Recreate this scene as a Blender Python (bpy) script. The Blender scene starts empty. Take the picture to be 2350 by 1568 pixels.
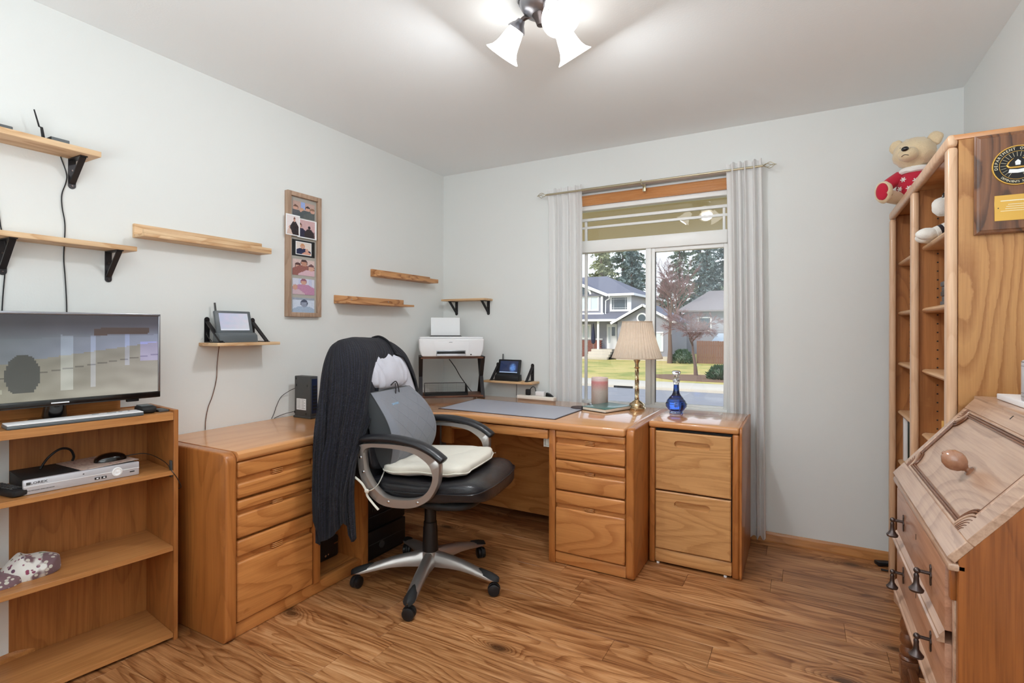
import bpy, bmesh, math, random
from mathutils import Vector, Matrix, noise
RND = random.Random(11)
SC = bpy.context.scene
COL = SC.collection
PI = math.pi

# ---------------------------------------------------------------- camera, world, light, exposure
cam_data = bpy.data.cameras.new('camera')
cam = bpy.data.objects.new('camera', cam_data)
COL.objects.link(cam)
cam.matrix_world = (Matrix.Translation((2.4945, -3.3816, 1.2247)) @ Matrix.Rotation(0.5052, 4, 'Z')
                    @ Matrix.Rotation(PI / 2, 4, 'X') @ Matrix.Rotation(0.0022, 4, 'Z'))
cam_data.sensor_width = 36.0
cam_data.lens = 1202.7252 / 2350 * 36
cam_data.shift_y = -(784 - 756.33) / 2350
cam_data.clip_start = 0.02
cam_data.clip_end = 400
SC.camera = cam

world = bpy.data.worlds.new('overcast_sky')
SC.world = world
world.use_nodes = True
wn = world.node_tree.nodes
wl = world.node_tree.links
wn.clear()
w_out = wn.new('ShaderNodeOutputWorld')
w_bg = wn.new('ShaderNodeBackground')
w_tc = wn.new('ShaderNodeTexCoord')
w_sep = wn.new('ShaderNodeSeparateXYZ')
w_ramp = wn.new('ShaderNodeValToRGB')
w_ramp.color_ramp.elements[0].position = 0.0
w_ramp.color_ramp.elements[0].color = (0.93, 0.96, 1.0, 1)
w_ramp.color_ramp.elements[1].position = 0.6
w_ramp.color_ramp.elements[1].color = (0.62, 0.76, 1.0, 1)
wl.new(w_tc.outputs['Generated'], w_sep.inputs[0])
wl.new(w_sep.outputs['Z'], w_ramp.inputs[0])
wl.new(w_ramp.outputs[0], w_bg.inputs[0])
w_bg.inputs[1].default_value = 1.55
wl.new(w_bg.outputs[0], w_out.inputs[0])


def lamp(name, kind, loc, energy, color=(1, 1, 1), rot=(0, 0, 0), size=1.0, size_y=None, soft=0.05):
    d = bpy.data.lights.new(name, kind)
    d.energy = energy
    d.color = color
    if kind == 'AREA':
        d.shape = 'RECTANGLE'
        d.size = size
        d.size_y = size_y or size
    elif kind == 'POINT':
        d.shadow_soft_size = soft
    elif kind == 'SUN':
        d.angle = soft
    o = bpy.data.objects.new(name, d)
    COL.objects.link(o)
    o.location = loc
    o.rotation_euler = rot
    return o


lamp('sun', 'SUN', (0, 0, 30), 3.0, (1.0, 0.93, 0.82), (math.radians(52), 0, math.radians(-28)), soft=0.2)
# unseen fill light added behind the camera, bounced off the ceiling
lamp('bounce_light', 'AREA', (2.15, -3.85, 1.2), 58, (0.88, 0.95, 1.0), (math.radians(180), 0, 0), 2.2, 0.7)
SC.view_settings.view_transform = 'Standard'
SC.view_settings.look = 'None'
SC.view_settings.exposure = 0.06
SC.view_settings.gamma = 1.0
SC.view_settings.use_curve_mapping = False
SC.render.film_transparent = False
try:
    SC.cycles.use_denoising = True
    SC.cycles.max_bounces = 10
    SC.cycles.diffuse_bounces = 6
    SC.cycles.transparent_max_bounces = 16
    SC.cycles.transmission_bounces = 8
    SC.cycles.caustics_reflective = False
    SC.cycles.caustics_refractive = False
    SC.cycles.sample_clamp_indirect = 6.0
except Exception:
    pass


# ---------------------------------------------------------------- materials
def c(r, g, b):
    def f(v):
        v /= 255.0
        return v / 12.92 if v <= 0.04045 else ((v + 0.055) / 1.055) ** 2.4
    return (f(r), f(g), f(b), 1.0)


class NT:
    def __init__(s, name):
        s.m = bpy.data.materials.new(name)
        s.m.use_nodes = True
        s.t = s.m.node_tree
        s.n = s.t.nodes
        s.l = s.t.links
        s.n.clear()
        s.out = s.n.new('ShaderNodeOutputMaterial')

    def node(s, kind, **kw):
        n = s.n.new('ShaderNode' + kind)
        for k, v in kw.items():
            setattr(n, k, v)
        return n

    def math(s, op, a, b=None, cc=None):
        n = s.node('Math', operation=op)
        for i, v in enumerate((a, b, cc)):
            if v is None:
                continue
            if isinstance(v, (int, float)):
                n.inputs[i].default_value = v
            else:
                s.l.new(v, n.inputs[i])
        return n.outputs[0]

    def mix(s, fac, a, b, mode='MIX'):
        n = s.node('Mix', data_type='RGBA', blend_type=mode)
        for i, v in ((0, fac), (6, a), (7, b)):
            if isinstance(v, (int, float)):
                n.inputs[i].default_value = v
            elif isinstance(v, tuple):
                n.inputs[i].default_value = v
            else:
                s.l.new(v, n.inputs[i])
        return n.outputs[2]

    def ramp(s, fac, stops):
        n = s.node('ValToRGB')
        e = n.color_ramp.elements
        while len(e) < len(stops):
            e.new(0.5)
        for q, (p, col) in zip(e, stops):
            q.position = p
            q.color = col if isinstance(col, tuple) else (col, col, col, 1)
        s.l.new(fac, n.inputs[0])
        return n.outputs[0]

    def coord(s, scale=(1, 1, 1), kind='Object', rnd=True, off=None):
        tc = s.node('TexCoord')
        v = tc.outputs[kind]
        if rnd:
            oi = s.node('ObjectInfo')
            mu = s.math('MULTIPLY', oi.outputs['Random'], 37.0)
            ad = s.node('VectorMath', operation='ADD')
            cb = s.node('CombineXYZ')
            for i in range(3):
                s.l.new(mu, cb.inputs[i])
            s.l.new(v, ad.inputs[0])
            s.l.new(cb.outputs[0], ad.inputs[1])
            v = ad.outputs[0]
        mp = s.node('Mapping')
        mp.inputs['Scale'].default_value = scale
        s.l.new(v, mp.inputs[0])
        return mp.outputs[0]

    def noise(s, vec, scale=5.0, detail=3.0, rough=0.5, dist=0.0, out=0):
        n = s.node('TexNoise')
        n.inputs['Scale'].default_value = scale
        n.inputs['Detail'].default_value = detail
        n.inputs['Roughness'].default_value = rough
        n.inputs['Distortion'].default_value = dist
        s.l.new(vec, n.inputs['Vector'])
        return n.outputs[out]

    def bsdf(s, color, rough=0.5, metal=0.0, coat=0.0, coat_rough=0.1, bump=None, bump_d=0.002, bump_s=0.3,
             emit=None, emit_s=0.0, trans=0.0, alpha=1.0, sheen=0.0, spec=0.5, ior=1.45):
        b = s.node('BsdfPrincipled')
        i = b.inputs

        def put(k, v):
            if isinstance(v, (int, float)):
                i[k].default_value = v
            elif isinstance(v, tuple):
                i[k].default_value = v
            elif v is not None:
                s.l.new(v, i[k])
        put('Base Color', color)
        put('Roughness', rough)
        put('Metallic', metal)
        put('Coat Weight', coat)
        put('Coat Roughness', coat_rough)
        put('Transmission Weight', trans)
        put('Alpha', alpha)
        put('Sheen Weight', sheen)
        put('Specular IOR Level', spec)
        put('IOR', ior)
        if emit is not None:
            put('Emission Color', emit)
            put('Emission Strength', emit_s)
        if bump is not None:
            bn = s.node('Bump')
            bn.inputs['Strength'].default_value = bump_s
            bn.inputs['Distance'].default_value = bump_d
            s.l.new(bump, bn.inputs['Height'])
            s.l.new(bn.outputs[0], i['Normal'])
        s.l.new(b.outputs[0], s.out.inputs[0])
        return b


def plain(name, col, rough=0.5, metal=0.0, var=0.06, vs=6.0, bump=0.0, bscale=200.0, **kw):
    t = NT(name)
    v = t.coord()
    n = t.noise(v, vs, 3)
    dark = tuple(x * (1 - var) for x in col[:3]) + (1.0,)
    light = tuple(min(1, x * (1 + var)) for x in col[:3]) + (1.0,)
    cc = t.mix(n, dark, light)
    bp = t.noise(v, bscale, 2) if bump else None
    t.bsdf(cc, rough, metal, bump=bp, bump_s=bump, bump_d=0.001, **kw)
    return t.m


def wood(name, light, dark, axis='x', rings=20.0, fs=5.0, amt=0.55, fine=0.35, rough=0.38, coat=0.0, stretch=0.2,
         tone=0.12, coat_rough=0.12):
    """flat sawn figure: thin dark contour lines of a stretched noise plus fine pores along the grain"""
    t = NT(name)
    k = {'x': 0, 'y': 1, 'z': 2}[axis]
    sc = [1.0, 1.0, 1.0]
    sc[k] = stretch
    v = t.coord(tuple(sc))
    base = t.noise(v, fs, 1.5, 0.4, 0.1)
    wob = t.noise(t.coord((6.0, 6.0, 6.0)), 7.0, 3.0, 0.6)
    e = t.math('ADD', base, t.math('MULTIPLY', wob, 0.012))
    r = t.math('FRACT', t.math('MULTIPLY', e, rings))
    r = t.ramp(r, [(0.0, 0.15), (0.45, 0.0), (0.80, 0.75), (0.93, 1.0), (1.0, 0.15)])
    sc2 = [1.0, 1.0, 1.0]
    sc2[k] = 0.03
    v2 = t.coord(tuple(sc2))
    f = t.noise(v2, 240.0, 2.0, 0.6)
    f = t.ramp(f, [(0.42, 0.0), (0.66, 1.0)])
    f2 = t.noise(v2, 60.0, 3.0, 0.6)
    f2 = t.ramp(f2, [(0.36, 0.0), (0.70, 1.0)])
    big = t.noise(t.coord((1, 1, 1)), 2.2, 2)
    g = t.math('MULTIPLY', r, amt)
    g = t.math('ADD', g, t.math('MULTIPLY', f, fine * 0.45))
    g = t.math('ADD', g, t.math('MULTIPLY', f2, fine * 0.6))
    g = t.math('MINIMUM', g, 1.0)
    col = t.mix(g, light, dark)
    hs = t.node('HueSaturation')
    vv = t.math('MULTIPLY_ADD', big, tone * 2, 1.0 - tone)
    t.l.new(vv, hs.inputs['Value'])
    t.l.new(col, hs.inputs['Color'])
    t.bsdf(hs.outputs[0], rough, 0.0, coat, coat_rough, bump=f, bump_s=0.12, bump_d=0.0004)
    return t.m


def attr_mat(name, rough=0.4, emit=0.0, coat=0.0):
    t = NT(name)
    a = t.node('VertexColor')
    a.layer_name = 'print'
    n = t.noise(t.coord(), 300, 1)
    g = t.math('MULTIPLY_ADD', n, 0.06, 0.97)
    cc = t.mix(1.0, a.outputs[0], g, 'MULTIPLY')
    if emit:
        t.bsdf((0.01, 0.01, 0.01, 1), rough, coat=coat, emit=cc, emit_s=emit)
    else:
        t.bsdf(cc, rough, coat=coat)
    return t.m


def make_materials():
    M = {}
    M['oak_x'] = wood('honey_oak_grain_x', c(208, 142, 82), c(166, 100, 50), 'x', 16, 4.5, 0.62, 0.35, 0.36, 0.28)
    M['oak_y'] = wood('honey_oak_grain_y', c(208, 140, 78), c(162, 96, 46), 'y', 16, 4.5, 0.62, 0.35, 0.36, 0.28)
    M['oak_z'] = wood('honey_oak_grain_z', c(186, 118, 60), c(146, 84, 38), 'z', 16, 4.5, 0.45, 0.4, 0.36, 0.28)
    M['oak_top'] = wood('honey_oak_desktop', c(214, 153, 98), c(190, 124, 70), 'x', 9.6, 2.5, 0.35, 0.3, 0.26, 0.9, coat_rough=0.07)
    M['oak_top_y'] = wood('honey_oak_credenza_top', c(214, 153, 98), c(190, 124, 70), 'y', 9.6, 2.5, 0.35, 0.3, 0.28, 0.6, coat_rough=0.1)
    M['oak_cab'] = wood('pale_oak_drawer_face', c(214, 162, 106), c(176, 122, 70), 'x', 22.4, 4, 0.55, 0.4, 0.38, 0.15)
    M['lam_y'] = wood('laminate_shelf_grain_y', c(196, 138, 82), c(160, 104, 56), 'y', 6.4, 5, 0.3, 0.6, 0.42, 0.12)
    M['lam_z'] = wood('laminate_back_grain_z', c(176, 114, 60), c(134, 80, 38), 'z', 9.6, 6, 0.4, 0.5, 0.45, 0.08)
    M['pine_y'] = wood('pale_acacia_shelf_y', c(228, 196, 156), c(186, 138, 92), 'y', 8, 9, 0.6, 0.35, 0.5, 0.0)
    M['pine_x'] = wood('pale_acacia_shelf_x', c(222, 188, 146), c(184, 138, 92), 'x', 8, 9, 0.6, 0.35, 0.5, 0.0)
    M['acacia_y'] = wood('brown_acacia_ledge_y', c(210, 158, 108), c(140, 84, 44), 'y', 8, 10, 0.7, 0.3, 0.5, 0.0)
    M['rust_x'] = wood('rustic_dark_wood', c(120, 78, 56), c(70, 42, 32), 'x', 9.6, 8, 0.6, 0.4, 0.5)
    M['frame_w'] = wood('weathered_frame_wood', c(182, 154, 132), c(146, 116, 94), 'z', 9.6, 10, 0.5, 0.4, 0.6)
    M['red_oak_z'] = wood('red_oak_side_panel', c(198, 146, 90), c(158, 104, 56), 'z', 22.4, 4.2, 0.75, 0.4, 0.42, 0.1)
    M['red_oak_trim'] = wood('pale_oak_edge_trim', c(222, 184, 150), c(192, 146, 110), 'z', 9.6, 9, 0.35, 0.5, 0.38, 0.2)
    M['red_oak_y'] = wood('pale_oak_shelf_edge', c(216, 176, 134), c(186, 136, 92), 'y', 9.6, 9, 0.35, 0.5, 0.4, 0.2)
    M['red_oak_in'] = wood('oak_inside_panel', c(178, 118, 66), c(136, 82, 42), 'z', 12.8, 6, 0.5, 0.4, 0.5)
    M['bureau_lid'] = wood('bureau_lid_oak', c(196, 162, 138), c(150, 114, 92), 'y', 16, 5, 0.45, 0.45, 0.3, 0.6, coat_rough=0.22)
    M['bureau_z'] = wood('bureau_side_oak', c(160, 94, 44), c(104, 54, 22), 'z', 12.8, 5, 0.35, 0.6, 0.4, 0.3)
    M['bureau_y'] = wood('bureau_drawer_oak', c(188, 142, 116), c(146, 98, 74), 'y', 12.8, 5, 0.4, 0.45, 0.34, 0.5, coat_rough=0.2)
    M['bureau_dark'] = wood('bureau_dark_moulding', c(122, 74, 44), c(80, 44, 26), 'y', 9.6, 8, 0.4, 0.5, 0.34, 0.5)
    M['walnut'] = wood('walnut_plaque', c(132, 84, 52), c(70, 42, 26), 'z', 12.8, 7, 0.75, 0.35, 0.25, 0.5)
    M['knob_wood'] = wood('turned_knob_wood', c(170, 124, 98), c(130, 86, 62), 'y', 6.4, 10, 0.3, 0.3, 0.22, 0.7)
    M['baseboard'] = wood('oak_baseboard', c(196, 134, 74), c(156, 98, 46), 'x', 12.8, 6, 0.5, 0.4, 0.4, 0.2)
    M['blind'] = wood('orange_wood_valance', c(206, 146, 92), c(184, 120, 70), 'x', 6.4, 8, 0.3, 0.4, 0.25, 0.6)
    # floor
    t = NT('wild_grain_plank')
    v = t.coord((0.15, 1, 1))
    vk = t.coord((0.50, 1, 1))
    vor = t.node('TexVoronoi')
    vor.voronoi_dimensions = '2D'
    vor.inputs['Scale'].default_value = 3.4
    t.l.new(vk, vor.inputs['Vector'])
    kn = t.math('SUBTRACT', 0.30, vor.outputs['Distance'])
    kn = t.math('MAXIMUM', kn, 0.0)
    kn = t.math('POWER', t.math('MULTIPLY', kn, 3.333), 2.0)
    sel = t.ramp(vor.outputs['Color'], [(0.50, 0.0), (0.54, 1.0)])
    kn = t.math('MULTIPLY', kn, sel)
    base = t.noise(v, 6.0, 2.0, 0.5, 0.3)
    wob = t.noise(t.coord((1, 5, 5)), 8.0, 3.0, 0.6)
    e = t.math('ADD', base, t.math('MULTIPLY', kn, 0.42))
    e = t.math('ADD', e, t.math('MULTIPLY', wob, 0.02))
    r = t.math('FRACT', t.math('MULTIPLY', e, 17.0))
    r = t.ramp(r, [(0.0, 0.1), (0.40, 0.0), (0.78, 0.7), (0.92, 1.0), (1.0, 0.1)])
    f = t.noise(t.coord((0.03, 1, 1)), 190, 3, 0.65)
    f = t.ramp(f, [(0.42, 0.0), (0.64, 1.0)])
    st = t.noise(t.coord((0.045, 1, 1)), 34, 4, 0.65, 0.2)
    st = t.ramp(st, [(0.42, 0.0), (0.68, 1.0)])
    bg = t.noise(t.coord((0.25, 1, 1)), 7, 2, 0.5)
    bg = t.ramp(bg, [(0.35, 0.0), (0.7, 1.0)])
    g = t.math('ADD', t.math('MULTIPLY', r, 0.30), t.math('MULTIPLY', f, 0.16))
    g = t.math('ADD', g, t.math('MULTIPLY', st, 0.34))
    g = t.math('ADD', g, t.math('MULTIPLY', bg, 0.22))
    col = t.ramp(g, [(0.0, c(208, 158, 112)), (0.25, c(180, 126, 80)), (0.6, c(134, 82, 44)), (1.0, c(78, 42, 20))])
    kd = t.math('MULTIPLY', t.math('POWER', kn, 2.2), 1.5)
    kd = t.math('MINIMUM', kd, 0.85)
    col = t.mix(kd, col, c(54, 28, 14))
    oi = t.node('ObjectInfo')
    hs = t.node('HueSaturation')
    t.l.new(t.math('MULTIPLY_ADD', oi.outputs['Random'], 0.22, 0.86), hs.inputs['Value'])
    t.l.new(col, hs.inputs['Color'])
    t.bsdf(hs.outputs[0], 0.36, 0.0, 0.12, 0.25, bump=f, bump_s=0.15, bump_d=0.0006)
    M['floor'] = t.m
    # walls
    for nm, col in (('wall', c(227, 229, 227)), ('ceiling', c(240, 243, 244))):
        t = NT('painted_' + nm)
        v = t.coord(rnd=False)
        n = t.noise(v, 1.2, 2)
        cc = t.mix(n, tuple(x * 0.985 for x in col[:3]) + (1,), col)
        t.bsdf(cc, 0.75, bump=t.noise(v, 120, 4, 0.6), bump_s=0.18 if nm == 'wall' else 0.3, bump_d=0.0015)
        M[nm] = t.m
    M['white_vinyl'] = plain('white_vinyl', c(240, 240, 238), 0.35, var=0.02)
    M['white_plastic'] = plain('white_plastic', c(236, 236, 238), 0.4, var=0.03)
    M['offwhite_plastic'] = plain('off_white_plastic', c(232, 228, 220), 0.45, var=0.03)
    M['black_plastic'] = plain('black_plastic', c(26, 26, 28), 0.38, var=0.2)
    M['black_matte'] = plain('black_matte', c(30, 30, 31), 0.65, var=0.2)
    M['black_gloss'] = plain('black_gloss', c(14, 14, 16), 0.12, var=0.1, coat=0.5)
    M['grey_plastic'] = plain('grey_plastic', c(92, 98, 102), 0.4, var=0.08)
    M['dgrey_plastic'] = plain('dark_grey_plastic', c(70, 70, 70), 0.5, var=0.08)
    M['modem_blue'] = plain('modem_port_blue', c(28, 38, 66), 0.4)
    M['black_metal'] = plain('black_powder_metal', c(52, 50, 52), 0.42, 0.5, var=0.1)
    M['silver'] = plain('silver_painted_metal', c(178, 172, 168), 0.34, 0.75, var=0.05)
    M['dvr_silver'] = plain('silver_front_plastic', c(200, 200, 206), 0.35, 0.35, var=0.03)
    M['chrome'] = plain('chrome', c(210, 210, 214), 0.12, 1.0, var=0.02)
    M['brass'] = plain('pale_brass', c(206, 186, 150), 0.22, 1.0, var=0.08)
    M['dark_metal'] = plain('oil_rubbed_bronze', c(92, 82, 80), 0.32, 0.9, var=0.15)
    M['nickel'] = plain('brushed_nickel', c(150, 150, 156), 0.3, 0.9, var=0.06)
    M['rod'] = plain('champagne_rod', c(186, 176, 150), 0.35, 0.7, var=0.05)
    t = NT('black_leather')
    v = t.coord()
    vo = t.node('TexVoronoi')
    vo.inputs['Scale'].default_value = 320
    t.l.new(v, vo.inputs['Vector'])
    wr = t.noise(v, 9, 4, 0.6, 1.2)
    hh = t.math('ADD', t.math('MULTIPLY', vo.outputs['Distance'], 0.3), t.math('MULTIPLY', wr, 3.0))
    t.bsdf(t.mix(t.noise(v, 4, 3), c(20, 20, 23), c(38, 38, 43)), 0.34, coat=0.15, bump=hh, bump_s=0.35, bump_d=0.003)
    M['leather'] = t.m
    t = NT('navy_rib_knit')
    tc = t.node('TexCoord')
    wv = t.node('TexWave', wave_type='BANDS', bands_direction='X')
    wv.inputs['Scale'].default_value = 26
    wv.inputs['Distortion'].default_value = 0.6
    t.l.new(tc.outputs['UV'], wv.inputs['Vector'])
    w2 = t.node('TexWave', wave_type='BANDS', bands_direction='Y')
    w2.inputs['Scale'].default_value = 60
    t.l.new(tc.outputs['UV'], w2.inputs['Vector'])
    kk = t.math('ADD', wv.outputs['Fac'], t.math('MULTIPLY', w2.outputs['Fac'], 0.5))
    t.bsdf(t.mix(wv.outputs['Fac'], c(9, 10, 17), c(30, 31, 46)), 0.85, bump=kk, bump_s=0.8, bump_d=0.004, sheen=0.05)
    M['knit'] = t.m

    def cloth(name, a, b, sc=700, rough=0.9, bump=0.3, sheen=0.2, alpha=1.0):
        t = NT(name)
        v = t.coord()
        n = t.noise(v, sc, 2)
        n2 = t.noise(v, 7, 4, 0.6, 0.8)
        cc = t.mix(t.math('MULTIPLY_ADD', n, 0.5, t.math('MULTIPLY', n2, 0.5)), a, b)
        t.bsdf(cc, rough, bump=t.math('ADD', n, t.math('MULTIPLY', n2, 2.0)), bump_s=bump, bump_d=0.002, sheen=sheen)
        return t.m
    M['canvas'] = cloth('cream_canvas', c(208, 202, 188), c(240, 236, 224), bump=0.5)
    M['grey_mesh'] = cloth('grey_mesh_fabric', c(108, 110, 116), c(132, 134, 144), 900, 0.75)
    M['grey_mesh_dk'] = cloth('dark_grey_mesh_fabric', c(52, 54, 57), c(74, 77, 80), 900, 0.8)
    M['pale_cover'] = cloth('pale_lilac_cover', c(176, 176, 190), c(222, 222, 230), 500, 0.6, 0.6)
    M['fur'] = cloth('cream_plush', c(208, 182, 142), c(240, 222, 188), 260, 0.95, 0.9, 0.5)
    M['white_plush'] = cloth('white_plush', c(222, 218, 208), c(244, 242, 236), 260, 0.95, 0.8, 0.4)
    M['red_knit'] = cloth('red_knit', c(172, 20, 46), c(206, 36, 66), 420, 0.9, 0.6)
    M['white_knit'] = cloth('white_knit', c(228, 226, 222), c(248, 246, 242), 420, 0.9, 0.6)
    M['black_cloth'] = cloth('black_cloth', c(24, 18, 22), c(42, 34, 40), 420, 0.9, 0.5)
    M['mat_grey'] = plain('desk_mat_grey', c(172, 174, 186), 0.36, var=0.05, vs=3, bump=0.1, bscale=400)
    M['mat_edge'] = plain('desk_mat_brown_edge', c(72, 58, 58), 0.6, var=0.08)
    # sheer curtain
    t = NT('sheer_white_curtain')
    v = t.coord()
    n = t.noise(v, 420, 2)
    cc = t.mix(n, c(238, 237, 236), c(250, 250, 250))
    d = t.node('BsdfDiffuse')
    t.l.new(cc, d.inputs[0])
    tl = t.node('BsdfTranslucent')
    t.l.new(cc, tl.inputs[0])
    m1 = t.node('MixShader')
    m1.inputs[0].default_value = 0.28
    t.l.new(d.outputs[0], m1.inputs[1])
    t.l.new(tl.outputs[0], m1.inputs[2])
    tr = t.node('BsdfTransparent')
    m2 = t.node('MixShader')
    m2.inputs[0].default_value = 0.07
    t.l.new(m1.outputs[0], m2.inputs[1])
    t.l.new(tr.outputs[0], m2.inputs[2])
    t.l.new(m2.outputs[0], t.out.inputs[0])
    M['sheer'] = t.m
    # window glass: thin pane
    t = NT('window_glass')
    g = t.node('BsdfGlossy')
    g.inputs['Roughness'].default_value = 0.01
    tr = t.node('BsdfTransparent')
    tr.inputs[0].default_value = (0.97, 0.98, 0.98, 1)
    fr = t.node('Fresnel')
    fr.inputs[0].default_value = 1.5
    n = t.noise(t.coord(), 2, 1)
    ff = t.math('MULTIPLY', fr.outputs[0], t.math('MULTIPLY_ADD', n, 0.1, 0.95))
    ms = t.node('MixShader')
    t.l.new(ff, ms.inputs[0])
    t.l.new(tr.outputs[0], ms.inputs[1])
    t.l.new(g.outputs[0], ms.inputs[2])
    t.l.new(ms.outputs[0], t.out.inputs[0])
    M['glass'] = t.m
    t = NT('clear_crystal')
    n = t.noise(t.coord(), 30, 1)
    t.bsdf(t.mix(n, (0.93, 0.96, 1, 1), (1, 1, 1, 1)), 0.02, trans=1.0, ior=1.5)
    M['crystal'] = t.m
    t = NT('blue_liquid')
    n = t.noise(t.coord(), 30, 1)
    t.bsdf(t.mix(n, c(60, 120, 255), c(90, 150, 255)), 0.05, trans=0.85, ior=1.33)
    M['blue'] = t.m
    # pleated lamp shade, lit
    t = NT('cream_pleated_shade')
    n = t.noise(t.coord(), 60, 2)
    cc = t.mix(n, c(226, 212, 196), c(240, 228, 214))
    d = t.node('BsdfDiffuse')
    t.l.new(cc, d.inputs[0])
    tl = t.node('BsdfTranslucent')
    t.l.new(cc, tl.inputs[0])
    m1 = t.node('MixShader')
    m1.inputs[0].default_value = 0.5
    t.l.new(d.outputs[0], m1.inputs[1])
    t.l.new(tl.outputs[0], m1.inputs[2])
    t.l.new(m1.outputs[0], t.out.inputs[0])
    M['shade'] = t.m
    t = NT('lit_white_glass')
    n = t.noise(t.coord(), 20, 2)
    cc = t.mix(n, (1.0, 0.97, 0.93, 1), (1.0, 0.98, 0.95, 1))
    t.bsdf(cc, 0.3, emit=cc, emit_s=3.6)
    M['lit_glass'] = t.m
    t = NT('candle_wax')
    tc = t.node('TexCoord')
    sp = t.node('SeparateXYZ')
    t.l.new(tc.outputs['Object'], sp.inputs[0])
    zz = t.math('MULTIPLY', sp.outputs[2], 6.4)
    cc = t.ramp(zz, [(0.0, c(196, 180, 168)), (0.55, c(206, 190, 180)), (0.8, c(214, 150, 146)), (0.92, c(224, 132, 132)), (1.0, c(240, 214, 210))])
    n = t.noise(t.coord(), 160, 3)
    t.bsdf(t.mix(0.15, cc, n), 0.5, coat=0.4)
    M['wax'] = t.m
    M['teal_cover'] = plain('teal_book_cover', c(70, 120, 116), 0.3, coat=0.4)
    M['paper'] = plain('book_paper', c(226, 218, 204), 0.8, var=0.08, vs=120)
    M['white_paper'] = plain('white_paper', c(238, 240, 242), 0.7, var=0.02)
    M['gold'] = plain('gold_metal_plate', c(216, 170, 84), 0.35, 0.6, var=0.05)
    M['cream_ink'] = plain('cream_lettering', c(236, 226, 196), 0.6)
    M['ink'] = plain('black_ink', c(22, 22, 24), 0.6)
    M['blue_ink'] = plain('pale_blue_lettering', c(150, 190, 224), 0.6)
    M['envelope'] = plain('manila_envelope', c(222, 170, 92), 0.7)
    M['navy'] = plain('navy_card', c(28, 32, 62), 0.5)
    M['print'] = attr_mat('printed_photo', 0.25, coat=0.4)
    M['screen'] = attr_mat('lit_screen', 0.12, 1.1, coat=0.3)
    # outdoors
    t = NT('winter_lawn')
    v = t.coord(rnd=False)
    n = t.noise(v, 0.5, 4, 0.65)
    n2 = t.noise(v, 26, 4, 0.7)
    cc = t.ramp(t.math('MULTIPLY_ADD', n, 0.75, t.math('MULTIPLY', n2, 0.25)), [(0.38, c(140, 146, 74)), (0.52, c(188, 172, 100)), (0.66, c(202, 176, 118))])
    t.bsdf(cc, 0.9)
    M['lawn'] = t.m
    M['asphalt'] = plain('grey_asphalt', c(140, 139, 142), 0.85, var=0.08, vs=3)
    M['concrete'] = plain('pale_concrete', c(200, 190, 174), 0.85, var=0.08, vs=3)
    M['mulch'] = plain('brown_mulch', c(124, 96, 76), 0.95, var=0.35, vs=9)
    M['siding'] = plain('grey_lap_siding', c(150, 150, 160), 0.7, var=0.04)
    M['siding_pale'] = plain('pale_lap_siding', c(186, 182, 180), 0.7, var=0.05)
    M['roof'] = plain('slate_grey_shingle', c(112, 112, 124), 0.85, var=0.14, vs=14)
    M['roof_b'] = plain('brown_grey_shingle', c(134, 126, 126), 0.85, var=0.14, vs=14)
    M['house_trim'] = plain('white_house_trim', c(244, 244, 244), 0.6, var=0.02)
    M['dark_pane'] = plain('dark_window_pane', c(70, 82, 90), 0.1, var=0.3, vs=1.5, coat=0.5)
    M['pale_pane'] = plain('pale_window_pane', c(206, 214, 218), 0.2, var=0.04)
    M['brick'] = plain('red_brown_brick', c(142, 92, 82), 0.85, var=0.2, vs=4)
    M['bark'] = plain('grey_brown_bark', c(112, 92, 84), 0.9, var=0.2, vs=12)
    M['twig'] = plain('purple_brown_twigs', c(136, 104, 102), 0.9, var=0.15)
    M['needle'] = plain('conifer_needles', c(112, 126, 108), 0.8, var=0.3, vs=0.8)  # needle colours here are lightened to paint in the haze over the trees
    M['needle_b'] = plain('blue_conifer_needles', c(118, 134, 132), 0.8, var=0.25, vs=0.8)
    M['needle_y'] = plain('yellow_green_needles', c(150, 154, 118), 0.8, var=0.25, vs=0.8)
    M['shrub'] = plain('dark_shrub_leaves', c(66, 92, 68), 0.8, var=0.3, vs=6)
    M['soffit'] = plain('tan_porch_soffit', c(182, 164, 138), 0.85, var=0.04, bump=0.3, bscale=90)
    M['fence'] = plain('brown_fence_board', c(124, 92, 78), 0.85, var=0.15, vs=3)
    # patterned cloths
    t = NT('floral_print_cotton')
    v = t.coord()
    vo = t.node('TexVoronoi')
    vo.inputs['Scale'].default_value = 55
    t.l.new(v, vo.inputs['Vector'])
    dots = t.ramp(vo.outputs['Distance'], [(0.30, 1.0), (0.36, 0.0)])
    patch = t.ramp(t.noise(v, 11, 2), [(0.50, 0.0), (0.53, 1.0)])
    hue = t.ramp(t.noise(v, 17, 2), [(0.35, c(96, 70, 92)), (0.5, c(150, 70, 96)), (0.65, c(120, 150, 110))])
    c1 = t.mix(dots, c(222, 220, 214), hue)
    cc = t.mix(patch, c1, t.mix(dots, c(118, 90, 96), c(200, 196, 184)))
    t.bsdf(cc, 0.9, sheen=0.2)
    M['floral'] = t.m
    t = NT('marbled_mouse_mat')
    v = t.coord()
    cc = t.ramp(t.noise(v, 24, 5, 0.7, 1.5), [(0.35, c(150, 110, 104)), (0.5, c(206, 184, 168)), (0.62, c(170, 150, 140)), (0.75, c(228, 214, 200))])
    t.bsdf(cc, 0.7)
    M['marble_mat'] = t.m
    return M


M = make_materials()


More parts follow.
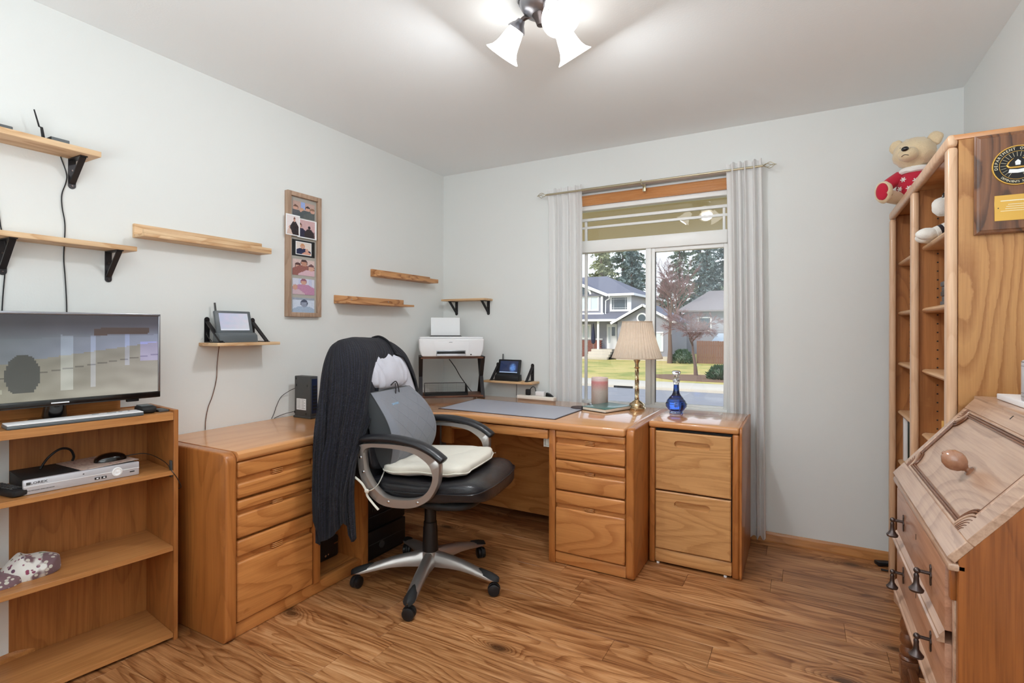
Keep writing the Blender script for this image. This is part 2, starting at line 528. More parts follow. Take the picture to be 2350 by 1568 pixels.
# ---------------------------------------------------------------- mesh builder
def basis(o, x, y, z=None):
    x = Vector(x).normalized()
    y = Vector(y).normalized()
    z = Vector(z).normalized() if z else x.cross(y)
    m = Matrix.Identity(4)
    for i, v in enumerate((x, y, z)):
        for j in range(3):
            m[j][i] = v[j]
    for j in range(3):
        m[j][3] = o[j]
    return m


def catmull(pts, per=6, closed=False):
    P = [Vector(p) for p in pts]
    n = len(P)
    out = []
    rng = n if closed else n - 1
    for i in range(rng):
        if closed:
            a, b, d, e = P[(i - 1) % n], P[i], P[(i + 1) % n], P[(i + 2) % n]
        else:
            a, b, d, e = P[max(i - 1, 0)], P[i], P[i + 1], P[min(i + 2, n - 1)]
        for k in range(per):
            t = k / per
            out.append(0.5 * ((2 * b) + (d - a) * t + (2 * a - 5 * b + 4 * d - e) * t * t + (3 * b - a - 3 * d + e) * t ** 3))
    if not closed:
        out.append(P[-1].copy())
    return out


class MB:
    def __init__(s, uv=False):
        s.bm = bmesh.new()
        s.uv = s.bm.loops.layers.uv.new('UVMap') if uv else None

    def _take(s, t, m=None):
        me = bpy.data.meshes.new('tmp')
        t.to_mesh(me)
        t.free()
        if m is not None:
            me.transform(m)
        s.bm.from_mesh(me)
        bpy.data.meshes.remove(me)
        return s

    def box(s, lo, hi, bev=0.0, seg=2, m=None):
        t = bmesh.new()
        r = bmesh.ops.create_cube(t, size=1.0)
        for v in r['verts']:
            v.co = Vector([lo[i] + (v.co[i] + 0.5) * (hi[i] - lo[i]) for i in range(3)])
        if bev > 0:
            bev = min(bev, 0.49 * min(abs(hi[i] - lo[i]) for i in range(3)))
            bmesh.ops.bevel(t, geom=list(t.edges), offset=bev, segments=seg, profile=0.5, affect='EDGES')
        return s._take(t, m)

    def prism(s, poly, z0, z1, m=None, bev=0.0, seg=2):
        t = bmesh.new()
        a = [t.verts.new((p[0], p[1], z0)) for p in poly]
        b = [t.verts.new((p[0], p[1], z1)) for p in poly]
        n = len(poly)
        t.faces.new(a[::-1])
        t.faces.new(b)
        for i in range(n):
            t.faces.new((a[i], a[(i + 1) % n], b[(i + 1) % n], b[i]))
        bmesh.ops.recalc_face_normals(t, faces=t.faces)
        if bev > 0:
            bmesh.ops.bevel(t, geom=list(t.edges), offset=bev, segments=seg, profile=0.5, affect='EDGES')
        return s._take(t, m)

    def lathe(s, prof, n=24, m=None, cap=True, a0=0.0, a1=2 * PI):
        t = bmesh.new()
        full = abs(a1 - a0 - 2 * PI) < 1e-6
        rings = []
        for r, z in prof:
            k = n if full else n + 1
            rings.append([t.verts.new((r * math.cos(a0 + (a1 - a0) * i / n), r * math.sin(a0 + (a1 - a0) * i / n), z)) for i in range(k)])
        for a, b in zip(rings[:-1], rings[1:]):
            k = len(a)
            for i in range(k if full else k - 1):
                t.faces.new((a[i], a[(i + 1) % k], b[(i + 1) % k], b[i]))
        if cap and full:
            if prof[0][0] > 1e-5:
                t.faces.new(rings[0][::-1])
            if prof[-1][0] > 1e-5:
                t.faces.new(rings[-1])
        bmesh.ops.remove_doubles(t, verts=t.verts, dist=1e-6)
        bmesh.ops.recalc_face_normals(t, faces=t.faces)
        return s._take(t, m)

    def cyl(s, p0, p1, r0, r1=None, n=16):
        r1 = r0 if r1 is None else r1
        p0, p1 = Vector(p0), Vector(p1)
        d = p1 - p0
        q = d.to_track_quat('Z', 'Y').to_matrix().to_4x4()
        return s.lathe([(r0, 0), (r1, d.length)], n, Matrix.Translation(p0) @ q)

    def tube(s, pts, r, n=8, closed=False, smooth=0, sx=1.0, up=None):
        P = catmull(pts, smooth, closed) if smooth else [Vector(p) for p in pts]
        m = len(P)
        t = bmesh.new()
        rings = []
        nrm = None
        for i in range(m):
            if closed:
                d = P[(i + 1) % m] - P[i - 1]
            else:
                d = P[min(i + 1, m - 1)] - P[max(i - 1, 0)]
            if d.length < 1e-9:
                d = Vector((0, 0, 1))
            d.normalize()
            if up is not None:
                nrm = Vector(up) - d * d.dot(Vector(up))
            elif nrm is None:
                nrm = d.orthogonal()
            else:
                nrm = nrm - d * d.dot(nrm)
            if nrm.length < 1e-6:
                nrm = d.orthogonal()
            nrm.normalize()
            bi = d.cross(nrm)
            rr = r(i / (m - 1)) if callable(r) else (r[min(i, len(r) - 1)] if isinstance(r, (list, tuple)) else r)
            rings.append([t.verts.new(P[i] + nrm * rr * math.cos(2 * PI * k / n) + bi * rr * sx * math.sin(2 * PI * k / n)) for k in range(n)])
        for i in range(m if closed else m - 1):
            a, b = rings[i], rings[(i + 1) % m]
            for k in range(n):
                t.faces.new((a[k], a[(k + 1) % n], b[(k + 1) % n], b[k]))
        if not closed:
            t.faces.new(rings[0][::-1])
            t.faces.new(rings[-1])
        bmesh.ops.recalc_face_normals(t, faces=t.faces)
        return s._take(t)

    def grid(s, rows, closed_u=False, m=None):
        """rows: list of lists of points"""
        t = bmesh.new()
        uvl = t.loops.layers.uv.new('UVMap') if s.uv is not None else None
        V = [[t.verts.new(p) for p in r] for r in rows]
        R_, C_ = len(V), len(V[0])
        for i in range(R_ - 1):
            for j in range(C_ if closed_u else C_ - 1):
                j2 = (j + 1) % C_
                f = t.faces.new((V[i][j], V[i][j2], V[i + 1][j2], V[i + 1][j]))
                if uvl:
                    for lp, (a, b) in zip(f.loops, ((i, j), (i, j + 1), (i + 1, j + 1), (i + 1, j))):
                        lp[uvl].uv = (b / (C_ - 1), a / (R_ - 1))
        return s._take(t, m)

    def blob(s, cen, rad, e1=1.0, e2=1.0, n=20, k=12, fn=None, m=None):
        """superellipsoid; e<1 boxier"""
        t = bmesh.new()
        sg = lambda v, e: math.copysign(abs(v) ** e, v)
        rings = []
        for i in range(k + 1):
            ph = -PI / 2 + PI * i / k
            ring = []
            for j in range(n):
                th = 2 * PI * j / n
                p = Vector((cen[0] + rad[0] * sg(math.cos(ph), e1) * sg(math.cos(th), e2),
                            cen[1] + rad[1] * sg(math.cos(ph), e1) * sg(math.sin(th), e2),
                            cen[2] + rad[2] * sg(math.sin(ph), e1)))
                if fn:
                    p = Vector(fn(p))
                ring.append(t.verts.new(p))
            rings.append(ring)
        for a, b in zip(rings[:-1], rings[1:]):
            for j in range(n):
                t.faces.new((a[j], a[(j + 1) % n], b[(j + 1) % n], b[j]))
        bmesh.ops.remove_doubles(t, verts=t.verts, dist=1e-5)
        bmesh.ops.recalc_face_normals(t, faces=t.faces)
        return s._take(t, m)

    def build(s, name, mat, parent=None, local=False, angle=38, flat=False):
        me = bpy.data.meshes.new(name)
        for e in s.bm.edges:
            if len(e.link_faces) == 2:
                try:
                    if e.calc_face_angle() > math.radians(angle):
                        e.smooth = False
                except ValueError:
                    pass
        for f in s.bm.faces:
            f.smooth = not flat
        s.bm.to_mesh(me)
        s.bm.free()
        o = bpy.data.objects.new(name, me)
        COL.objects.link(o)
        mats = mat if isinstance(mat, (list, tuple)) else [mat]
        for q in mats:
            me.materials.append(q)
        if parent is not None:
            if not local:
                me.transform(WM(parent).inverted())
            o.parent = parent
        return o


def WM(o):
    m = o.matrix_basis.copy()
    while o.parent:
        o = o.parent
        m = o.matrix_basis @ m
    return m


def tag(o, label=None, cat=None, group=None, kind=None):
    for k, v in (('label', label), ('category', cat), ('group', group), ('kind', kind)):
        if v:
            o[k] = v
    return o


def thing(name, label, cat, loc=(0, 0, 0), rz=0.0, group=None, kind=None):
    o = bpy.data.objects.new(name, None)
    COL.objects.link(o)
    o.empty_display_size = 0.1
    o.location = loc
    o.rotation_euler = (0, 0, rz)
    return tag(o, label, cat, group, kind)


def struct(name, mb, mat, parent=None, **kw):
    o = mb.build(name, mat, parent, **kw)
    if parent is None:
        o['kind'] = 'structure'
    return o


def solid(o, th, off=0.0):
    md = o.modifiers.new('thickness', 'SOLIDIFY')
    md.thickness = th
    md.offset = off
    return o


def printed(name, mat, m, w, h, nx, ny, fn, parent, local=True):
    """flat print: a grid in the local xy plane of matrix m, coloured by fn(u, v) -> sRGB 0..255"""
    me = bpy.data.meshes.new(name)
    vs, fs = [], []
    for j in range(ny + 1):
        for i in range(nx + 1):
            vs.append(m @ Vector((w * (i / nx - 0.5), h * (j / ny - 0.5), 0)))
    for j in range(ny):
        for i in range(nx):
            a = j * (nx + 1) + i
            fs.append((a, a + 1, a + nx + 2, a + nx + 1))
    me.from_pydata([tuple(v) for v in vs], [], fs)
    ca = me.color_attributes.new('print', 'FLOAT_COLOR', 'CORNER')
    cols = []
    for j in range(ny):
        for i in range(nx):
            cols.append(c(*fn((i + 0.5) / nx, (j + 0.5) / ny)))
    for p in me.polygons:
        for li in p.loop_indices:
            ca.data[li].color = cols[p.index]
    me.materials.append(mat)
    o = bpy.data.objects.new(name, me)
    COL.objects.link(o)
    if parent is not None:
        if not local:
            me.transform(WM(parent).inverted())
        o.parent = parent
    return o


def lettering(text, size, m, mat, parent, name='lettering', depth=0.0004, local=True, align='CENTER', sx=1.0):
    cu = bpy.data.curves.new('txt', 'FONT')
    cu.body = text
    cu.size = size
    cu.align_x = align
    cu.align_y = 'CENTER'
    cu.extrude = depth
    cu.resolution_u = 2
    tmp = bpy.data.objects.new('txt', cu)
    COL.objects.link(tmp)
    bpy.context.view_layer.update()
    me = bpy.data.meshes.new_from_object(tmp)
    bpy.data.objects.remove(tmp)
    bpy.data.curves.remove(cu)
    me.transform(m @ Matrix.Diagonal((sx, 1, 1, 1)))
    me.materials.clear()
    me.materials.append(mat)
    o = bpy.data.objects.new(name, me)
    COL.objects.link(o)
    if parent is not None:
        if not local:
            me.transform(WM(parent).inverted())
        o.parent = parent
    return o


def copy_tree(o, loc=None, rz=None, label=None, parent=None):
    cc = o.copy()
    COL.objects.link(cc)
    cc.parent = parent
    if loc is not None:
        cc.location = loc
    if rz is not None:
        cc.rotation_euler = (0, 0, rz)
    if label:
        cc['label'] = label
    for ch in [x for x in bpy.data.objects if x.parent is o]:
        copy_tree(ch, parent=cc)
    return cc
# ---------------------------------------------------------------- room shell
W, H, YF = 3.2, 2.44, -4.25
sub = struct('floor', MB().box((-0.1, YF - 0.1, -0.08), (W + 0.1, 0.16, -0.012)), M['oak_x'])
edge = 0.072
pw = 0.145
k = 0
RP = random.Random(4)
while edge > YF:
    y1, y0 = min(edge, 0.0), max(edge - pw, YF)
    x = -RP.random() * 1.1
    if k == 3:
        x = 2.413 - 1.22 * 2
    while x < W:
        xa, xb = max(x, 0.0), min(x + 1.22, W)
        if xb - xa > 0.01:
            o = MB().box((xa + 0.0004, y0 + 0.0004, -0.012), (xb - 0.0004, y1 - 0.0004, 0.0), 0.0008, 1).build('plank', M['floor'])
            o.parent = sub
        x += 1.22
    edge -= pw
    k += 1
WO = (1.09, 2.13, 0.70, 2.175)   # window opening
wm = MB()
wm.box((-0.12, 0, -0.1), (WO[0], 0.16, 2.6)).box((WO[1], 0, -0.1), (W + 0.12, 0.16, 2.6))
wm.box((WO[0], 0, -0.1), (WO[1], 0.16, WO[2])).box((WO[0], 0, WO[3]), (WO[1], 0.16, 2.6))
struct('wall_back', wm, M['wall'])
struct('wall_left', MB().box((-0.12, YF - 0.12, -0.1), (0, 0, 2.6)), M['wall'])
struct('wall_right', MB().box((W, YF - 0.12, -0.1), (W + 0.12, 0, 2.6)), M['wall'])
struct('wall_front', MB().box((0, YF - 0.12, -0.1), (W, YF, 2.6)), M['wall'])
struct('ceiling', MB().box((0, YF, H), (W, 0, H + 0.08)), M['ceiling'])


def baseboard(name, p0, p1, nrm):
    p0, p1, nrm = Vector(p0), Vector(p1), Vector(nrm)
    prof = [(0, 0), (0.012, 0), (0.012, 0.012), (0.010, 0.016), (0.010, 0.040), (0.007, 0.048), (0.003, 0.055), (0, 0.056)]
    d = (p1 - p0)
    m = basis(p0, nrm, (0, 0, 1), d.normalized())
    return struct(name, MB().prism(prof, 0, d.length, m), M['baseboard'], angle=30)


baseboard('baseboard_back', (0.0, 0, 0), (W, 0, 0), (0, -1, 0))
baseboard('baseboard_left', (0, YF, 0), (0, -0.012, 0), (1, 0, 0))
baseboard('baseboard_right', (W, YF, 0), (W, -0.012, 0), (-1, 0, 0))

# ---------------------------------------------------------------- window
win = thing('window_1', None, None, (1.61, 0.1, 0.70), kind='structure')
V_ = M['white_vinyl']
x0, x1, z0, z1 = WO
f = MB()
x0, x1 = WO[0], WO[1]
f.box((x0, 0.07, 2.055), (x1, 0.14, 2.175), 0.004)
f.box((x0, 0.07, 0.70), (x0 + 0.032, 0.14, 2.055), 0.004).box((x1 - 0.036, 0.07, 0.70), (x1, 0.14, 2.055), 0.004)
f.box((x0 + 0.032, 0.07, 0.70), (x1 - 0.036, 0.14, 0.732), 0.004)
f.build('frame', V_, win)
MB().box((x0 + 0.032, 0.062, 1.760), (x1 - 0.036, 0.135, 1.843), 0.005).build('transom_rail', V_, win)
MB().box((1.592, 0.066, 0.732), (1.628, 0.132, 1.760), 0.004).build('mullion', V_, win)
s_ = MB()
s_.box((1.628, 0.080, 0.732), (1.650, 0.120, 1.760), 0.003).box((2.072, 0.080, 0.732), (2.094, 0.120, 1.760), 0.003)
s_.box((1.650, 0.080, 0.732), (2.072, 0.120, 0.748), 0.003).box((1.650, 0.080, 1.735), (2.072, 0.120, 1.760), 0.003)
s_.build('sash', V_, win)
MB().box((1.6495, 0.094, 0.748), (1.653, 0.106, 1.735)).build('gasket', M['black_plastic'], win)
MB().box((x0 - 0.0, -0.004, 0.672), (x1, 0.07, 0.70), 0.004).build('window_sill', V_, win)
for lo, hi in (((1.151, 0.104, 0.732), (1.172, 0.116, 1.760)), ((1.151, 0.104, 1.843), (1.170, 0.116, 1.985)),
               ((2.062, 0.104, 1.843), (2.078, 0.116, 1.985)),
               ((x0 + 0.032, 0.103, 1.932), (x1 - 0.036, 0.117, 1.949)), ((x0 + 0.032, 0.096, 1.985), (x1 - 0.036, 0.120, 2.004))):
    MB().box(lo, hi, 0.002).build('muntin', V_, win)
for lo, hi in (((x0 + 0.03, 0.109, 0.73), (1.593, 0.113, 1.762)), ((1.649, 0.099, 0.747), (2.073, 0.103, 1.737)),
               ((x0 + 0.03, 0.109, 1.842), (x1 - 0.034, 0.113, 2.056))):
    MB().box(lo, hi).build('pane', M['glass'], win)

val = thing('window_valance', 'orange wood grain valance strip across the top of the window opening', 'blind', (1.61, 0.045, 2.08))
prof = [(0.0, 0.0)]
N = 9
for i in range(N):
    z = 0.070 * i / N
    prof += [(-0.010 - 0.003 * (i % 2), z + 0.001), (-0.010 - 0.003 * ((i + 1) % 2), z + 0.070 / N - 0.001)]
prof += [(-0.006, 0.072), (0.0, 0.072)]
MB().prism(prof, 0, 1.022, basis((1.104, 0.045, 2.08), (0, 1, 0), (0, 0, 1), (1, 0, 0))).build('face_board', M['blind'], val, angle=20)
MB().box((1.10, 0.046, 2.05), (2.128, 0.068, 2.0795), 0.003).build('head_rail', V_, val)
MB().box((1.096, 0.026, 2.084), (1.1035, 0.046, 2.16), 0.001).build('end_clip', V_, val)

rod = thing('curtain_rod', 'thin champagne metal curtain rod with open leaf finials', 'curtain rod', (1.61, -0.08, 2.16))
MB().cyl((0.935, -0.08, 2.16), (2.30, -0.08, 2.16), 0.0065, n=12).build('rod', M['rod'], rod)
MB().cyl((1.20, -0.08, 2.16), (1.60, -0.08, 2.16), 0.0085, n=12).build('sleeve', M['rod'], rod)
b = MB()
b.box((1.592, -0.012, 2.118), (1.612, -0.0, 2.165), 0.002).box((1.598, -0.085, 2.146), (1.606, -0.004, 2.153), 0.001)
b.tube([(1.602, -0.09, 2.158), (1.602, -0.086, 2.149), (1.602, -0.074, 2.149), (1.602, -0.070, 2.158)], 0.003, 6)
b.cyl((1.602, -0.09, 2.166), (1.602, -0.09, 2.174), 0.004)
b.build('bracket', M['rod'], rod)
for sx, xx in ((-1, 0.935), (1, 2.30)):
    q = MB()
    for a in range(4):
        ang = a * PI / 2 + 0.4
        pts = [(xx + sx * t * 0.062, -0.08 + 0.017 * math.sin(t * PI) * math.cos(ang + t * 2.2), 2.16 + 0.017 * math.sin(t * PI) * math.sin(ang + t * 2.2)) for t in [i / 9 for i in range(10)]]
        q.tube(pts, 0.0018, 5)
    q.blob((xx + sx * 0.064, -0.08, 2.16), (0.004, 0.003, 0.003), n=8, k=6)
    q.build('finial', M['rod'], rod)


def curtain(label, xt, xb, zb, nf, seed, ym=-0.06, amp=0.022):
    r = random.Random(seed)
    ph = [r.random() * 6 for _ in range(3)]
    rows = []
    nz, nu = 42, 110
    for i in range(nz + 1):
        t = i / nz
        z = 2.200 + (zb - 2.200) * t
        a, b2 = xt[0] + (xb[0] - xt[0]) * t ** 0.8, xt[1] + (xb[1] - xt[1]) * t ** 0.8
        row = []
        for j in range(nu + 1):
            u = j / nu
            uu = u + 0.02 * math.sin(2 * PI * u * 2 + ph[0] + t)
            w = math.sin(2 * PI * nf * uu + ph[1]) + 0.35 * math.sin(2 * PI * nf * 1.7 * uu + ph[2] + 0.8 * t)
            top = max(0.0, 1 - t * 14)
            y = ym - 0.02 * top + (amp * (0.75 + 0.35 * t)) * w
            dz = 0.006 * math.sin(2 * PI * nf * uu + ph[2]) * (1 if t > 0.9 or t < 0.02 else 0)
            row.append((a + (b2 - a) * u, min(y, -0.006), z + dz))
        rows.append(row)
    o = MB().grid(rows).build('curtain', M['sheer'])
    tag(o, label, 'curtain', 'sheer curtains at the window')
    return o


curtain('sheer white curtain at the left of the window, ending behind the desk', (0.945, 1.195), (0.96, 1.195), 0.30, 5, 3, ym=-0.045, amp=0.018)
curtain('sheer white curtain at the right of the window, reaching the floor', (2.10, 2.292), (2.13, 2.317), 0.03, 5, 8, ym=-0.055)


# ---------------------------------------------------------------- furniture helpers
def drawer(parent, frame, w, z0, z1, groove, mat, grips=3, slot=False, grip_w=0.05, d=0.022):
    """drawer front in a frame whose x runs along the width, y outwards, z up; groove = (za, zb)"""
    b = MB()
    if groove:
        ga, gb = groove
        b.box((0.0, 0.0, gb), (w, d, z1), 0.008, 3, frame)
        b.box((0.0, 0.0, z0), (w, d, ga), 0.008, 3, frame)
        b.box((0.004, -0.004, ga - 0.004), (w - 0.004, 0.003, gb + 0.004), 0, 1, frame)
        o = b.build('drawer', mat, parent)
        g = MB()
        for i in range(grips):
            zz = ga + (gb - ga) * (0.14 + 0.30 * i)
            g.box((w / 2 - grip_w / 2, 0.002, zz), (w / 2 + grip_w / 2, d - 0.002, zz + (gb - ga) * 0.17), 0.0012, 1, frame)
        g.build('grip', mat, o)
        return o
    # slot pull: a board with a rounded slot
    zc, hw, hh = slot
    out = [(0, z0), (w, z0), (w, z1), (0, z1)]
    t = bmesh.new()
    n = 10
    inner = []
    for i in range(n + 1):
        a = -PI / 2 + PI * i / n
        inner.append((w / 2 + hw - hh + hh * math.cos(a), zc + hh * math.sin(a)))
    for i in range(n + 1):
        a = PI / 2 + PI * i / n
        inner.append((w / 2 - hw + hh + hh * math.cos(a), zc + hh * math.sin(a)))
    bev = 0.005
    of = [t.verts.new((p[0] + (bev if p[0] == 0 else -bev), d, p[1] + (bev if p[1] == z0 else -bev))) for p in out]
    ob = [t.verts.new((p[0], d - bev, p[1])) for p in out]
    oz = [t.verts.new((p[0], 0, p[1])) for p in out]
    fi = [t.verts.new((p[0], d, p[1])) for p in inner]
    bi = [t.verts.new((w / 2 + (p[0] - w / 2) * 0.97, 0.004, zc + (p[1] - zc) * 0.86)) for p in inner]
    k = len(inner)
    for i in range(4):
        j = (i + 1) % 4
        t.faces.new((of[i], of[j], ob[j], ob[i]))
        t.faces.new((ob[i], ob[j], oz[j], oz[i]))
    for i in range(k):
        j = (i + 1) % k
        t.faces.new((fi[i], fi[j], bi[j], bi[i]))
    t.faces.new(bi)
    t.faces.new(oz)
    # front face with hole: four regions
    q = n + 1
    right = fi[:q]
    left = fi[q:]
    t.faces.new([of[0], of[1], right[0], left[-1]])
    t.faces.new([of[2], of[3], left[0], right[-1]])
    t.faces.new([of[1], of[2]] + right[::-1])
    t.faces.new([of[3], of[0]] + left[::-1])
    bmesh.ops.recalc_face_normals(t, faces=t.faces)
    b._take(t, frame)
    return b.build('drawer', mat, parent, angle=30)


# ---------------------------------------------------------------- credenza with drawers (left wall)
cr = thing('credenza', 'honey oak low cabinet with three drawers along the left wall', 'cabinet', (0.28, -1.76, 0))
OY, OZ, OX = M['oak_y'], M['oak_z'], M['oak_x']
prof = [(0.004, 0), (0.535, 0), (0.552, 0.012), (0.556, 0.03), (0.556, 0.700), (0.550, 0.722), (0.536, 0.736), (0.515, 0.740), (0.004, 0.740)]
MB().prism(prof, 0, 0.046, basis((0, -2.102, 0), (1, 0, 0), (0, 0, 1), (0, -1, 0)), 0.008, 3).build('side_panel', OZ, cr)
tp = [(0.004, 0.700), (0.548, 0.700), (0.556, 0.706), (0.560, 0.716), (0.558, 0.730), (0.549, 0.738), (0.535, 0.740), (0.004, 0.740)]
MB().prism(tp, 0, 0.450, basis((0, -1.650, 0), (1, 0, 0), (0, 0, 1), (0, -1, 0))).build('top', M['oak_top_y'], cr)
MB().prism([(p[0] - 0.006 if p[0] > 0.1 else p[0], p[1]) for p in tp], 0, 0.276, basis((0, -1.3735, 0), (1, 0, 0), (0, 0, 1), (0, -1, 0))).build('top', M['oak_top_y'], cr)
b = MB()
b.box((0.02, -2.10, 0.05), (0.524, -1.69, 0.70))
b.build('drawer_case', OZ, cr)
MB().box((0.50, -1.726, 0.055), (0.546, -1.684, 0.70), 0.006).build('stile', OZ, cr)
MB().box((0.49, -2.10, 0.0), (0.538, -1.42, 0.058), 0.008).build('base_rail', OY, cr)
MB().box((0.02, -1.69, 0.035), (0.49, -1.42, 0.055)).build('bay_floor', OY, cr)
MB().box((0.008, -1.69, 0.055), (0.02, -1.42, 0.70)).build('bay_back', OZ, cr)
prof = [(0.02, 0), (0.530, 0), (0.545, 0.01), (0.548, 0.02), (0.548, 0.698), (0.02, 0.698)]
MB().prism(prof, 0, 0.040, basis((0, -1.380, 0), (1, 0, 0), (0, 0, 1), (0, -1, 0)), 0.006, 2).build('side_panel', OZ, cr)
FY = basis((0.528, -2.096, 0), (0, 1, 0), (1, 0, 0), (0, 0, 1))
for a, b_, g in ((0.552, 0.697, (0.611, 0.634)), (0.394, 0.542, (0.486, 0.503)), (0.062, 0.384, (0.298, 0.322))):
    drawer(cr, FY, 0.366, a, b_, g, OY)
MB().box((0.520, -1.683, 0.600), (0.545, -1.652, 0.642), 0.006).build('pull_knob', OZ, cr)

blk = thing('cassette_box', 'small black box with silver marks inside the open bay of the low cabinet', 'device', (0.30, -1.50, 0.055))
MB().box((0.10, -1.60, 0.056), (0.40, -1.44, 0.165), 0.012).build('case', M['black_plastic'], blk)
MB().box((0.400, -1.475, 0.125), (0.402, -1.445, 0.131)).build('silver_mark', M['chrome'], blk)
MB().cyl((0.400, -1.53, 0.083), (0.404, -1.53, 0.083), 0.006).cyl((0.400, -1.513, 0.086), (0.404, -1.513, 0.086), 0.004).build('button', M['chrome'], blk)

# ---------------------------------------------------------------- corner desk under the window
dk = thing('desk', 'honey oak corner desk with a knee space and three drawers under the window', 'desk', (0.9, -0.5, 0))
poly = [(0.004, -0.10), (0.004, -1.370), (0.535, -1.370), (0.545, -1.10), (0.60, -0.95), (0.74, -0.886), (1.742, -0.886), (1.742, -0.10)]
MB().prism(poly, 0.700, 0.740, None, 0.011, 3).build('top', M['oak_top'], dk)
prof = [(-0.10, 0), (-0.850, 0), (-0.868, 0.008), (-0.873, 0.03), (-0.873, 0.705), (-0.869, 0.724), (-0.858, 0.737), (-0.84, 0.741), (-0.10, 0.741)]
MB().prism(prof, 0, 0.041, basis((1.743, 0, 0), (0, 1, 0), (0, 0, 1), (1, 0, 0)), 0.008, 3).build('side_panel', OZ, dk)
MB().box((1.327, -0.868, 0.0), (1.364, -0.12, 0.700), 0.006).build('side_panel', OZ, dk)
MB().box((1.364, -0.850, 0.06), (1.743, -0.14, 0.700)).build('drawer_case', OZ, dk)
MB().box((1.364, -0.864, 0.004), (1.743, -0.82, 0.062), 0.006).build('base_rail', OX, dk)
FX = basis((1.368, -0.851, 0), (1, 0, 0), (0, -1, 0), (0, 0, 1))
for a, b_, g in ((0.551, 0.697, (0.634, 0.659)), (0.392, 0.545, (0.480, 0.500)), (0.068, 0.385, (0.298, 0.318))):
    drawer(dk, FX, 0.371, a, b_, g, OX)
MB().box((0.70, -0.872, 0.645), (1.323, -0.850, 0.694), 0.007).build('pencil_drawer', OX, dk)
MB().box((0.70, -0.850, 0.65), (1.323, -0.45, 0.69)).build('drawer_tray', OX, dk)
MB().box((0.30, -0.37, 0.045), (1.327, -0.35, 0.700)).build('modesty_panel', M['oak_x'], dk)
MB().box((0.60, -0.83, 0.545), (0.675, -0.80, 0.698), 0.003).build('support_block', OZ, dk)
MB().box((0.02, -0.40, 0.0), (0.06, -0.12, 0.700), 0.004).build('side_panel', OZ, dk)
hk = MB().box((1.285, -0.82, 0.600), (1.325, -0.818, 0.694)).box((1.285, -0.84, 0.598), (1.325, -0.80, 0.603)).box((1.285, -0.842, 0.598), (1.289, -0.80, 0.694))
tag(hk.build('bracket', M['offwhite_plastic']), 'small pinkish white bracket fixed under the desk edge beside the drawers', 'bracket')

# black stereo / tower under the corner
st = thing('stereo_tower', 'black stacked electronics tower on the floor under the corner of the desk', 'stereo', (0.42, -1.2, 0))
MB().box((0.16, -1.36, 0.02), (0.52, -1.06, 0.16), 0.006).build('lower_unit', M['black_plastic'], st)
MB().box((0.16, -1.36, 0.165), (0.515, -1.06, 0.32), 0.006).build('upper_unit', M['black_plastic'], st)
MB().box((0.17, -1.35, 0.325), (0.51, -1.07, 0.42), 0.006).build('top_unit', M['black_matte'], st)
MB().box((0.16, -1.36, 0.0), (0.50, -1.06, 0.02)).build('plinth', M['black_matte'], st)
b = MB()
for z in (0.09, 0.235):
    b.box((0.516, -1.35, z), (0.5215, -1.07, z + 0.003))
b.build('trim_line', M['dgrey_plastic'], st)
lettering('Panasonic', 0.030, basis((0.5225, -1.27, 0.272), (0, 1, 0), (0, 0, 1), (1, 0, 0)), M['dgrey_plastic'], st, local=False)
MB().cyl((0.518, -1.255, 0.07), (0.526, -1.255, 0.07), 0.018, n=20).build('dial', M['dgrey_plastic'], st)

# ---------------------------------------------------------------- filing cabinet
fc = thing('filing_cabinet', 'pale oak two-drawer filing cabinet at the right end of the desk', 'cabinet', (2.01, -0.36, 0))
MB().prism([(1.787, -0.11), (1.787, -0.612), (2.228, -0.612), (2.228, -0.11)], 0.712, 0.745, None, 0.010, 3).build('top', M['oak_top'], fc)
for xa, xb in ((1.789, 1.820), (2.196, 2.229)):
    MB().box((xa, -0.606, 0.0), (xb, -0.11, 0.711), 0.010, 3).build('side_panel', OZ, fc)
MB().prism([(-0.11, 0), (-0.600, 0), (-0.606, 0.02), (-0.606, 0.72), (-0.598, 0.738), (-0.585, 0.745), (-0.11, 0.745)], 0, 0.012, basis((2.229, 0, 0), (0, 1, 0), (0, 0, 1), (1, 0, 0)), 0.003).build('side_panel', OZ, fc)
MB().box((1.820, -0.585, 0.03), (2.196, -0.12, 0.706)).build('case', M['black_matte'], fc)
MB().box((1.820, -0.606, 0.010), (2.196, -0.585, 0.080), 0.008).build('base_rail', M['oak_cab'], fc)
FX = basis((1.824, -0.592, 0), (1, 0, 0), (0, -1, 0), (0, 0, 1))
drawer(fc, FX, 0.368, 0.392, 0.696, None, M['oak_cab'], slot=(0.636, 0.088, 0.018))
drawer(fc, FX, 0.368, 0.085, 0.384, None, M['oak_cab'], slot=(0.325, 0.088, 0.018))
for xx in (1.835, 2.165):
    MB().cyl((xx, -0.596, 0.0), (xx, -0.596, 0.010), 0.008).build('glide_foot', M['white_plastic'], fc)

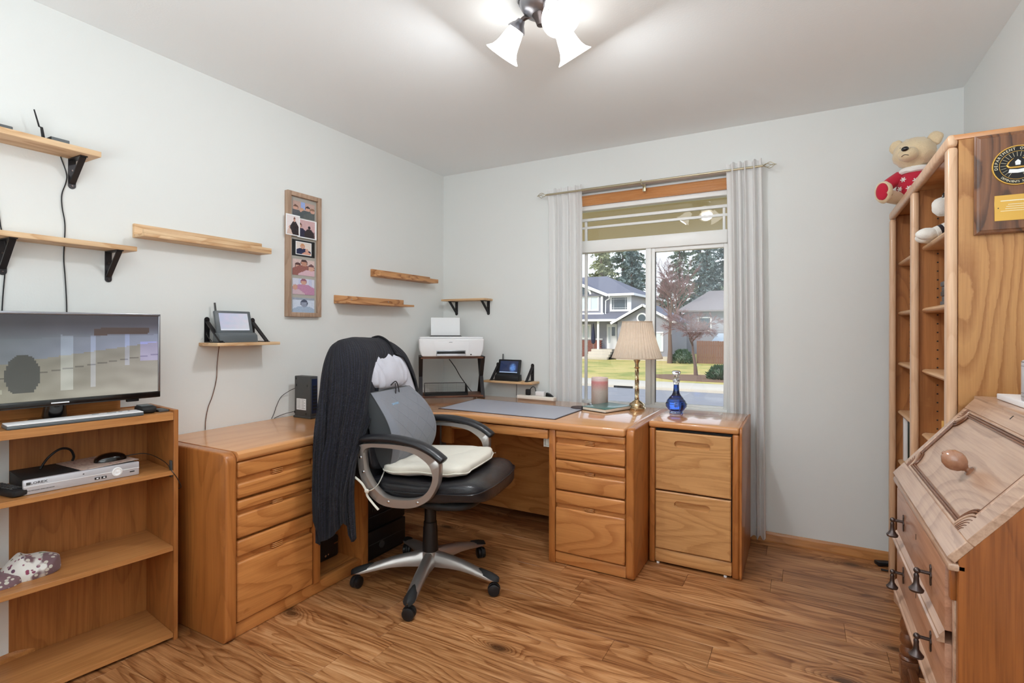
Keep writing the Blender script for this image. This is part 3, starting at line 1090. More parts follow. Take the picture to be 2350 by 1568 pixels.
# ---------------------------------------------------------------- laminate bookcase at left (slightly turned)
A8 = math.radians(-8)
bk = thing('bookcase', 'low brown laminate bookcase carrying the television', 'bookcase', (0.34, -2.207, 0), A8)
LY, LZ = M['lam_y'], M['lam_z']
DB, WB = -0.285, -1.15
for ya in (-0.0, WB + 0.016):
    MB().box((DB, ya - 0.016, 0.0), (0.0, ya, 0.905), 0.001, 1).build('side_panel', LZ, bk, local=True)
for za, zb in ((0.866, 0.896), (0.650, 0.668), (0.352, 0.370), (0.012, 0.030)):
    MB().box((DB + 0.006, WB + 0.016, za), (-0.002, -0.0165, zb), 0.001, 1).build('shelf', LY, bk, local=True)
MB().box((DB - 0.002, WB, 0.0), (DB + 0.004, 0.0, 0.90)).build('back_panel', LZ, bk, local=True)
MB().box((-0.03, -0.022, 0.640), (-0.012, -0.0165, 0.705), 0.001).build('shelf_pin', M['dgrey_plastic'], bk, local=True)


def bkl(p):
    return WM(bk) @ Vector(p)


def in_bk(name, label, cat, p, rz=0.0, group=None):
    w = bkl(p)
    return thing(name, label, cat, w, A8 + rz, group)


# television
tv = in_bk('television', 'small widescreen television showing a dim camera view on the low bookcase', 'television', (-0.10, -0.345, 0.905))
MB().box((-0.022, -0.305, 0.048), (0.0, 0.315, 0.378), 0.004).build('casing', M['black_gloss'], tv, local=True)
b = MB()
b.box((0.0, -0.305, 0.368), (0.006, 0.315, 0.378), 0.002).box((0.0, 0.307, 0.055), (0.006, 0.315, 0.378), 0.002).box((0.0, -0.305, 0.055), (0.006, -0.297, 0.378), 0.002)
b.build('silver_bezel', M['nickel'], tv, local=True)
MB().box((0.0, -0.305, 0.046), (0.007, 0.315, 0.070), 0.003).build('lower_bezel', M['black_gloss'], tv, local=True)
MB().box((-0.02, 0.205, 0.036), (-0.004, 0.245, 0.048), 0.002).build('sensor', M['black_plastic'], tv, local=True)


def tvfn(u, v):
    n = noise.noise((u * 9, v * 9, 0)) * 8
    gl = (118 + 52 * v, 122 + 46 * v, 110 + 58 * v)
    lum = 70 + 46 * (1 - v) * 1.2 + n
    r, g, bb = lum + 4, lum + 6, lum - 6
    horizon = 0.36 + 0.30 * u
    if v < horizon:
        r, g, bb = 118 + 40 * u + n * 2, 116 + 38 * u + n * 2, 100 + 46 * u + n * 2
        q = horizon - v
        if 0.155 < q < 0.168:
            r, g, bb = r - 34, g - 34, bb - 30
    else:
        r, g, bb = 104 + 60 * u * (1 - abs(v - 0.6)) + n, 112 + 58 * u * (1 - abs(v - 0.6)) + n, 112 + 84 * u * (1 - abs(v - 0.6)) + n
    if v > 0.70 + 0.06 * u:
        k = min(1, (v - 0.70) * 5)
        r, g, bb = r * (1 - 0.5 * k) + 20 * k, g * (1 - 0.55 * k) + 20 * k, bb * (1 - 0.55 * k) + 24 * k
    if 0.50 < u < 0.56 and v > 0.10 and v < 0.86 - 0.2 * u:
        r, g, bb = r + 30, g + 34, bb + 36
    if 0.64 < u < 0.665 and 0.12 < v < 0.75:
        r, g, bb = r + 26, g + 30, bb + 40
    if 0.82 < u < 0.84 and 0.36 < v < 0.8:
        r, g, bb = r + 20, g + 24, bb + 40
    if 0.66 < u < 0.95 and 0.70 + 0.08 * u < v < 0.80 + 0.06 * u:
        r, g, bb = 92, 74, 70
    if u > 0.9 and 0.42 < v < 0.66:
        r, g, bb = r + 18, g + 16, bb + 52
    d = ((u - 0.335) / 0.075) ** 2 + ((v - 0.30) / 0.24) ** 2
    if d < 1 and v > 0.1:
        r, g, bb = 74, 76, 72
    if abs((v - 0.42) - (0.06 - u) * 1.6) < 0.02 and u < 0.25:
        r, g, bb = r + 24, g + 26, bb + 24
    ed = (1 - v) * 0.4 + 0.75
    return (max(18, r * ed * 0.92), max(18, g * ed * 0.92), max(18, bb * ed * 0.92))


printed('screen', M['screen'], basis((0.0012, 0.005, 0.219), (0, 1, 0), (0, 0, 1), (1, 0, 0)), 0.604, 0.298, 120, 60, tvfn, tv)
MB().cyl((-0.055, 0.0, 0.004), (-0.045, 0.0, 0.050), 0.036, 0.030, 24).build('stand_neck', M['black_gloss'], tv, local=True)
MB().lathe([(0.0, 0.0), (0.068, 0.0), (0.070, 0.003), (0.05, 0.007), (0.0, 0.008)], 32, Matrix.Translation((-0.07, 0, -0.0085))).build('stand_base', M['black_gloss'], tv, local=True)
MB().box((0.007, -0.022, 0.056), (0.0078, 0.028, 0.060)).build('logo_bar', M['white_plastic'], tv, local=True)
bd = in_bk('wood_board', 'brown wood board standing behind the television on the low bookcase', 'board', (-0.262, -0.4, 0.8965))
MB().box((-0.012, -0.38, 0.0), (0.0, 0.285, 0.085), 0.001).build('board', LY, bd, local=True)
kb = in_bk('keyboard', 'slim white keyboard with dark edge lying in front of the television', 'keyboard', (-0.050, -0.30, 0.8965))
MB().box((-0.035, -0.195, 0.0), (0.045, 0.185, 0.012), 0.004).build('base', M['grey_plastic'], kb, local=True)
MB().box((-0.034, -0.193, 0.012), (0.044, 0.183, 0.0155), 0.001).build('white_deck', M['white_plastic'], kb, local=True)
b = MB()
for i, (yy, w) in enumerate(((0.04, 0.02), (0.085, 0.028), (0.12, 0.012), (0.15, 0.006))):
    b.box((-0.015, yy, 0.0155), (-0.009, yy + w, 0.0162))
b.build('button', M['dgrey_plastic'], kb, local=True)
ph = in_bk('handset', 'black handset with a pale screen at the right end of the bookcase top', 'device', (-0.085, -0.085, 0.8965))
MB().blob((0, 0, 0.014), (0.052, 0.030, 0.014), 0.5, 0.7).build('case', M['black_matte'], ph, local=True)
MB().box((-0.036, -0.020, 0.0265), (0.022, 0.020, 0.0292), 0.001).build('screen', M['grey_plastic'], ph, local=True)
wl_ = in_bk('wallet', 'thin brown grey flat case beside the handset on the bookcase top', 'case', (-0.07, -0.035, 0.8965))
MB().box((-0.04, -0.018, 0.0), (0.03, 0.016, 0.008), 0.002).build('cover', M['dgrey_plastic'], wl_, local=True)

# recorder
dv = in_bk('video_recorder', 'black video recorder with silver front on the upper bookcase shelf', 'recorder', (-0.17, -0.285, 0.6685))
MB().box((-0.10, -0.160, 0.0), (0.115, 0.162, 0.046), 0.002).build('case', M['black_matte'], dv, local=True)
MB().box((0.115, -0.164, -0.0), (0.130, 0.166, 0.050), 0.004).build('front_panel', M['dvr_silver'], dv, local=True)
MB().box((0.130, -0.163, 0.0265), (0.1312, 0.165, 0.0285)).build('trim_line', M['white_plastic'], dv, local=True)
F1 = basis((0.1305, 0, 0), (0, 1, 0), (0, 0, 1), (1, 0, 0))
lettering('LOREX', 0.0115, F1 @ Matrix.Translation((-0.124, 0.0375, 0)), M['ink'], dv, sx=1.25)
lettering('\u25A6', 0.010, F1 @ Matrix.Translation((-0.150, 0.0375, 0)), M['dgrey_plastic'], dv, name='emblem')
MB().box((0.130, -0.156, 0.033), (0.1308, -0.146, 0.042)).build('emblem', M['dgrey_plastic'], dv, local=True)
lettering('HYBRID NETWORK VIDEO RECORDER', 0.0045, F1 @ Matrix.Translation((-0.122, 0.013, 0)), M['dgrey_plastic'], dv, name='small_print')
MB().lathe([(0.0, 0.0), (0.0165, 0.0), (0.0165, 0.002), (0.012, 0.003), (0.011, 0.001), (0.004, 0.001), (0.003, 0.003), (0, 0.003)], 28, F1 @ Matrix.Translation((0.095, 0.026, 0))).build('dial', M['white_plastic'], dv, local=True)
for yy in (0.028, 0.048):
    MB().box((0.130, yy, 0.010), (0.1315, yy + 0.015, 0.018)).build('port', M['ink'], dv, local=True)
    MB().box((0.1315, yy + 0.005, 0.012), (0.1320, yy + 0.011, 0.016)).build('port_tongue', M['white_plastic'], dv, local=True)
MB().box((0.130, 0.135, 0.015), (0.1312, 0.150, 0.0185)).build('usb_slot', M['ink'], dv, local=True)
MB().box((0.130, -0.006, 0.037), (0.1308, -0.002, 0.040)).build('indicator', M['ink'], dv, local=True)
mp_ = in_bk('mouse_pad', 'small marbled beige mouse pad lying on the video recorder', 'mouse pad', (-0.17, -0.22, 0.7150))
MB().box((-0.10, -0.085, 0.0), (0.10, 0.10, 0.0025), 0.001, 1, Matrix.Rotation(0.16, 4, 'Z')).build('pad', M['marble_mat'], mp_, local=True)
ms = in_bk('computer_mouse', 'black computer mouse on the marbled mouse pad', 'mouse', (-0.150, -0.180, 0.7178))
MB().blob((0, 0, 0.0), (0.031, 0.052, 0.030), 0.9, 0.8, fn=lambda p: (p[0], p[1], max(p[2], 0.0))).build('body', M['black_gloss'], ms, local=True)
tag(MB().tube([bkl(q) for q in ((-0.155, -0.128, 0.724), (-0.12, -0.07, 0.727), (-0.04, -0.035, 0.700), (0.004, -0.022, 0.664), (0.006, -0.006, 0.635), (0.004, 0.008, 0.60), (-0.03, 0.012, 0.585))], 0.0016, 6, smooth=6).build('mouse_cable', M['black_plastic']), 'thin black cable running from the mouse over the bookcase edge', 'cable')
tag(MB().tube([bkl(q) for q in ((-0.20, -0.375, 0.716), (-0.215, -0.35, 0.75), (-0.22, -0.315, 0.775), (-0.225, -0.285, 0.768), (-0.23, -0.272, 0.74), (-0.235, -0.275, 0.722))], 0.0042, 8, smooth=6).build('cable_loop', M['black_plastic']), 'looped black plug cable standing behind the mouse pad', 'cable')
rm = in_bk('remote_control', 'black remote control left of the video recorder', 'remote', (-0.115, -0.475, 0.6685), 0.25)
MB().blob((0, 0, 0.012), (0.085, 0.024, 0.012), 0.4, 0.35).build('body', M['black_matte'], rm, local=True)
b = MB()
for i in range(8):
    for j in range(3):
        b.box((-0.068 + i * 0.016, -0.016 + j * 0.012, 0.0235), (-0.058 + i * 0.016, -0.008 + j * 0.012, 0.0265), 0.001, 1)
b.build('keypad', M['dgrey_plastic'], rm, local=True)
# folded floral cloth on the middle shelf
fl = in_bk('floral_pouch', 'bunched floral cotton cloth pouch on the middle bookcase shelf', 'pouch', (-0.15, -0.44, 0.3705))


def pf(p):
    q = Vector(p)
    n1 = noise.noise(q * 22) * 0.010 + noise.noise(q * 9) * 0.014
    return (p[0] + n1, p[1] + n1 * 0.7, max(0.0, p[2] * (1 - 0.25 * abs(math.sin(p[1] * 26))) + n1))


MB().blob((0.01, 0.03, 0.018), (0.07, 0.075, 0.062), 0.8, 0.9, 40, 24, pf).build('cloth', M['floral'], fl, local=True)
MB().blob((0.02, -0.07, 0.008), (0.075, 0.085, 0.040), 0.8, 0.9, 40, 24, pf).build('cloth', M['floral'], fl, local=True)
# ---------------------------------------------------------------- ceiling light
cl = thing('ceiling_light', 'bronze ceiling light with three lit flared white glass shades', 'ceiling light', (1.651, -1.643, 2.44))
MB().lathe([(0.0, -0.062), (0.03, -0.060), (0.062, -0.048), (0.078, -0.022), (0.082, -0.006), (0.082, 0.0)], 32).build('canopy', M['nickel'], cl, local=True)
MB().lathe([(0.083, -0.010), (0.088, -0.006), (0.088, 0.0)], 32, cap=False).build('canopy_ring', M['chrome'], cl, local=True)
MB().lathe([(0.0, -0.098), (0.014, -0.096), (0.02, -0.08), (0.03, -0.066), (0.034, -0.055)], 20).build('hub', M['dark_metal'], cl, local=True)
for k, (az, tilt) in enumerate(((-40, 40), (64, 38), (178, 38))):
    a = math.radians(az)
    d = Vector((math.cos(a), math.sin(a), 0))
    n0 = Vector((0, 0, -0.050)) + d * 0.080
    dirv = (d * math.sin(math.radians(tilt)) + Vector((0, 0, -math.cos(math.radians(tilt))))).normalized()
    MB().tube([d * 0.03 + Vector((0, 0, -0.05)), d * 0.065 + Vector((0, 0, -0.047)), n0 + dirv * 0.01], 0.009, 8, smooth=4).build('arm', M['dark_metal'], cl, local=True)
    side = dirv.cross(Vector((0, 0, 1))).normalized()
    mm = basis(n0, side, dirv.cross(side), dirv)
    cup = MB().lathe([(0.0, 0.0), (0.014, 0.002), (0.018, 0.012), (0.020, 0.016), (0.026, 0.022), (0.034, 0.034), (0.036, 0.040)], 24, mm, cap=False)
    cup.build('socket_cup', M['nickel'], cl, local=True)
    sp = [(0.027, 0.030), (0.031, 0.045), (0.036, 0.066), (0.040, 0.088), (0.045, 0.108), (0.054, 0.126), (0.066, 0.138), (0.070, 0.141)]
    solid(MB().lathe(sp, 40, mm, cap=False).build('shade', M['lit_glass'], cl, local=True), 0.003, 1)
    MB().blob((0, 0, 0.085), (0.026, 0.026, 0.034), n=16, k=10, m=mm).build('bulb', M['lit_glass'], cl, local=True)
    pp = WM(cl) @ (n0 + dirv * 0.150)
    lo_ = lamp('ceiling_bulb_light', 'AREA', pp, 6.8, (0.92, 0.965, 1.0), size=0.10)
    lo_.data.shape = 'DISK'
    lo_.rotation_euler = (-dirv).to_track_quat('Z', 'Y').to_euler()

# ---------------------------------------------------------------- wall shelves and brackets
BMt = M['black_metal']


def bracket(parent, p, nrm, inward, down=1, L=0.115, D=0.10, wdt=0.024):
    """triangular strap bracket at wall point p under (down=1) or above (down=-1) a board"""
    p, n, i_ = Vector(p), Vector(nrm), Vector(inward)
    z = Vector((0, 0, -down))
    m = basis(p, i_, z, n)      # x along wall, y away from the board, z out of the wall
    m = basis(p, i_, z, None) if False else Matrix(((i_.x, z.x, n.x, p.x), (i_.y, z.y, n.y, p.y), (i_.z, z.z, n.z, p.z), (0, 0, 0, 1)))
    h = wdt / 2
    t = 0.004
    poly = [(-h, 0), (h, 0)] + [(h * math.cos(a), L - h + h * math.sin(a)) for a in [PI * q / 10 for q in range(11)]]
    b = MB()
    b.prism(poly, 0.0, t, m)
    b.box((-h, 0, 0), (h, t, D), 0, 1, m)
    a0, a1 = Vector((0, L * 0.82, t)), Vector((0, t, D * 0.93))
    d = (a1 - a0)
    s = MB()
    mm = m @ basis(a0, (1, 0, 0), d.normalized().cross(Vector((1, 0, 0))), d.normalized())
    b.box((-h * 0.8, -0.003, 0), (h * 0.8, 0.003, d.length), 0, 1, mm)
    o = b.build('bracket', BMt, parent)
    bmesh_fix(o)
    for yy in (L - h, L * 0.38):
        q = MB().lathe([(0.0, 0.002), (0.003, 0.002), (0.004, 0.0)], 10, m @ Matrix.Translation((0, yy, t)))
        q.build('screw', M['dark_metal'], o)
    return o


def bmesh_fix(o):
    bm_ = bmesh.new()
    bm_.from_mesh(o.data)
    bmesh.ops.recalc_face_normals(bm_, faces=bm_.faces)
    bm_.to_mesh(o.data)
    bm_.free()


s1 = thing('wall_shelf', 'long upper bracket shelf high on the left wall above the television', 'shelf', (0, -2.9, 1.884))
MB().box((0.0, -3.05, 1.884), (0.133, -2.381, 1.905), 0.002).build('board', M['pine_y'], s1)
bracket(s1, (0, -2.424, 1.884), (1, 0, 0), (0, 1, 0))
bracket(s1, (0, -2.98, 1.884), (1, 0, 0), (0, 1, 0))
s2 = thing('wall_shelf', 'lower bracket shelf on the left wall just above the television', 'shelf', (0, -2.6, 1.54))
MB().box((0.0, -2.79, 1.541), (0.112, -2.246, 1.560), 0.002).build('board', M['pine_y'], s2)
bracket(s2, (0, -2.301, 1.541), (1, 0, 0), (0, 1, 0), L=0.126, D=0.098)
bracket(s2, (0, -2.627, 1.541), (1, 0, 0), (0, 1, 0), L=0.126, D=0.098)
rt = thing('camera_receiver', 'small grey receiver box with a tall thin antenna on the upper shelf', 'device', (0.06, -2.49, 1.905))
MB().box((0.025, -2.520, 1.9055), (0.085, -2.463, 1.930), 0.002).build('case', M['black_matte'], rt)
MB().box((0.085, -2.518, 1.9065), (0.0865, -2.465, 1.929)).build('front_plate', M['grey_plastic'], rt)
MB().tube([(0.045, -2.525, 1.910), (0.043, -2.532, 1.965), (0.040, -2.538, 1.967), (0.038, -2.552, 2.025)], [0.006, 0.0045, 0.003, 0.0024], 8).build('antenna', M['black_matte'], rt)
r2 = thing('set_top_box', 'flat grey box at the far left end of the upper shelf', 'device', (0.06, -2.7, 1.905))
MB().box((0.02, -2.80, 1.9055), (0.085, -2.625, 1.928), 0.002).build('case', M['black_matte'], r2)
MB().box((0.085, -2.798, 1.9065), (0.0865, -2.627, 1.9265)).build('front_plate', M['grey_plastic'], r2)


def cable(label, pts, r, mat=None, smooth=6, name='cable'):
    return tag(MB().tube(pts, r, 6, smooth=smooth).build(name, mat or M['black_plastic']), label, 'cable')


cable('black cable hanging down the wall from the right end of the upper shelf',
      [(0.004, -2.465, 1.90), (0.005, -2.460, 1.88), (0.005, -2.443, 1.825), (0.005, -2.444, 1.79), (0.005, -2.457, 1.74), (0.005, -2.456, 1.69), (0.005, -2.447, 1.62), (0.003, -2.450, 1.50), (0.005, -2.446, 1.42), (0.005, -2.441, 1.30), (0.005, -2.440, 1.12)], 0.0022)
cable('black cable hanging down the wall at the left edge beside the television',
      [(0.004, -2.66, 1.90), (0.005, -2.64, 1.66), (0.005, -2.630, 1.57), (0.005, -2.617, 1.51), (0.005, -2.619, 1.45), (0.005, -2.628, 1.30), (0.005, -2.63, 1.10)], 0.0022)


def ledge(label, y0, y1, zb, back, lip, mat, depth=0.092, off=0.0, screws=()):
    t = thing('picture_ledge', label, 'shelf', (0, (y0 + y1) / 2, zb))
    MB().box((0, y0, zb), (0.014, y1, back), 0.0015).build('back_rail', mat, t)
    MB().box((0.014, y0 + off, zb - 0.0), (depth, y1 + off, zb + 0.013), 0.0015).build('tray', mat, t)
    if lip:
        MB().box((depth - 0.012, y0 + off, zb + 0.013), (depth, y1 + off, lip), 0.001).build('lip', mat, t)
    for y in screws:
        MB().cyl((0.014, y, zb + 0.030), (0.0165, y, zb + 0.030), 0.0042, n=12).build('screw', M['chrome'], t)
    return t


ledge('long pale wood picture ledge left of the photo frame', -2.212, -1.610, 1.612, 1.672, 1.641, M['pine_y'])
ledge('brown wood picture ledge nearest the room corner, the higher of the short pair', -0.805, -0.188, 1.572, 1.622, 1.600, M['acacia_y'])
ledge('brown wood picture ledge with two bright screws, the lower of the short pair', -1.115, -0.490, 1.381, 1.432, None, M['acacia_y'], 0.110, screws=(-0.985, -0.65))

# small shelf with upward brackets + display
s3 = thing('wall_shelf', 'short pale shelf with upturned brackets carrying a small display on the left wall', 'shelf', (0, -1.765, 1.144))
MB().box((0.0, -1.931, 1.144), (0.148, -1.600, 1.159), 0.002).build('board', M['pine_y'], s3)
bracket(s3, (0, -1.893, 1.159), (1, 0, 0), (0, 1, 0), -1, L=0.122, D=0.125)
bracket(s3, (0, -1.655, 1.159), (1, 0, 0), (0, 1, 0), -1, L=0.122, D=0.125)


def display(label, loc, rz, w, h, fn, base_mat):
    """tabletop display in a charging stand: local x is outwards, y to the viewer's right"""
    t = thing('monitor_display', label, 'monitor', loc, rz)
    MB().prism([(-0.030, 0), (0.030, 0), (0.026, 0.034), (0.010, 0.046), (-0.026, 0.046)], -w * 0.53, w * 0.53, basis((0, 0, 0), (1, 0, 0), (0, 0, 1), (0, 1, 0)), 0.003).build('stand', base_mat, t, local=True)
    m = Matrix.Translation((-0.004, 0, 0.040)) @ Matrix.Rotation(math.radians(-14), 4, 'Y')
    MB().box((-0.010, -w / 2, 0.0), (0.006, w / 2, h), 0.005, 2, m).build('frame', base_mat, t, local=True)
    printed('screen', M['screen'], m @ basis((0.0063, 0, h * 0.52), (0, 1, 0), (0, 0, 1), (1, 0, 0)), w * 0.80, h * 0.74, 24, 14, fn, t)
    MB().tube([(-0.034, -w * 0.36, 0.08), (-0.048, -w * 0.38, h + 0.02), (-0.054, -w * 0.395, h + 0.075)], [0.0055, 0.005, 0.0045], 8).build('antenna', M['dgrey_plastic'], t, local=True)
    return t


display('grey display with pale screen in a stand on the short left wall shelf', (0.085, -1.800, 1.1595), 0, 0.185, 0.115,
        lambda u, v: (176 + 14 * u + 8 * noise.noise((u * 6, v * 6, 1)), 178 + 12 * u, 196 + 6 * v) if v > 0.1 else (208, 212, 222), M['grey_plastic'])
cable('thin dark cable falling from the short left wall shelf to the low cabinet',
      [(0.006, -1.835, 1.142), (0.006, -1.845, 1.05), (0.006, -1.848, 0.98), (0.006, -1.868, 0.90), (0.006, -1.888, 0.85), (0.006, -1.900, 0.79), (0.006, -1.902, 0.742)], 0.0018, M['rust_x'])
cable('black lead curling beside the display on the short left wall shelf', [(0.06, -1.905, 1.166), (0.05, -1.915, 1.185), (0.03, -1.910, 1.20), (0.02, -1.895, 1.185), (0.012, -1.885, 1.163)], 0.002)

# corner shelf and display shelf on the window wall
s4 = thing('wall_shelf', 'short bracket shelf beside the room corner above the printer', 'shelf', (0.27, 0, 1.44))
MB().box((0.070, -0.125, 1.440), (0.458, 0.0, 1.455), 0.002).build('board', M['pine_x'], s4)
bracket(s4, (0.129, 0, 1.440), (0, -1, 0), (1, 0, 0), L=0.106, D=0.10)
bracket(s4, (0.421, 0, 1.440), (0, -1, 0), (1, 0, 0), L=0.106, D=0.10)
s5 = thing('wall_shelf', 'short pale shelf with upturned brackets carrying a dark display beside the window curtain', 'shelf', (0.64, 0, 0.84))
MB().box((0.450, -0.120, 0.838), (0.850, 0.0, 0.853), 0.002).build('board', M['pine_x'], s5)
bracket(s5, (0.506, 0, 0.853), (0, -1, 0), (1, 0, 0), -1, L=0.125, D=0.105)
bracket(s5, (0.795, 0, 0.853), (0, -1, 0), (1, 0, 0), -1, L=0.125, D=0.105)


def scr2(u, v):
    b = max(0.0, 1 - ((u - 0.72) / 0.22) ** 2 - ((v - 0.42) / 0.45) ** 2)
    n = max(0, noise.noise((u * 9, v * 9, 3)))
    if v < 0.07:
        return (150, 170, 200)
    return (36 + 50 * b + 60 * n * b, 46 + 80 * b + 90 * n * b, 74 + 120 * b + 60 * n * b)


display('black display with dark blue screen on the short shelf beside the window curtain', (0.632, -0.072, 0.8535), -PI / 2, 0.185, 0.115, scr2, M['black_plastic'])
cable('thin dark cable below the shelf beside the window curtain', [(0.665, -0.006, 0.838), (0.668, -0.006, 0.80), (0.664, -0.006, 0.742)], 0.0016)

# ---------------------------------------------------------------- photo frame
pf_ = thing('photo_frame', 'tall narrow weathered wood frame holding a column of six photographs', 'picture frame', (0, -1.347, 1.64))
y0, y1, za, zb = -1.463, -1.232, 1.294, 1.990
for lo, hi in (((0, y0, za), (0.028, y0 + 0.024, zb)), ((0, y1 - 0.024, za), (0.028, y1, zb)),
               ((0, y0 + 0.024, za), (0.028, y1 - 0.024, za + 0.024)), ((0, y0 + 0.024, zb - 0.024), (0.028, y1 - 0.024, zb))):
    MB().box(lo, hi, 0.0015).build('frame_rail', M['frame_w'], pf_)
MB().box((0.003, y0 + 0.022, za + 0.022), (0.010, y1 - 0.022, zb - 0.022)).build('mat_board', plain('grey_mat_board', c(172, 168, 160), 0.8), pf_)


def people(bg, figs, dark=(30, 28, 40), floor=None):
    def fn(u, v):
        col = bg(u, v)
        if floor and v < floor[0]:
            col = floor[1]
        for (cx_, top, sz, skin, cloth, hair) in figs:
            dx = (u - cx_)
            hd = (dx / (sz * 0.38)) ** 2 + ((v - top + sz * 0.5) / (sz * 0.55)) ** 2
            if v < top - sz * 0.95 and abs(dx) < sz * (0.55 + 0.9 * min(1.0, (top - sz * 0.95 - v) * 4)):
                col = cloth
            if hd < 1:
                col = hair if v > top - sz * 0.38 or abs(dx) > sz * 0.30 else skin
        n = noise.noise((u * 20, v * 20, cx_ if figs else 0)) * 8
        return tuple(max(0, min(255, q + n)) for q in col)
    return fn


SK = (206, 160, 142)
pics = [
    people(lambda u, v: (150, 170, 220) if 0.35 < u < 0.55 and v > 0.55 else (190, 160, 150), [(0.13, 0.75, 0.3, SK, (90, 90, 96), (110, 80, 70)), (0.42, 0.62, 0.3, SK, (84, 88, 94), (200, 160, 130)), (0.68, 0.80, 0.3, SK, (80, 88, 92), (60, 50, 50)), (0.9, 0.72, 0.3, SK, (90, 96, 96), (140, 110, 90))], floor=(0.12, (200, 180, 150))),
    people(lambda u, v: (206, 170, 172) if v > 0.4 else (150, 120, 124), [(0.12, 0.8, 0.3, SK, (44, 44, 70), (90, 60, 50)), (0.66, 0.70, 0.2, (60, 50, 56), (50, 44, 50), (30, 28, 34))], floor=(0.2, (120, 90, 92))),
    people(lambda u, v: (226, 214, 206), [(0.42, 0.9, 0.42, SK, (40, 46, 78), (206, 150, 110)), (0.72, 0.5, 0.3, SK, (214, 160, 140), SK)]),
    people(lambda u, v: (214, 190, 186), [(0.24, 0.78, 0.36, SK, (170, 120, 120), (90, 60, 60)), (0.52, 1.0, 0.40, (190, 140, 120), (150, 96, 90), (80, 60, 60)), (0.84, 0.74, 0.40, SK, (214, 180, 190), (110, 80, 84))]),
    people(lambda u, v: (196, 200, 226) if (u * 17) % 1 > 0.4 and v > 0.4 else (224, 222, 230), [(0.50, 1.0, 0.36, SK, (190, 140, 170), (150, 100, 120)), (0.12, 0.6, 0.3, SK, (206, 180, 190), SK)], floor=(0.1, (190, 190, 170))),
    people(lambda u, v: (206, 216, 232) if v < 0.88 else (160, 168, 184), [(0.52, 0.88, 0.44, (150, 158, 178), (168, 184, 206), (86, 92, 110))]),
]
zc = 1.899
gap = 0.1085
for i, fn in enumerate(pics):
    z = zc - i * gap
    ww, hh = 0.150, 0.090
    yy = -1.345
    if i == 2:
        MB().box((0.0105, -1.345 - 0.077, z - 0.046), (0.0112, -1.345 + 0.077, z + 0.046)).build('photo_backing', M['black_matte'], pf_)
        MB().box((0.0112, yy - 0.050 - 0.004, z - 0.037), (0.0116, yy + 0.050 + 0.004, z + 0.037)).build('photo_border', M['white_paper'], pf_)
        ww, hh = 0.098, 0.066
    printed('photograph', M['print'], basis((0.0122, yy, z), (0, 1, 0), (0, 0, 1), (1, 0, 0)), ww, hh, 36, 22, fn, pf_, local=False)
ex = thing('loose_photo', 'loose print tucked over the left edge of the tall photo frame', 'photograph', (0.030, -1.437, 1.80))
MB().box((0.0285, -1.477, 1.743), (0.0293, -1.385, 1.858), 0.0, 1).build('paper', M['white_paper'], ex)
printed('image', M['print'], basis((0.0296, -1.431, 1.80), (0, 1, 0), (0, 0, 1), (1, 0, 0)), 0.080, 0.104, 26, 34,
        people(lambda u, v: (232, 222, 222), [(0.62, 0.92, 0.24, SK, (40, 32, 38), (120, 80, 70)), (0.22, 0.45, 0.16, SK, (214, 190, 180), SK)], floor=(0.08, (200, 170, 160))), ex, local=False)
e2 = thing('loose_photo', 'loose print slipped over the second opening of the tall photo frame', 'photograph', (0.03, -1.345, 1.79))
MB().box((0.0262, -1.400, 1.7395), (0.0268, -1.268, 1.846)).build('paper', M['white_paper'], e2)
printed('image', M['print'], basis((0.0270, -1.339, 1.793), (0, 1, 0), (0, 0, 1), (1, 0, 0)), 0.118, 0.096, 34, 26, pics[1], e2, local=False)

# ---------------------------------------------------------------- modem
mo = thing('modem', 'upright dark grey modem with a white sticker on the low cabinet', 'modem', (0.12, -1.41, 0.7405))
MB().prism([(0.058, -1.441), (0.184, -1.441), (0.184, -1.392), (0.058, -1.392)], 0.7405, 0.968, None, 0.003).build('body', M['dgrey_plastic'], mo)
MB().box((0.052, -1.445, 0.7405), (0.190, -1.388, 0.752), 0.003).build('foot', M['dgrey_plastic'], mo)
MB().box((0.184, -1.433, 0.768), (0.1865, -1.397, 0.955)).build('port_panel', M['modem_blue'], mo)
MB().box((0.076, -1.4425, 0.785), (0.150, -1.4412, 0.846)).build('sticker', M['white_paper'], mo)
q = MB()
for i in range(7):
    q.box((0.081, -1.4432, 0.838 - i * 0.0075), (0.108, -1.4425, 0.8395 - i * 0.0075)).box((0.116, -1.4432, 0.838 - i * 0.0075), (0.145 - 0.01 * (i % 2), -1.4425, 0.8395 - i * 0.0075))
sm = q.build('sticker_print', M['dgrey_plastic'], mo)
sm['kind'] = 'stuff'
for i in range(8):
    MB().box((0.1865, -1.428, 0.785 + i * 0.0175), (0.188, -1.402, 0.796 + i * 0.0175)).build('port', M['black_plastic'], mo)
for x, z in ((0.074, 0.918), (0.160, 0.918), (0.07, 0.955), (0.15, 0.765), (0.06, 0.770)):
    MB().box((x - 0.003, -1.4425, z - 0.006), (x + 0.003, -1.4412, z + 0.006)).build('slot', M['black_plastic'], mo)
cable('thin dark cable arching from the wall into the modem', [(0.006, -1.545, 0.742), (0.006, -1.530, 0.77), (0.008, -1.515, 0.81), (0.012, -1.49, 0.855), (0.03, -1.45, 0.885), (0.056, -1.43, 0.900)], 0.0016)
cable('thin dark cable running low along the wall behind the modem', [(0.006, -1.53, 0.743), (0.008, -1.50, 0.752), (0.02, -1.46, 0.762), (0.056, -1.42, 0.772)], 0.0016)
ad = thing('power_adapter', 'small black adapter with looped wires beside the modem', 'adapter', (0.10, -1.30, 0.7405))
MB().blob((0.11, -1.30, 0.755), (0.035, 0.05, 0.014), 0.4, 0.5).build('case', M['black_plastic'], ad)
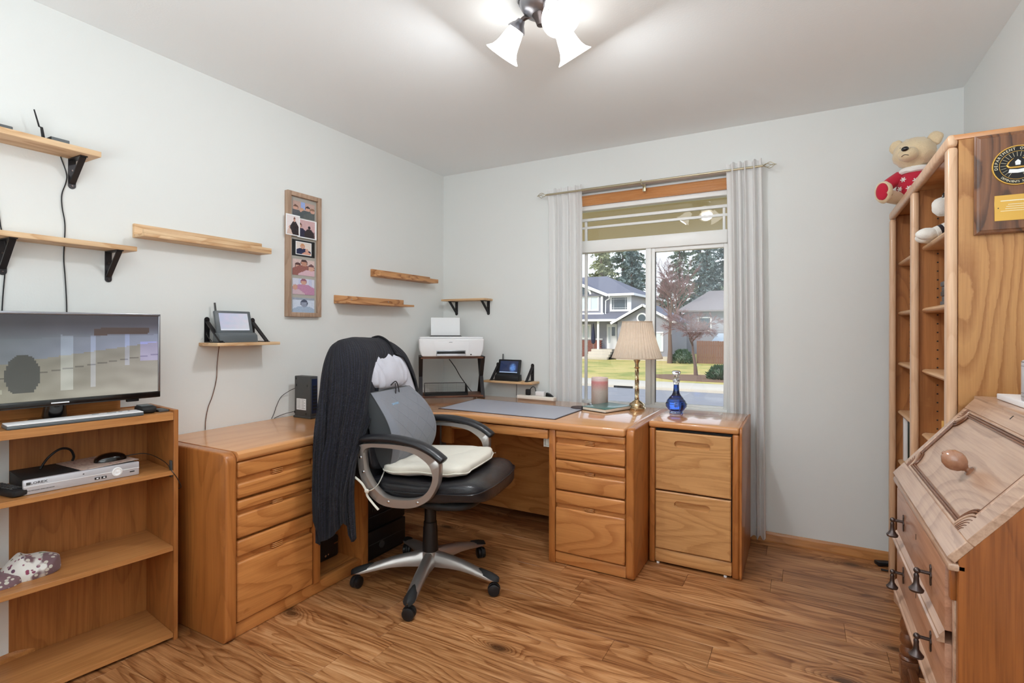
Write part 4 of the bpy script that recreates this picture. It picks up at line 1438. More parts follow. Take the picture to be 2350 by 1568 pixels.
MB().tube([(0.12, -1.38, 0.785), (0.10, -1.32, 0.79), (0.09, -1.25, 0.80), (0.08, -1.2, 0.79)], 0.002, 6, smooth=5).build('wire', M['black_plastic'], ad)
MB().tube([(0.13, -1.35, 0.765), (0.10, -1.30, 0.778), (0.10, -1.25, 0.77), (0.12, -1.2, 0.76)], 0.002, 6, smooth=5).build('wire', M['black_plastic'], ad)
MB().tube([(0.27, -1.32, 0.7425), (0.23, -1.355, 0.7425), (0.20, -1.36, 0.7425), (0.19, -1.345, 0.7425), (0.22, -1.30, 0.7425), (0.26, -1.25, 0.7425)], 0.002, 6, smooth=5).build('wire', M['white_plastic'], ad)

# ---------------------------------------------------------------- printer stand, tray, printer
A40 = math.radians(40)
ps = thing('printer_stand', 'two-tier desktop stand with dark rustic boards and black cross-strap legs', 'stand', (0.170, -0.510, 0.7405), A40)
SW, SD, SH = 0.462, 0.235, 0.292
MB().box((0.012, 0.0, SH - 0.014), (SW - 0.012, SD, SH), 0.001).build('board', M['rust_x'], ps, local=True)
MB().box((0.012, 0.0, 0.004), (SW - 0.012, SD, 0.018), 0.001).build('board', M['rust_x'], ps, local=True)
for xx in (0.0, SW - 0.026):
    q = MB()
    for s_, yy in ((1, 0.0), (-1, SD)):
        pts = [(yy, SH), (yy + s_ * 0.102, SH * 0.5), (yy, 0.0)]
        for a_, b_ in zip(pts[:-1], pts[1:]):
            A_, B_ = Vector((xx, a_[0], a_[1])), Vector((xx, b_[0], b_[1]))
            d = B_ - A_
            mm = basis(A_, (1, 0, 0), d.normalized().cross(Vector((1, 0, 0))), d.normalized())
            q.box((0, -0.002, 0), (0.026, 0.002, d.length), 0, 1, mm)
    q.box((xx, 0.0, SH - 0.002), (xx + 0.026, SD, SH + 0.001)).box((xx, 0.0, 0.0), (xx + 0.026, SD, 0.003))
    lg = q.build('leg_frame', M['black_metal'], ps, local=True)
    bmesh_fix(lg)
lt = thing('letter_tray', 'black wire mesh letter tray on the lower tier of the printer stand', 'tray', WM(ps) @ Vector((0.19, 0.10, 0.0185)), A40)
TW, TD = 0.150, 0.095
MB().box((-TW, -TD, 0.0), (TW, TD, 0.004)).build('base', M['black_matte'], lt, local=True)
for sx in (-1, 1):
    MB().prism([(-TD, 0.004), (TD, 0.004), (TD, 0.070), (0.01, 0.070), (-TD, 0.030)], sx * TW - 0.001, sx * TW + 0.001, basis((0, 0, 0), (0, 1, 0), (0, 0, 1), (1, 0, 0))).build('side_wall', M['black_matte'], lt, local=True)
MB().tube([(-TW, TD, 0.070), (TW, TD, 0.070)], 0.0022, 6).build('rim', M['black_matte'], lt, local=True)
MB().tube([(-TW, -TD, 0.012), (TW, -TD, 0.012)], 0.003, 6).build('rim', M['black_matte'], lt, local=True)
q = MB()
for i in range(41):
    x = -TW + 2 * TW * i / 40
    q.box((x - 0.0003, TD - 0.0003, 0.004), (x + 0.0003, TD + 0.0003, 0.070))
for i in range(9):
    q.box((-TW, TD - 0.0003, 0.006 + i * 0.0075), (TW, TD + 0.0003, 0.0066 + i * 0.0075))
wm_ = q.build('wire_mesh', M['black_matte'], lt, local=True)
wm_['kind'] = 'stuff'
cable('black printer cable trailing down behind the printer stand', [WM(ps) @ Vector(v) for v in ((0.225, 0.245, 0.262), (0.27, 0.25, 0.20), (0.31, 0.255, 0.13), (0.36, 0.255, 0.06), (0.40, 0.252, 0.010), (0.43, 0.252, 0.004))], 0.0032)
pr = thing('printer', 'white inkjet printer with paper in the rear feed on the stand', 'printer', WM(ps) @ Vector((0.225, 0.105, SH + 0.001)), A40)
prof = [(-0.205, 0.0), (0.205, 0.0), (0.222, 0.045), (0.228, 0.110), (0.228, 0.126), (-0.228, 0.126), (-0.228, 0.110), (-0.222, 0.045)]
MB().prism(prof, -0.112, 0.125, basis((0, 0, 0), (1, 0, 0), (0, 0, 1), (0, -1, 0)), 0.010, 3).build('body', M['white_plastic'], pr, local=True)
MB().box((-0.222, -0.108, 0.126), (0.222, 0.105, 0.138), 0.006).build('scanner_lid', M['white_plastic'], pr, local=True)
MB().prism([(-0.150, 0.0), (0.090, 0.0), (0.075, 0.010), (-0.135, 0.010)], -0.0, 0.06, basis((0, 0.10, 0.137), (1, 0, 0), (0, 0, 1), (0, -1, 0)), 0.002).build('feed_slot', M['dgrey_plastic'], pr, local=True)
MB().box((-0.122, -0.1265, 0.012), (0.118, -0.124, 0.103), 0.001).build('front_door', M['white_plastic'], pr, local=True)
MB().box((-0.020, -0.129, 0.099), (0.004, -0.126, 0.102), 0.001).build('door_notch', M['grey_plastic'], pr, local=True)
MB().box((-0.108, -0.129, 0.006), (0.096, -0.1255, 0.044), 0.003).build('output_bezel', M['nickel'], pr, local=True)
MB().box((-0.103, -0.1295, 0.022), (0.090, -0.1285, 0.038), 0.001).build('output_slot', M['black_plastic'], pr, local=True)
MB().box((-0.106, -0.134, 0.004), (0.095, -0.128, 0.018), 0.002).build('output_tray', M['dvr_silver'], pr, local=True)
MB().box((0.128, -0.1265, 0.010), (0.140, -0.124, 0.018), 0.001).build('power_button', M['dgrey_plastic'], pr, local=True)
m = Matrix.Translation((-0.03, 0.085, 0.135)) @ Matrix.Rotation(math.radians(-10), 4, 'X')
MB().box((-0.106, 0, 0.0), (0.106, 0.004, 0.145), 0.0008, 1, m).build('paper_stack', M['white_paper'], pr, local=True)

# ---------------------------------------------------------------- things on the desk
dm = thing('desk_mat', 'large grey desk mat with dark brown edging in front of the chair', 'desk mat', (0.95, -0.56, 0.7405))
quad = [(0.553, -0.800), (1.338, -0.812), (1.342, -0.365), (0.515, -0.300)]
MB().prism(quad, 0.7405, 0.7425, None).build('edging', M['mat_edge'], dm)
cx_, cy_ = 0.94, -0.57
inn = [(cx_ + (p[0] - cx_) * 0.975, cy_ + (p[1] - cy_) * 0.955) for p in quad]
MB().prism(inn, 0.7422, 0.7434, None).build('writing_surface', M['mat_grey'], dm)
mr = thing('coaster', 'round dark brown pad at the back corner of the desk mat', 'coaster', (1.30, -0.36, 0.7435))
MB().lathe([(0.0, 0.0), (0.052, 0.0), (0.055, 0.003), (0.052, 0.006), (0.0, 0.006)], 32).build('pad', M['mat_edge'], mr, local=True)
bo = thing('book', 'closed hardback notebook with a teal cover beside the candle', 'book', (1.462, -0.320, 0.7405), math.radians(-20))
m_ = Matrix.Identity(4)
MB().box((-0.089, -0.128, 0.0), (0.089, 0.128, 0.003), 0.001).build('cover', M['black_plastic'], bo, local=True)
MB().box((-0.086, -0.125, 0.003), (0.088, 0.125, 0.020), 0.001).build('page_block', M['paper'], bo, local=True)
MB().box((-0.089, -0.128, 0.020), (0.089, 0.128, 0.023), 0.001).build('cover', M['teal_cover'], bo, local=True)
MB().box((-0.0905, -0.128, 0.0005), (-0.0885, 0.128, 0.0225), 0.0005).build('spine', M['black_plastic'], bo, local=True)
cp = thing('glass_plate', 'square clear glass plate under the pillar candle', 'plate', (1.358, -0.160, 0.7405), 0.5)
MB().box((-0.068, -0.068, 0.0), (0.068, 0.068, 0.006), 0.003).build('plate', M['crystal'], cp, local=True)
ca = thing('candle', 'frosted pillar candle, pink above and beige below, on the desk by the window', 'candle', (1.358, -0.160, 0.747))
MB().lathe([(0.0, 0.0), (0.050, 0.0), (0.053, 0.004), (0.0535, 0.150), (0.053, 0.168), (0.050, 0.171), (0.046, 0.168), (0.044, 0.158), (0.0, 0.156)], 40).build('wax', M['wax'], ca, local=True)
MB().cyl((0, 0, 0.155), (0.001, 0, 0.166), 0.0012, n=6).build('wick', M['black_matte'], ca, local=True)
# table lamp
tl = thing('table_lamp', 'brass table lamp with twisted stem and pleated cream shade', 'lamp', (1.612, -0.205, 0.7405))
MB().lathe([(0.0, 0.0), (0.052, 0.0), (0.054, 0.006), (0.050, 0.012), (0.042, 0.015), (0.040, 0.020), (0.046, 0.024), (0.044, 0.032), (0.030, 0.044), (0.017, 0.052), (0.013, 0.058), (0.0, 0.058)], 36).build('base', M['brass'], tl, local=True)
rows = []
for i in range(61):
    t = i / 60
    z = 0.058 + 0.190 * t
    row = []
    for j in range(24):
        a = 2 * PI * j / 24
        rr = (0.0125 - 0.002 * t) * (1 + 0.16 * math.cos(4 * (a + t * 5.2)))
        row.append((rr * math.cos(a), rr * math.sin(a), z))
    rows.append(row)
MB().grid(rows, closed_u=True).build('stem', M['brass'], tl, local=True)
MB().lathe([(0.010, 0.245), (0.016, 0.249), (0.017, 0.254), (0.011, 0.258), (0.011, 0.278), (0.017, 0.290), (0.020, 0.296), (0.020, 0.300), (0.006, 0.302), (0.006, 0.34), (0.0, 0.34)], 28).build('neck', M['brass'], tl, local=True)
rows = []
NP = 44
for i in range(9):
    t = i / 8
    z = 0.314 + 0.218 * t
    R0 = 0.150 + (0.088 - 0.150) * t - 0.006 * math.sin(PI * t)
    row = []
    for j in range(NP * 4):
        a = 2 * PI * j / (NP * 4)
        rr = R0 * (1 + 0.016 * (1 if (j % 4) in (0, 1) else -1))
        row.append((rr * math.cos(a), rr * math.sin(a), z))
    rows.append(row)
MB().grid(rows, closed_u=True).build('lamp_shade', M['shade'], tl, local=True, angle=20)
for z, r in ((0.313, 0.1505), (0.533, 0.0885)):
    MB().tube([(r * math.cos(a), r * math.sin(a), z) for a in [2 * PI * i / 40 for i in range(40)]], 0.0034, 6, closed=True).build('shade_trim', M['shade'], tl, local=True)
q = MB()
for a in (0, 2 * PI / 3, 4 * PI / 3):
    q.tube([(0.006 * math.cos(a), 0.006 * math.sin(a), 0.33), (0.088 * math.cos(a), 0.088 * math.sin(a), 0.530)], 0.0014, 5)
q.build('shade_carrier', M['brass'], tl, local=True)
MB().blob((0, 0, 0.385), (0.028, 0.028, 0.042), n=16, k=10).build('bulb', M['lit_glass'], tl, local=True)
lamp('table_lamp_light', 'POINT', (1.612, -0.205, 1.14), 1.1, (1.0, 0.82, 0.62), soft=0.03)
# decanter on the filing cabinet
de = thing('decanter', 'cut crystal decanter filled with blue liquid, closed by a crystal stopper', 'decanter', (1.862, -0.28, 0.7455))
body = [(0.0, 0.0), (0.036, 0.0), (0.038, 0.006), (0.036, 0.012), (0.052, 0.030), (0.0585, 0.048), (0.055, 0.066), (0.040, 0.088), (0.026, 0.104), (0.0175, 0.125), (0.0155, 0.150), (0.0155, 0.172), (0.021, 0.188), (0.018, 0.192), (0.0115, 0.190)]
rows = []
for i, (r, z) in enumerate(body):
    pass
fine = catmull([(r, 0, z) for r, z in body], 5)
for p in fine:
    row = []
    for j in range(48):
        a = 2 * PI * j / 48
        rr = p[0]
        if 0.016 < p[2] < 0.100:
            rr *= 1 + 0.035 * math.cos(12 * (a + p[2] * 14)) * math.cos(12 * (a - p[2] * 14))
        row.append((rr * math.cos(a), rr * math.sin(a), p[2]))
    rows.append(row)
MB().grid(rows, closed_u=True).build('glass_body', M['crystal'], de, local=True, angle=60)
MB().lathe([(0.0, 0.013), (0.030, 0.014), (0.045, 0.030), (0.050, 0.048), (0.047, 0.064), (0.033, 0.086), (0.020, 0.104), (0.0135, 0.125), (0.0120, 0.150), (0.0120, 0.164), (0.0, 0.165)], 36).build('blue_liquid', M['blue'], de, local=True)
MB().lathe([(0.0, 0.176), (0.010, 0.176), (0.0115, 0.196), (0.020, 0.199), (0.020, 0.203), (0.010, 0.206), (0.014, 0.214), (0.024, 0.230), (0.025, 0.238), (0.019, 0.244), (0.0, 0.244)], 8).build('stopper', M['crystal'], de, local=True, angle=10)
# power strip
sp_ = thing('power_strip', 'white power strip at the back of the desk beside the curtain', 'power strip', (0.89, -0.128, 0.7405), math.radians(-3))
MB().box((-0.145, -0.024, 0.0), (0.145, 0.022, 0.026), 0.006).build('body', M['offwhite_plastic'], sp_, local=True)
pb = thing('plug', 'black round plug standing on the white power strip', 'plug', WM(sp_) @ Vector((-0.065, 0.0, 0.0265)))
MB().box((-0.018, -0.014, 0.0), (0.016, 0.014, 0.042), 0.006).build('body', M['black_plastic'], pb, local=True)
MB().tube([(0.010, 0, 0.035), (0.030, 0.0, 0.058), (0.048, 0.004, 0.055), (0.054, 0.006, 0.030), (0.052, 0.01, 0.004)], 0.003, 6, smooth=5).build('lead', M['black_plastic'], pb, local=True)
pw_ = thing('charger', 'white cube charger plugged into the power strip', 'charger', WM(sp_) @ Vector((0.035, 0.0, 0.0265)))
MB().box((-0.036, -0.017, 0.0), (0.030, 0.017, 0.032), 0.004).build('body', M['white_plastic'], pw_, local=True)
pc = thing('plug', 'flat black plug at the right end of the white power strip', 'plug', WM(sp_) @ Vector((0.10, 0.0, 0.0265)))
MB().prism([(-0.025, 0), (0.032, 0), (0.005, 0.020), (-0.02, 0.028)], -0.012, 0.012, basis((0, 0, 0), (1, 0, 0), (0, 0, 1), (0, -1, 0)), 0.003).build('body', M['black_plastic'], pc, local=True)
# ---------------------------------------------------------------- office chair
CH = thing('office_chair', 'black leather executive office chair on a silver five-star base', 'chair', (0.912, -1.338, 0.0), math.radians(10))
LE, SI = M['leather'], M['silver']
for k in range(5):
    a = math.radians(5 + 72 * k - 10)
    ca_, sa_ = math.cos(a), math.sin(a)

    def leg_pt(s, off, z):
        return Vector((ca_ * s - sa_ * off, sa_ * s + ca_ * off, z))
    rows = []
    for s, w, zt, zb in ((0.030, 0.034, 0.150, 0.085), (0.07, 0.032, 0.148, 0.088), (0.12, 0.030, 0.142, 0.092), (0.18, 0.028, 0.132, 0.092), (0.24, 0.027, 0.117, 0.086), (0.29, 0.026, 0.104, 0.078), (0.33, 0.025, 0.094, 0.072), (0.352, 0.020, 0.088, 0.072), (0.362, 0.010, 0.084, 0.073)):
        zm = zb + (zt - zb) * 0.35
        rows.append([leg_pt(s, o_ * w, z_) for o_, z_ in ((-0.96, zb), (-1.0, zm), (-0.72, zm + (zt - zm) * 0.55), (-0.42, zt - 0.002), (0, zt), (0.42, zt - 0.002), (0.72, zm + (zt - zm) * 0.55), (1.0, zm), (0.96, zb))])
    mb = MB()
    mb.grid(rows, closed_u=True)
    mb.blob(tuple(leg_pt(0.352, 0, 0.080)), (0.012, 0.012, 0.007), n=12, k=6)
    lg = mb.build('leg', SI, CH, local=True, angle=50)
    rows = []
    for s, w, zt in ((0.262, 0.004, 0.1105), (0.275, 0.014, 0.1125), (0.30, 0.021, 0.1085), (0.33, 0.0255, 0.1015), (0.352, 0.024, 0.0945), (0.366, 0.016, 0.089), (0.371, 0.004, 0.084)):
        rows.append([leg_pt(s, o_ * w, zt - (abs(o_) ** 2) * 0.016) for o_ in (-1.06, -0.8, -0.5, -0.2, 0.2, 0.5, 0.8, 1.06)])
    MB().grid(rows).build('foot_cap', M['black_matte'], lg, local=True, angle=80)
    ca2 = thing('caster', None, None)
    ca2.parent = CH
    ca2.location = tuple(leg_pt(0.345, 0, 0.0))
    ca2.rotation_euler = (0, 0, a + (0.4, 1.2, -0.5, 0.9, 1.5)[k])
    for sx in (-1, 1):
        MB().lathe([(0.0, -0.009), (0.020, -0.009), (0.0265, -0.006), (0.0275, 0.0), (0.0265, 0.006), (0.020, 0.009), (0.0, 0.009)], 28, basis((0, sx * 0.0125, 0.0278), (1, 0, 0), (0, 0, 1), (0, -1, 0))).build('wheel', M['black_plastic'], ca2, local=True)
    MB().lathe([(0.0, -0.0045), (0.029, -0.0045), (0.029, 0.0045), (0.0, 0.0045)], 20, basis((0, 0, 0.031), (1, 0, 0), (0, 0, 1), (0, -1, 0))).cyl((0, 0, 0.04), (0, 0, 0.074), 0.0065).build('hood', M['black_matte'], ca2, local=True)
MB().lathe([(0.0, 0.082), (0.046, 0.084), (0.048, 0.12), (0.040, 0.150), (0.0, 0.152)], 28).build('hub', SI, CH, local=True)
MB().lathe([(0.0, 0.148), (0.038, 0.150), (0.0345, 0.262), (0.0325, 0.270), (0.0315, 0.290), (0.0285, 0.292), (0.0265, 0.408), (0.0, 0.41)], 28).build('gas_column', M['black_plastic'], CH, local=True)
MB().box((-0.10, -0.07, 0.402), (0.12, 0.07, 0.445), 0.012).cyl((0.055, -0.02, 0.36), (0.055, -0.02, 0.405), 0.026).build('mechanism', M['black_plastic'], CH, local=True)
MB().tube([(0.0, 0.06, 0.42), (-0.02, 0.20, 0.405), (-0.06, 0.30, 0.38)], [0.005, 0.006, 0.009], 8).build('lever', M['black_plastic'], CH, local=True)
MB().lathe([(0.0, 0.0), (0.004, 0.001), (0.005, 0.004), (0.0, 0.006)], 12, Matrix.Translation((0.0, -0.072, 0.415)) @ Matrix.Rotation(PI / 2, 4, 'X')).build('bolt', M['chrome'], CH, local=True)


def seat_fn(p):
    x, y, z = p
    w = noise.noise(Vector((x * 7, y * 7, z * 7))) * 0.005
    roll = max(0.0, (x - 0.16) / 0.22)
    z2 = z + 0.022 * math.sin(min(roll, 1.0) * PI * 0.85) - 0.020 * max(0, roll - 0.75)
    z2 += 0.015 * max(0, -(x + 0.05)) - 0.018 * (1 - min(1, (y / 0.22) ** 2)) * (1 if z > 0.5 else 0)
    return (x, y * (1 + 0.04 * roll), z2 + w)


MB().blob((0.075, 0, 0.503), (0.305, 0.262, 0.052), 0.42, 0.42, 64, 24, seat_fn).build('seat', LE, CH, local=True, angle=80)
MB().blob((0.05, 0, 0.448), (0.25, 0.235, 0.020), 0.4, 0.4, 40, 10).build('seat_pan', M['black_matte'], CH, local=True, angle=80)
MB().tube([(-0.18, -0.262, 0.505), (0.05, -0.268, 0.508), (0.22, -0.272, 0.520), (0.335, -0.262, 0.528), (0.372, -0.15, 0.530), (0.380, 0, 0.530), (0.372, 0.15, 0.530), (0.335, 0.262, 0.528), (0.22, 0.272, 0.520)], 0.0035, 6, smooth=5).build('seam_piping', LE, CH, local=True)


def back_pt(p):
    """p in a flat frame: x outwards (front +), y sideways, z height 0..0.66 -> reclined"""
    x, y, z = p
    lean = -0.185 - 0.265 * z + 0.012 * math.sin(z / 0.66 * PI)
    nar = 1.0 - 0.10 * max(0.0, (z - 0.42) / 0.24) ** 2
    w = noise.noise(Vector((x * 9, y * 9, z * 9))) * 0.006
    return (lean + x + w - 0.25 * y * y, y * nar, 0.50 + z * 0.985)


mb = MB()
mb.blob((-0.02, 0, 0.335), (0.050, 0.288, 0.335), 0.35, 0.45, 48, 36, back_pt)
for z0_, z1_ in ((0.06, 0.24), (0.25, 0.43)):
    mb.blob((0.022, 0, (z0_ + z1_) / 2), (0.035, 0.235, (z1_ - z0_) / 2), 0.5, 0.5, 40, 18, back_pt)
mb.build('backrest', LE, CH, local=True, angle=80)
hd = MB().blob((0.030, -0.0, 0.530), (0.052, 0.205, 0.075), 0.7, 0.5, 40, 20, back_pt).build('headrest', LE, CH, local=True, angle=80)
for s_ in (-1, 1):
    yb = s_ * 0.285
    outer = [(-0.205, 0.700), (-0.203, 0.640), (-0.190, 0.570), (-0.150, 0.498), (-0.085, 0.455), (0.0, 0.448), (0.082, 0.460), (0.150, 0.498), (0.190, 0.560), (0.200, 0.610), (0.196, 0.662), (0.150, 0.694), (0.085, 0.716), (0.0, 0.724), (-0.10, 0.722), (-0.17, 0.716)]
    inner = [(-0.172, 0.676), (-0.170, 0.635), (-0.160, 0.590), (-0.122, 0.535), (-0.066, 0.494), (0.0, 0.488), (0.078, 0.496), (0.130, 0.522), (0.158, 0.562), (0.166, 0.600), (0.152, 0.640), (0.120, 0.668), (0.075, 0.690), (0.0, 0.702), (-0.09, 0.704), (-0.150, 0.698)]
    oc = catmull([(p[0], 0, p[1]) for p in outer], 5, True)
    ic = catmull([(p[0], 0, p[1]) for p in inner], 5, True)
    n = len(oc)
    rings = []
    hw = 0.019
    for (A_, ya), in (((oc, -hw * 0.7),), ((oc, 0),), ((oc, hw * 0.7),)):
        pass
    prof = [(0.06, -hw), (0.0, -hw * 0.75), (0.0, hw * 0.75), (0.06, hw), (0.94, hw), (1.0, hw * 0.6), (1.0, -hw * 0.6), (0.94, -hw)]
    rows = []
    for i in range(n + 1):
        o_, i_ = oc[i % n], ic[i % n]
        rows.append([Vector((o_.x + (i_.x - o_.x) * t, yb + yy, o_.z + (i_.z - o_.z) * t)) for t, yy in prof])
    mb = MB()
    mb.grid(rows, closed_u=True)
    fr_ = mb.build('arm_frame', SI, CH, local=True, angle=60)
    bmesh_fix(fr_)
    for sx, sz in ((-0.165, 0.655), (-0.150, 0.592), (-0.045, 0.472), (0.098, 0.483)):
        MB().lathe([(0.0, 0.005), (0.004, 0.0045), (0.007, 0.001), (0.007, -0.002)], 14, Matrix.Translation((sx if sx > -0.14 else sx - 0.022, yb + s_ * hw, sz)) @ Matrix.Rotation(-s_ * PI / 2, 4, 'X')).build('screw', M['chrome'], fr_, local=True)
    pts = [(-0.200, yb, 0.730), (-0.12, yb, 0.742), (-0.02, yb, 0.744), (0.08, yb, 0.730), (0.15, yb, 0.706), (0.20, yb, 0.676), (0.214, yb, 0.664)]
    MB().tube(pts, lambda t: 0.018 * (1 - 0.5 * max(0, (t - 0.9) * 10) ** 2) * (0.75 + 0.25 * min(1, t * 12)), 16, smooth=6, sx=1.75, up=(0, 0, 1)).build('arm_pad', LE, CH, local=True, angle=70)


def in_ch(name, label, cat, p=(0, 0, 0), group=None):
    return thing(name, label, cat, WM(CH) @ Vector(p), math.radians(10), group)


# pale cover over headrest
hc = in_ch('headrest_cover', 'pale lilac cloth cover tied around the headrest of the office chair', 'cover')


def hfn(p):
    q = back_pt(p)
    f_ = 0.0055 * math.sin(p[1] * 120 + 6 * noise.noise(Vector(p) * 8)) + 0.006 * noise.noise(Vector(p) * 22)
    return (q[0] + f_, q[1], q[2] + f_ * 0.3)


MB().blob((0.036, 0.015, 0.520), (0.062, 0.188, 0.088), 0.75, 0.5, 72, 26, hfn).build('padded_cover', M['pale_cover'], hc, local=True, angle=80)
rows = []
for i in range(18):
    t = i / 17
    rows.append([back_pt((0.052 + 0.004 * math.sin(j * 1.1 + 3 * t), -0.19 + 0.465 * j / 24, 0.36 + 0.23 * t)) for j in range(25)])
solid(MB().grid(rows).build('cloth_panel', M['pale_cover'], hc, local=True, angle=80), 0.003)
q = MB()
q.tube([back_pt((0.092, -0.03, 0.455)), back_pt((0.10, 0.01, 0.47)), back_pt((0.10, 0.02, 0.43)), back_pt((0.085, 0.03, 0.395))], 0.003, 6, smooth=4)
q.tube([back_pt((0.10, 0.0, 0.462)), back_pt((0.10, -0.01, 0.425)), back_pt((0.088, -0.015, 0.39))], 0.003, 6, smooth=4)
q.build('tie', M['black_cloth'], hc, local=True)

# lumbar cushion
lc = in_ch('lumbar_cushion', 'grey curved lumbar cushion strapped against the back of the office chair', 'cushion')
NR, NC = 26, 22
LZ0, LZ1 = 0.580, 0.925


def lum(u, v, front):
    z = LZ0 + (LZ1 - LZ0) * v
    y = (u - 0.5) * 0.40
    xb = -0.158 - 0.100 * v
    th = 0.130 * math.sin(PI * (0.06 + 0.88 * v)) ** 0.75 * (0.92 + 0.10 * (2 * abs(u - 0.5)) ** 2) + 0.012
    rr = 1 - max(0, (abs(u - 0.5) * 2 - 0.93) / 0.07) ** 2 * 0.22
    x = xb + (th * rr if front else 0.0)
    sq = 1 - 0.12 * (2 * abs(v - 0.5)) ** 4
    return Vector((x, y * sq - 0.005, z))


rows = [[lum(j / NC, i / NR, True) for j in range(NC + 1)] for i in range(NR + 1)]
mb = MB()
mb.grid(rows)
mb.build('front_cover', M['grey_mesh'], lc, local=True, angle=70)
mb = MB()
for sj in (0, NC):
    mb.grid([[lum(sj / NC, i / NR, False), lum(sj / NC, i / NR, False).lerp(lum(sj / NC, i / NR, True), 0.5), lum(sj / NC, i / NR, True)] for i in range(NR + 1)])
mb.grid([[lum(j / NC, i / NR, False) for j in range(NC + 1)] for i in range(NR + 1)])
mb.grid([[lum(j / NC, 1, False), lum(j / NC, 1, True)] for j in range(NC + 1)])
mb.grid([[lum(j / NC, 0, False), lum(j / NC, 0, True)] for j in range(NC + 1)])
o = mb.build('side_cover', M['grey_mesh_dk'], lc, local=True, angle=50)
bmesh_fix(o)
q = MB()
for u0, du in ((0.25, 0.5), (0.5, 0.5), (0.75, 0.5), (1.0, 0.5), (0.0, 0.5), (-0.25, 0.5), (1.25, 0.5)):
    for sg in (1, -1):
        pts = []
        for i in range(21):
            v = 0.08 + 0.84 * i / 20
            u = u0 + sg * (v - 0.5) * 1.0
            if 0.05 < u < 0.95:
                pts.append(lum(u, v, True) + Vector((0.0004, 0, 0)))
        if len(pts) > 2:
            q.tube(pts, 0.0008, 4)
qs = q.build('quilt_stitching', plain('silver_stitch', c(134, 136, 144), 0.6), lc, local=True)
qs['kind'] = 'stuff'
for sy in (0.0, 1.0):
    MB().tube([lum(sy, i / NR, True) for i in range(NR + 1)], 0.0018, 6).build('piping', M['grey_mesh_dk'], lc, local=True)
pc0 = lum(0.30, 0.83, True)
pu = (lum(0.36, 0.83, True) - pc0).normalized()
pv = (lum(0.30, 0.86, True) - pc0).normalized()
lettering('SAVORY', 0.017, basis(pc0 + pu.cross(pv) * 0.001, pu, pv), M['blue_ink'], lc, name='label_lettering')

# seat cushion
sc_ = in_ch('seat_cushion', 'thin cream canvas seat pad with ties on the office chair seat', 'cushion')


def cushion(p):
    x, y, z = p
    r = Vector((x - 0.0, y, 0))
    tuft = 0.0
    for tx, ty in ((-0.02, -0.09), (0.10, -0.08), (-0.02, 0.09), (0.11, 0.10), (0.04, 0.0)):
        d = math.hypot(x - tx, y - ty)
        tuft += 0.014 * math.exp(-(d / 0.035) ** 2)
    w = 0.007 * noise.noise(Vector((x * 12, y * 12, 2))) + 0.004 * noise.noise(Vector((x * 30, y * 30, 5)))
    top = z > 0.575
    zz = z - (tuft if top else 0) + w + 0.020 * max(0, (x + 0.0)) / 0.2 * 0.6 + 0.012 * (abs(y) / 0.2) ** 2
    cor = 1 + 0.05 * (abs(x - 0.03) / 0.2 * abs(y) / 0.2)
    return (0.03 + (x - 0.03) * cor + 0.006 * math.sin(y * 25), y * cor + 0.006 * math.sin(x * 23), zz)


MB().blob((0.045, 0.015, 0.575), (0.208, 0.222, 0.034), 0.55, 0.34, 72, 22, cushion).build('pad', M['canvas'], sc_, local=True, angle=80)
pts = []
for j in range(60):
    th = 2 * PI * j / 60
    sg = lambda v, e: math.copysign(abs(v) ** e, v)
    p = cushion((0.045 + 0.210 * sg(math.cos(th), 0.34), 0.015 + 0.224 * sg(math.sin(th), 0.34), 0.567))
    pts.append(p)
MB().tube(pts, 0.0028, 6, closed=True).build('piping', M['canvas'], sc_, local=True)
for pts in ([(-0.155, -0.160, 0.565), (-0.120, -0.262, 0.535), (-0.122, -0.31, 0.520), (-0.15, -0.312, 0.510)],
            [(-0.15, -0.313, 0.512), (-0.17, -0.318, 0.545), (-0.205, -0.320, 0.570)],
            [(-0.148, -0.314, 0.515), (-0.145, -0.312, 0.490), (-0.11, -0.316, 0.458), (-0.085, -0.318, 0.438)]):
    MB().tube(pts, 0.0048, 6, smooth=5, sx=0.5).build('tie', M['canvas'], sc_, local=True)
MB().blob((-0.148, -0.314, 0.512), (0.012, 0.006, 0.010), n=12, k=8).build('knot', M['canvas'], sc_, local=True)
MB().tube([(0.225, 0.20, 0.585), (0.245, 0.215, 0.592), (0.262, 0.205, 0.598)], 0.0015, 5, smooth=3).build('tie', M['canvas'], sc_, local=True)

# cardigan over the back
cg = in_ch('cardigan', 'dark navy ribbed knit cardigan draped over the back of the office chair', 'cardigan')


def lerp(a, b, t):
    return a + (b - a) * t


def interp(tab, z):
    for (z0_, v0), (z1_, v1) in zip(tab[:-1], tab[1:]):
        if z <= z0_:
            t = 0 if z0_ == z1_ else (z0_ - z) / (z0_ - z1_)
            if t <= 1:
                if isinstance(v0, tuple):
                    return tuple(lerp(a, b, t) for a, b in zip(v0, v1))
                return lerp(v0, v1, t)
    return tab[-1][1]


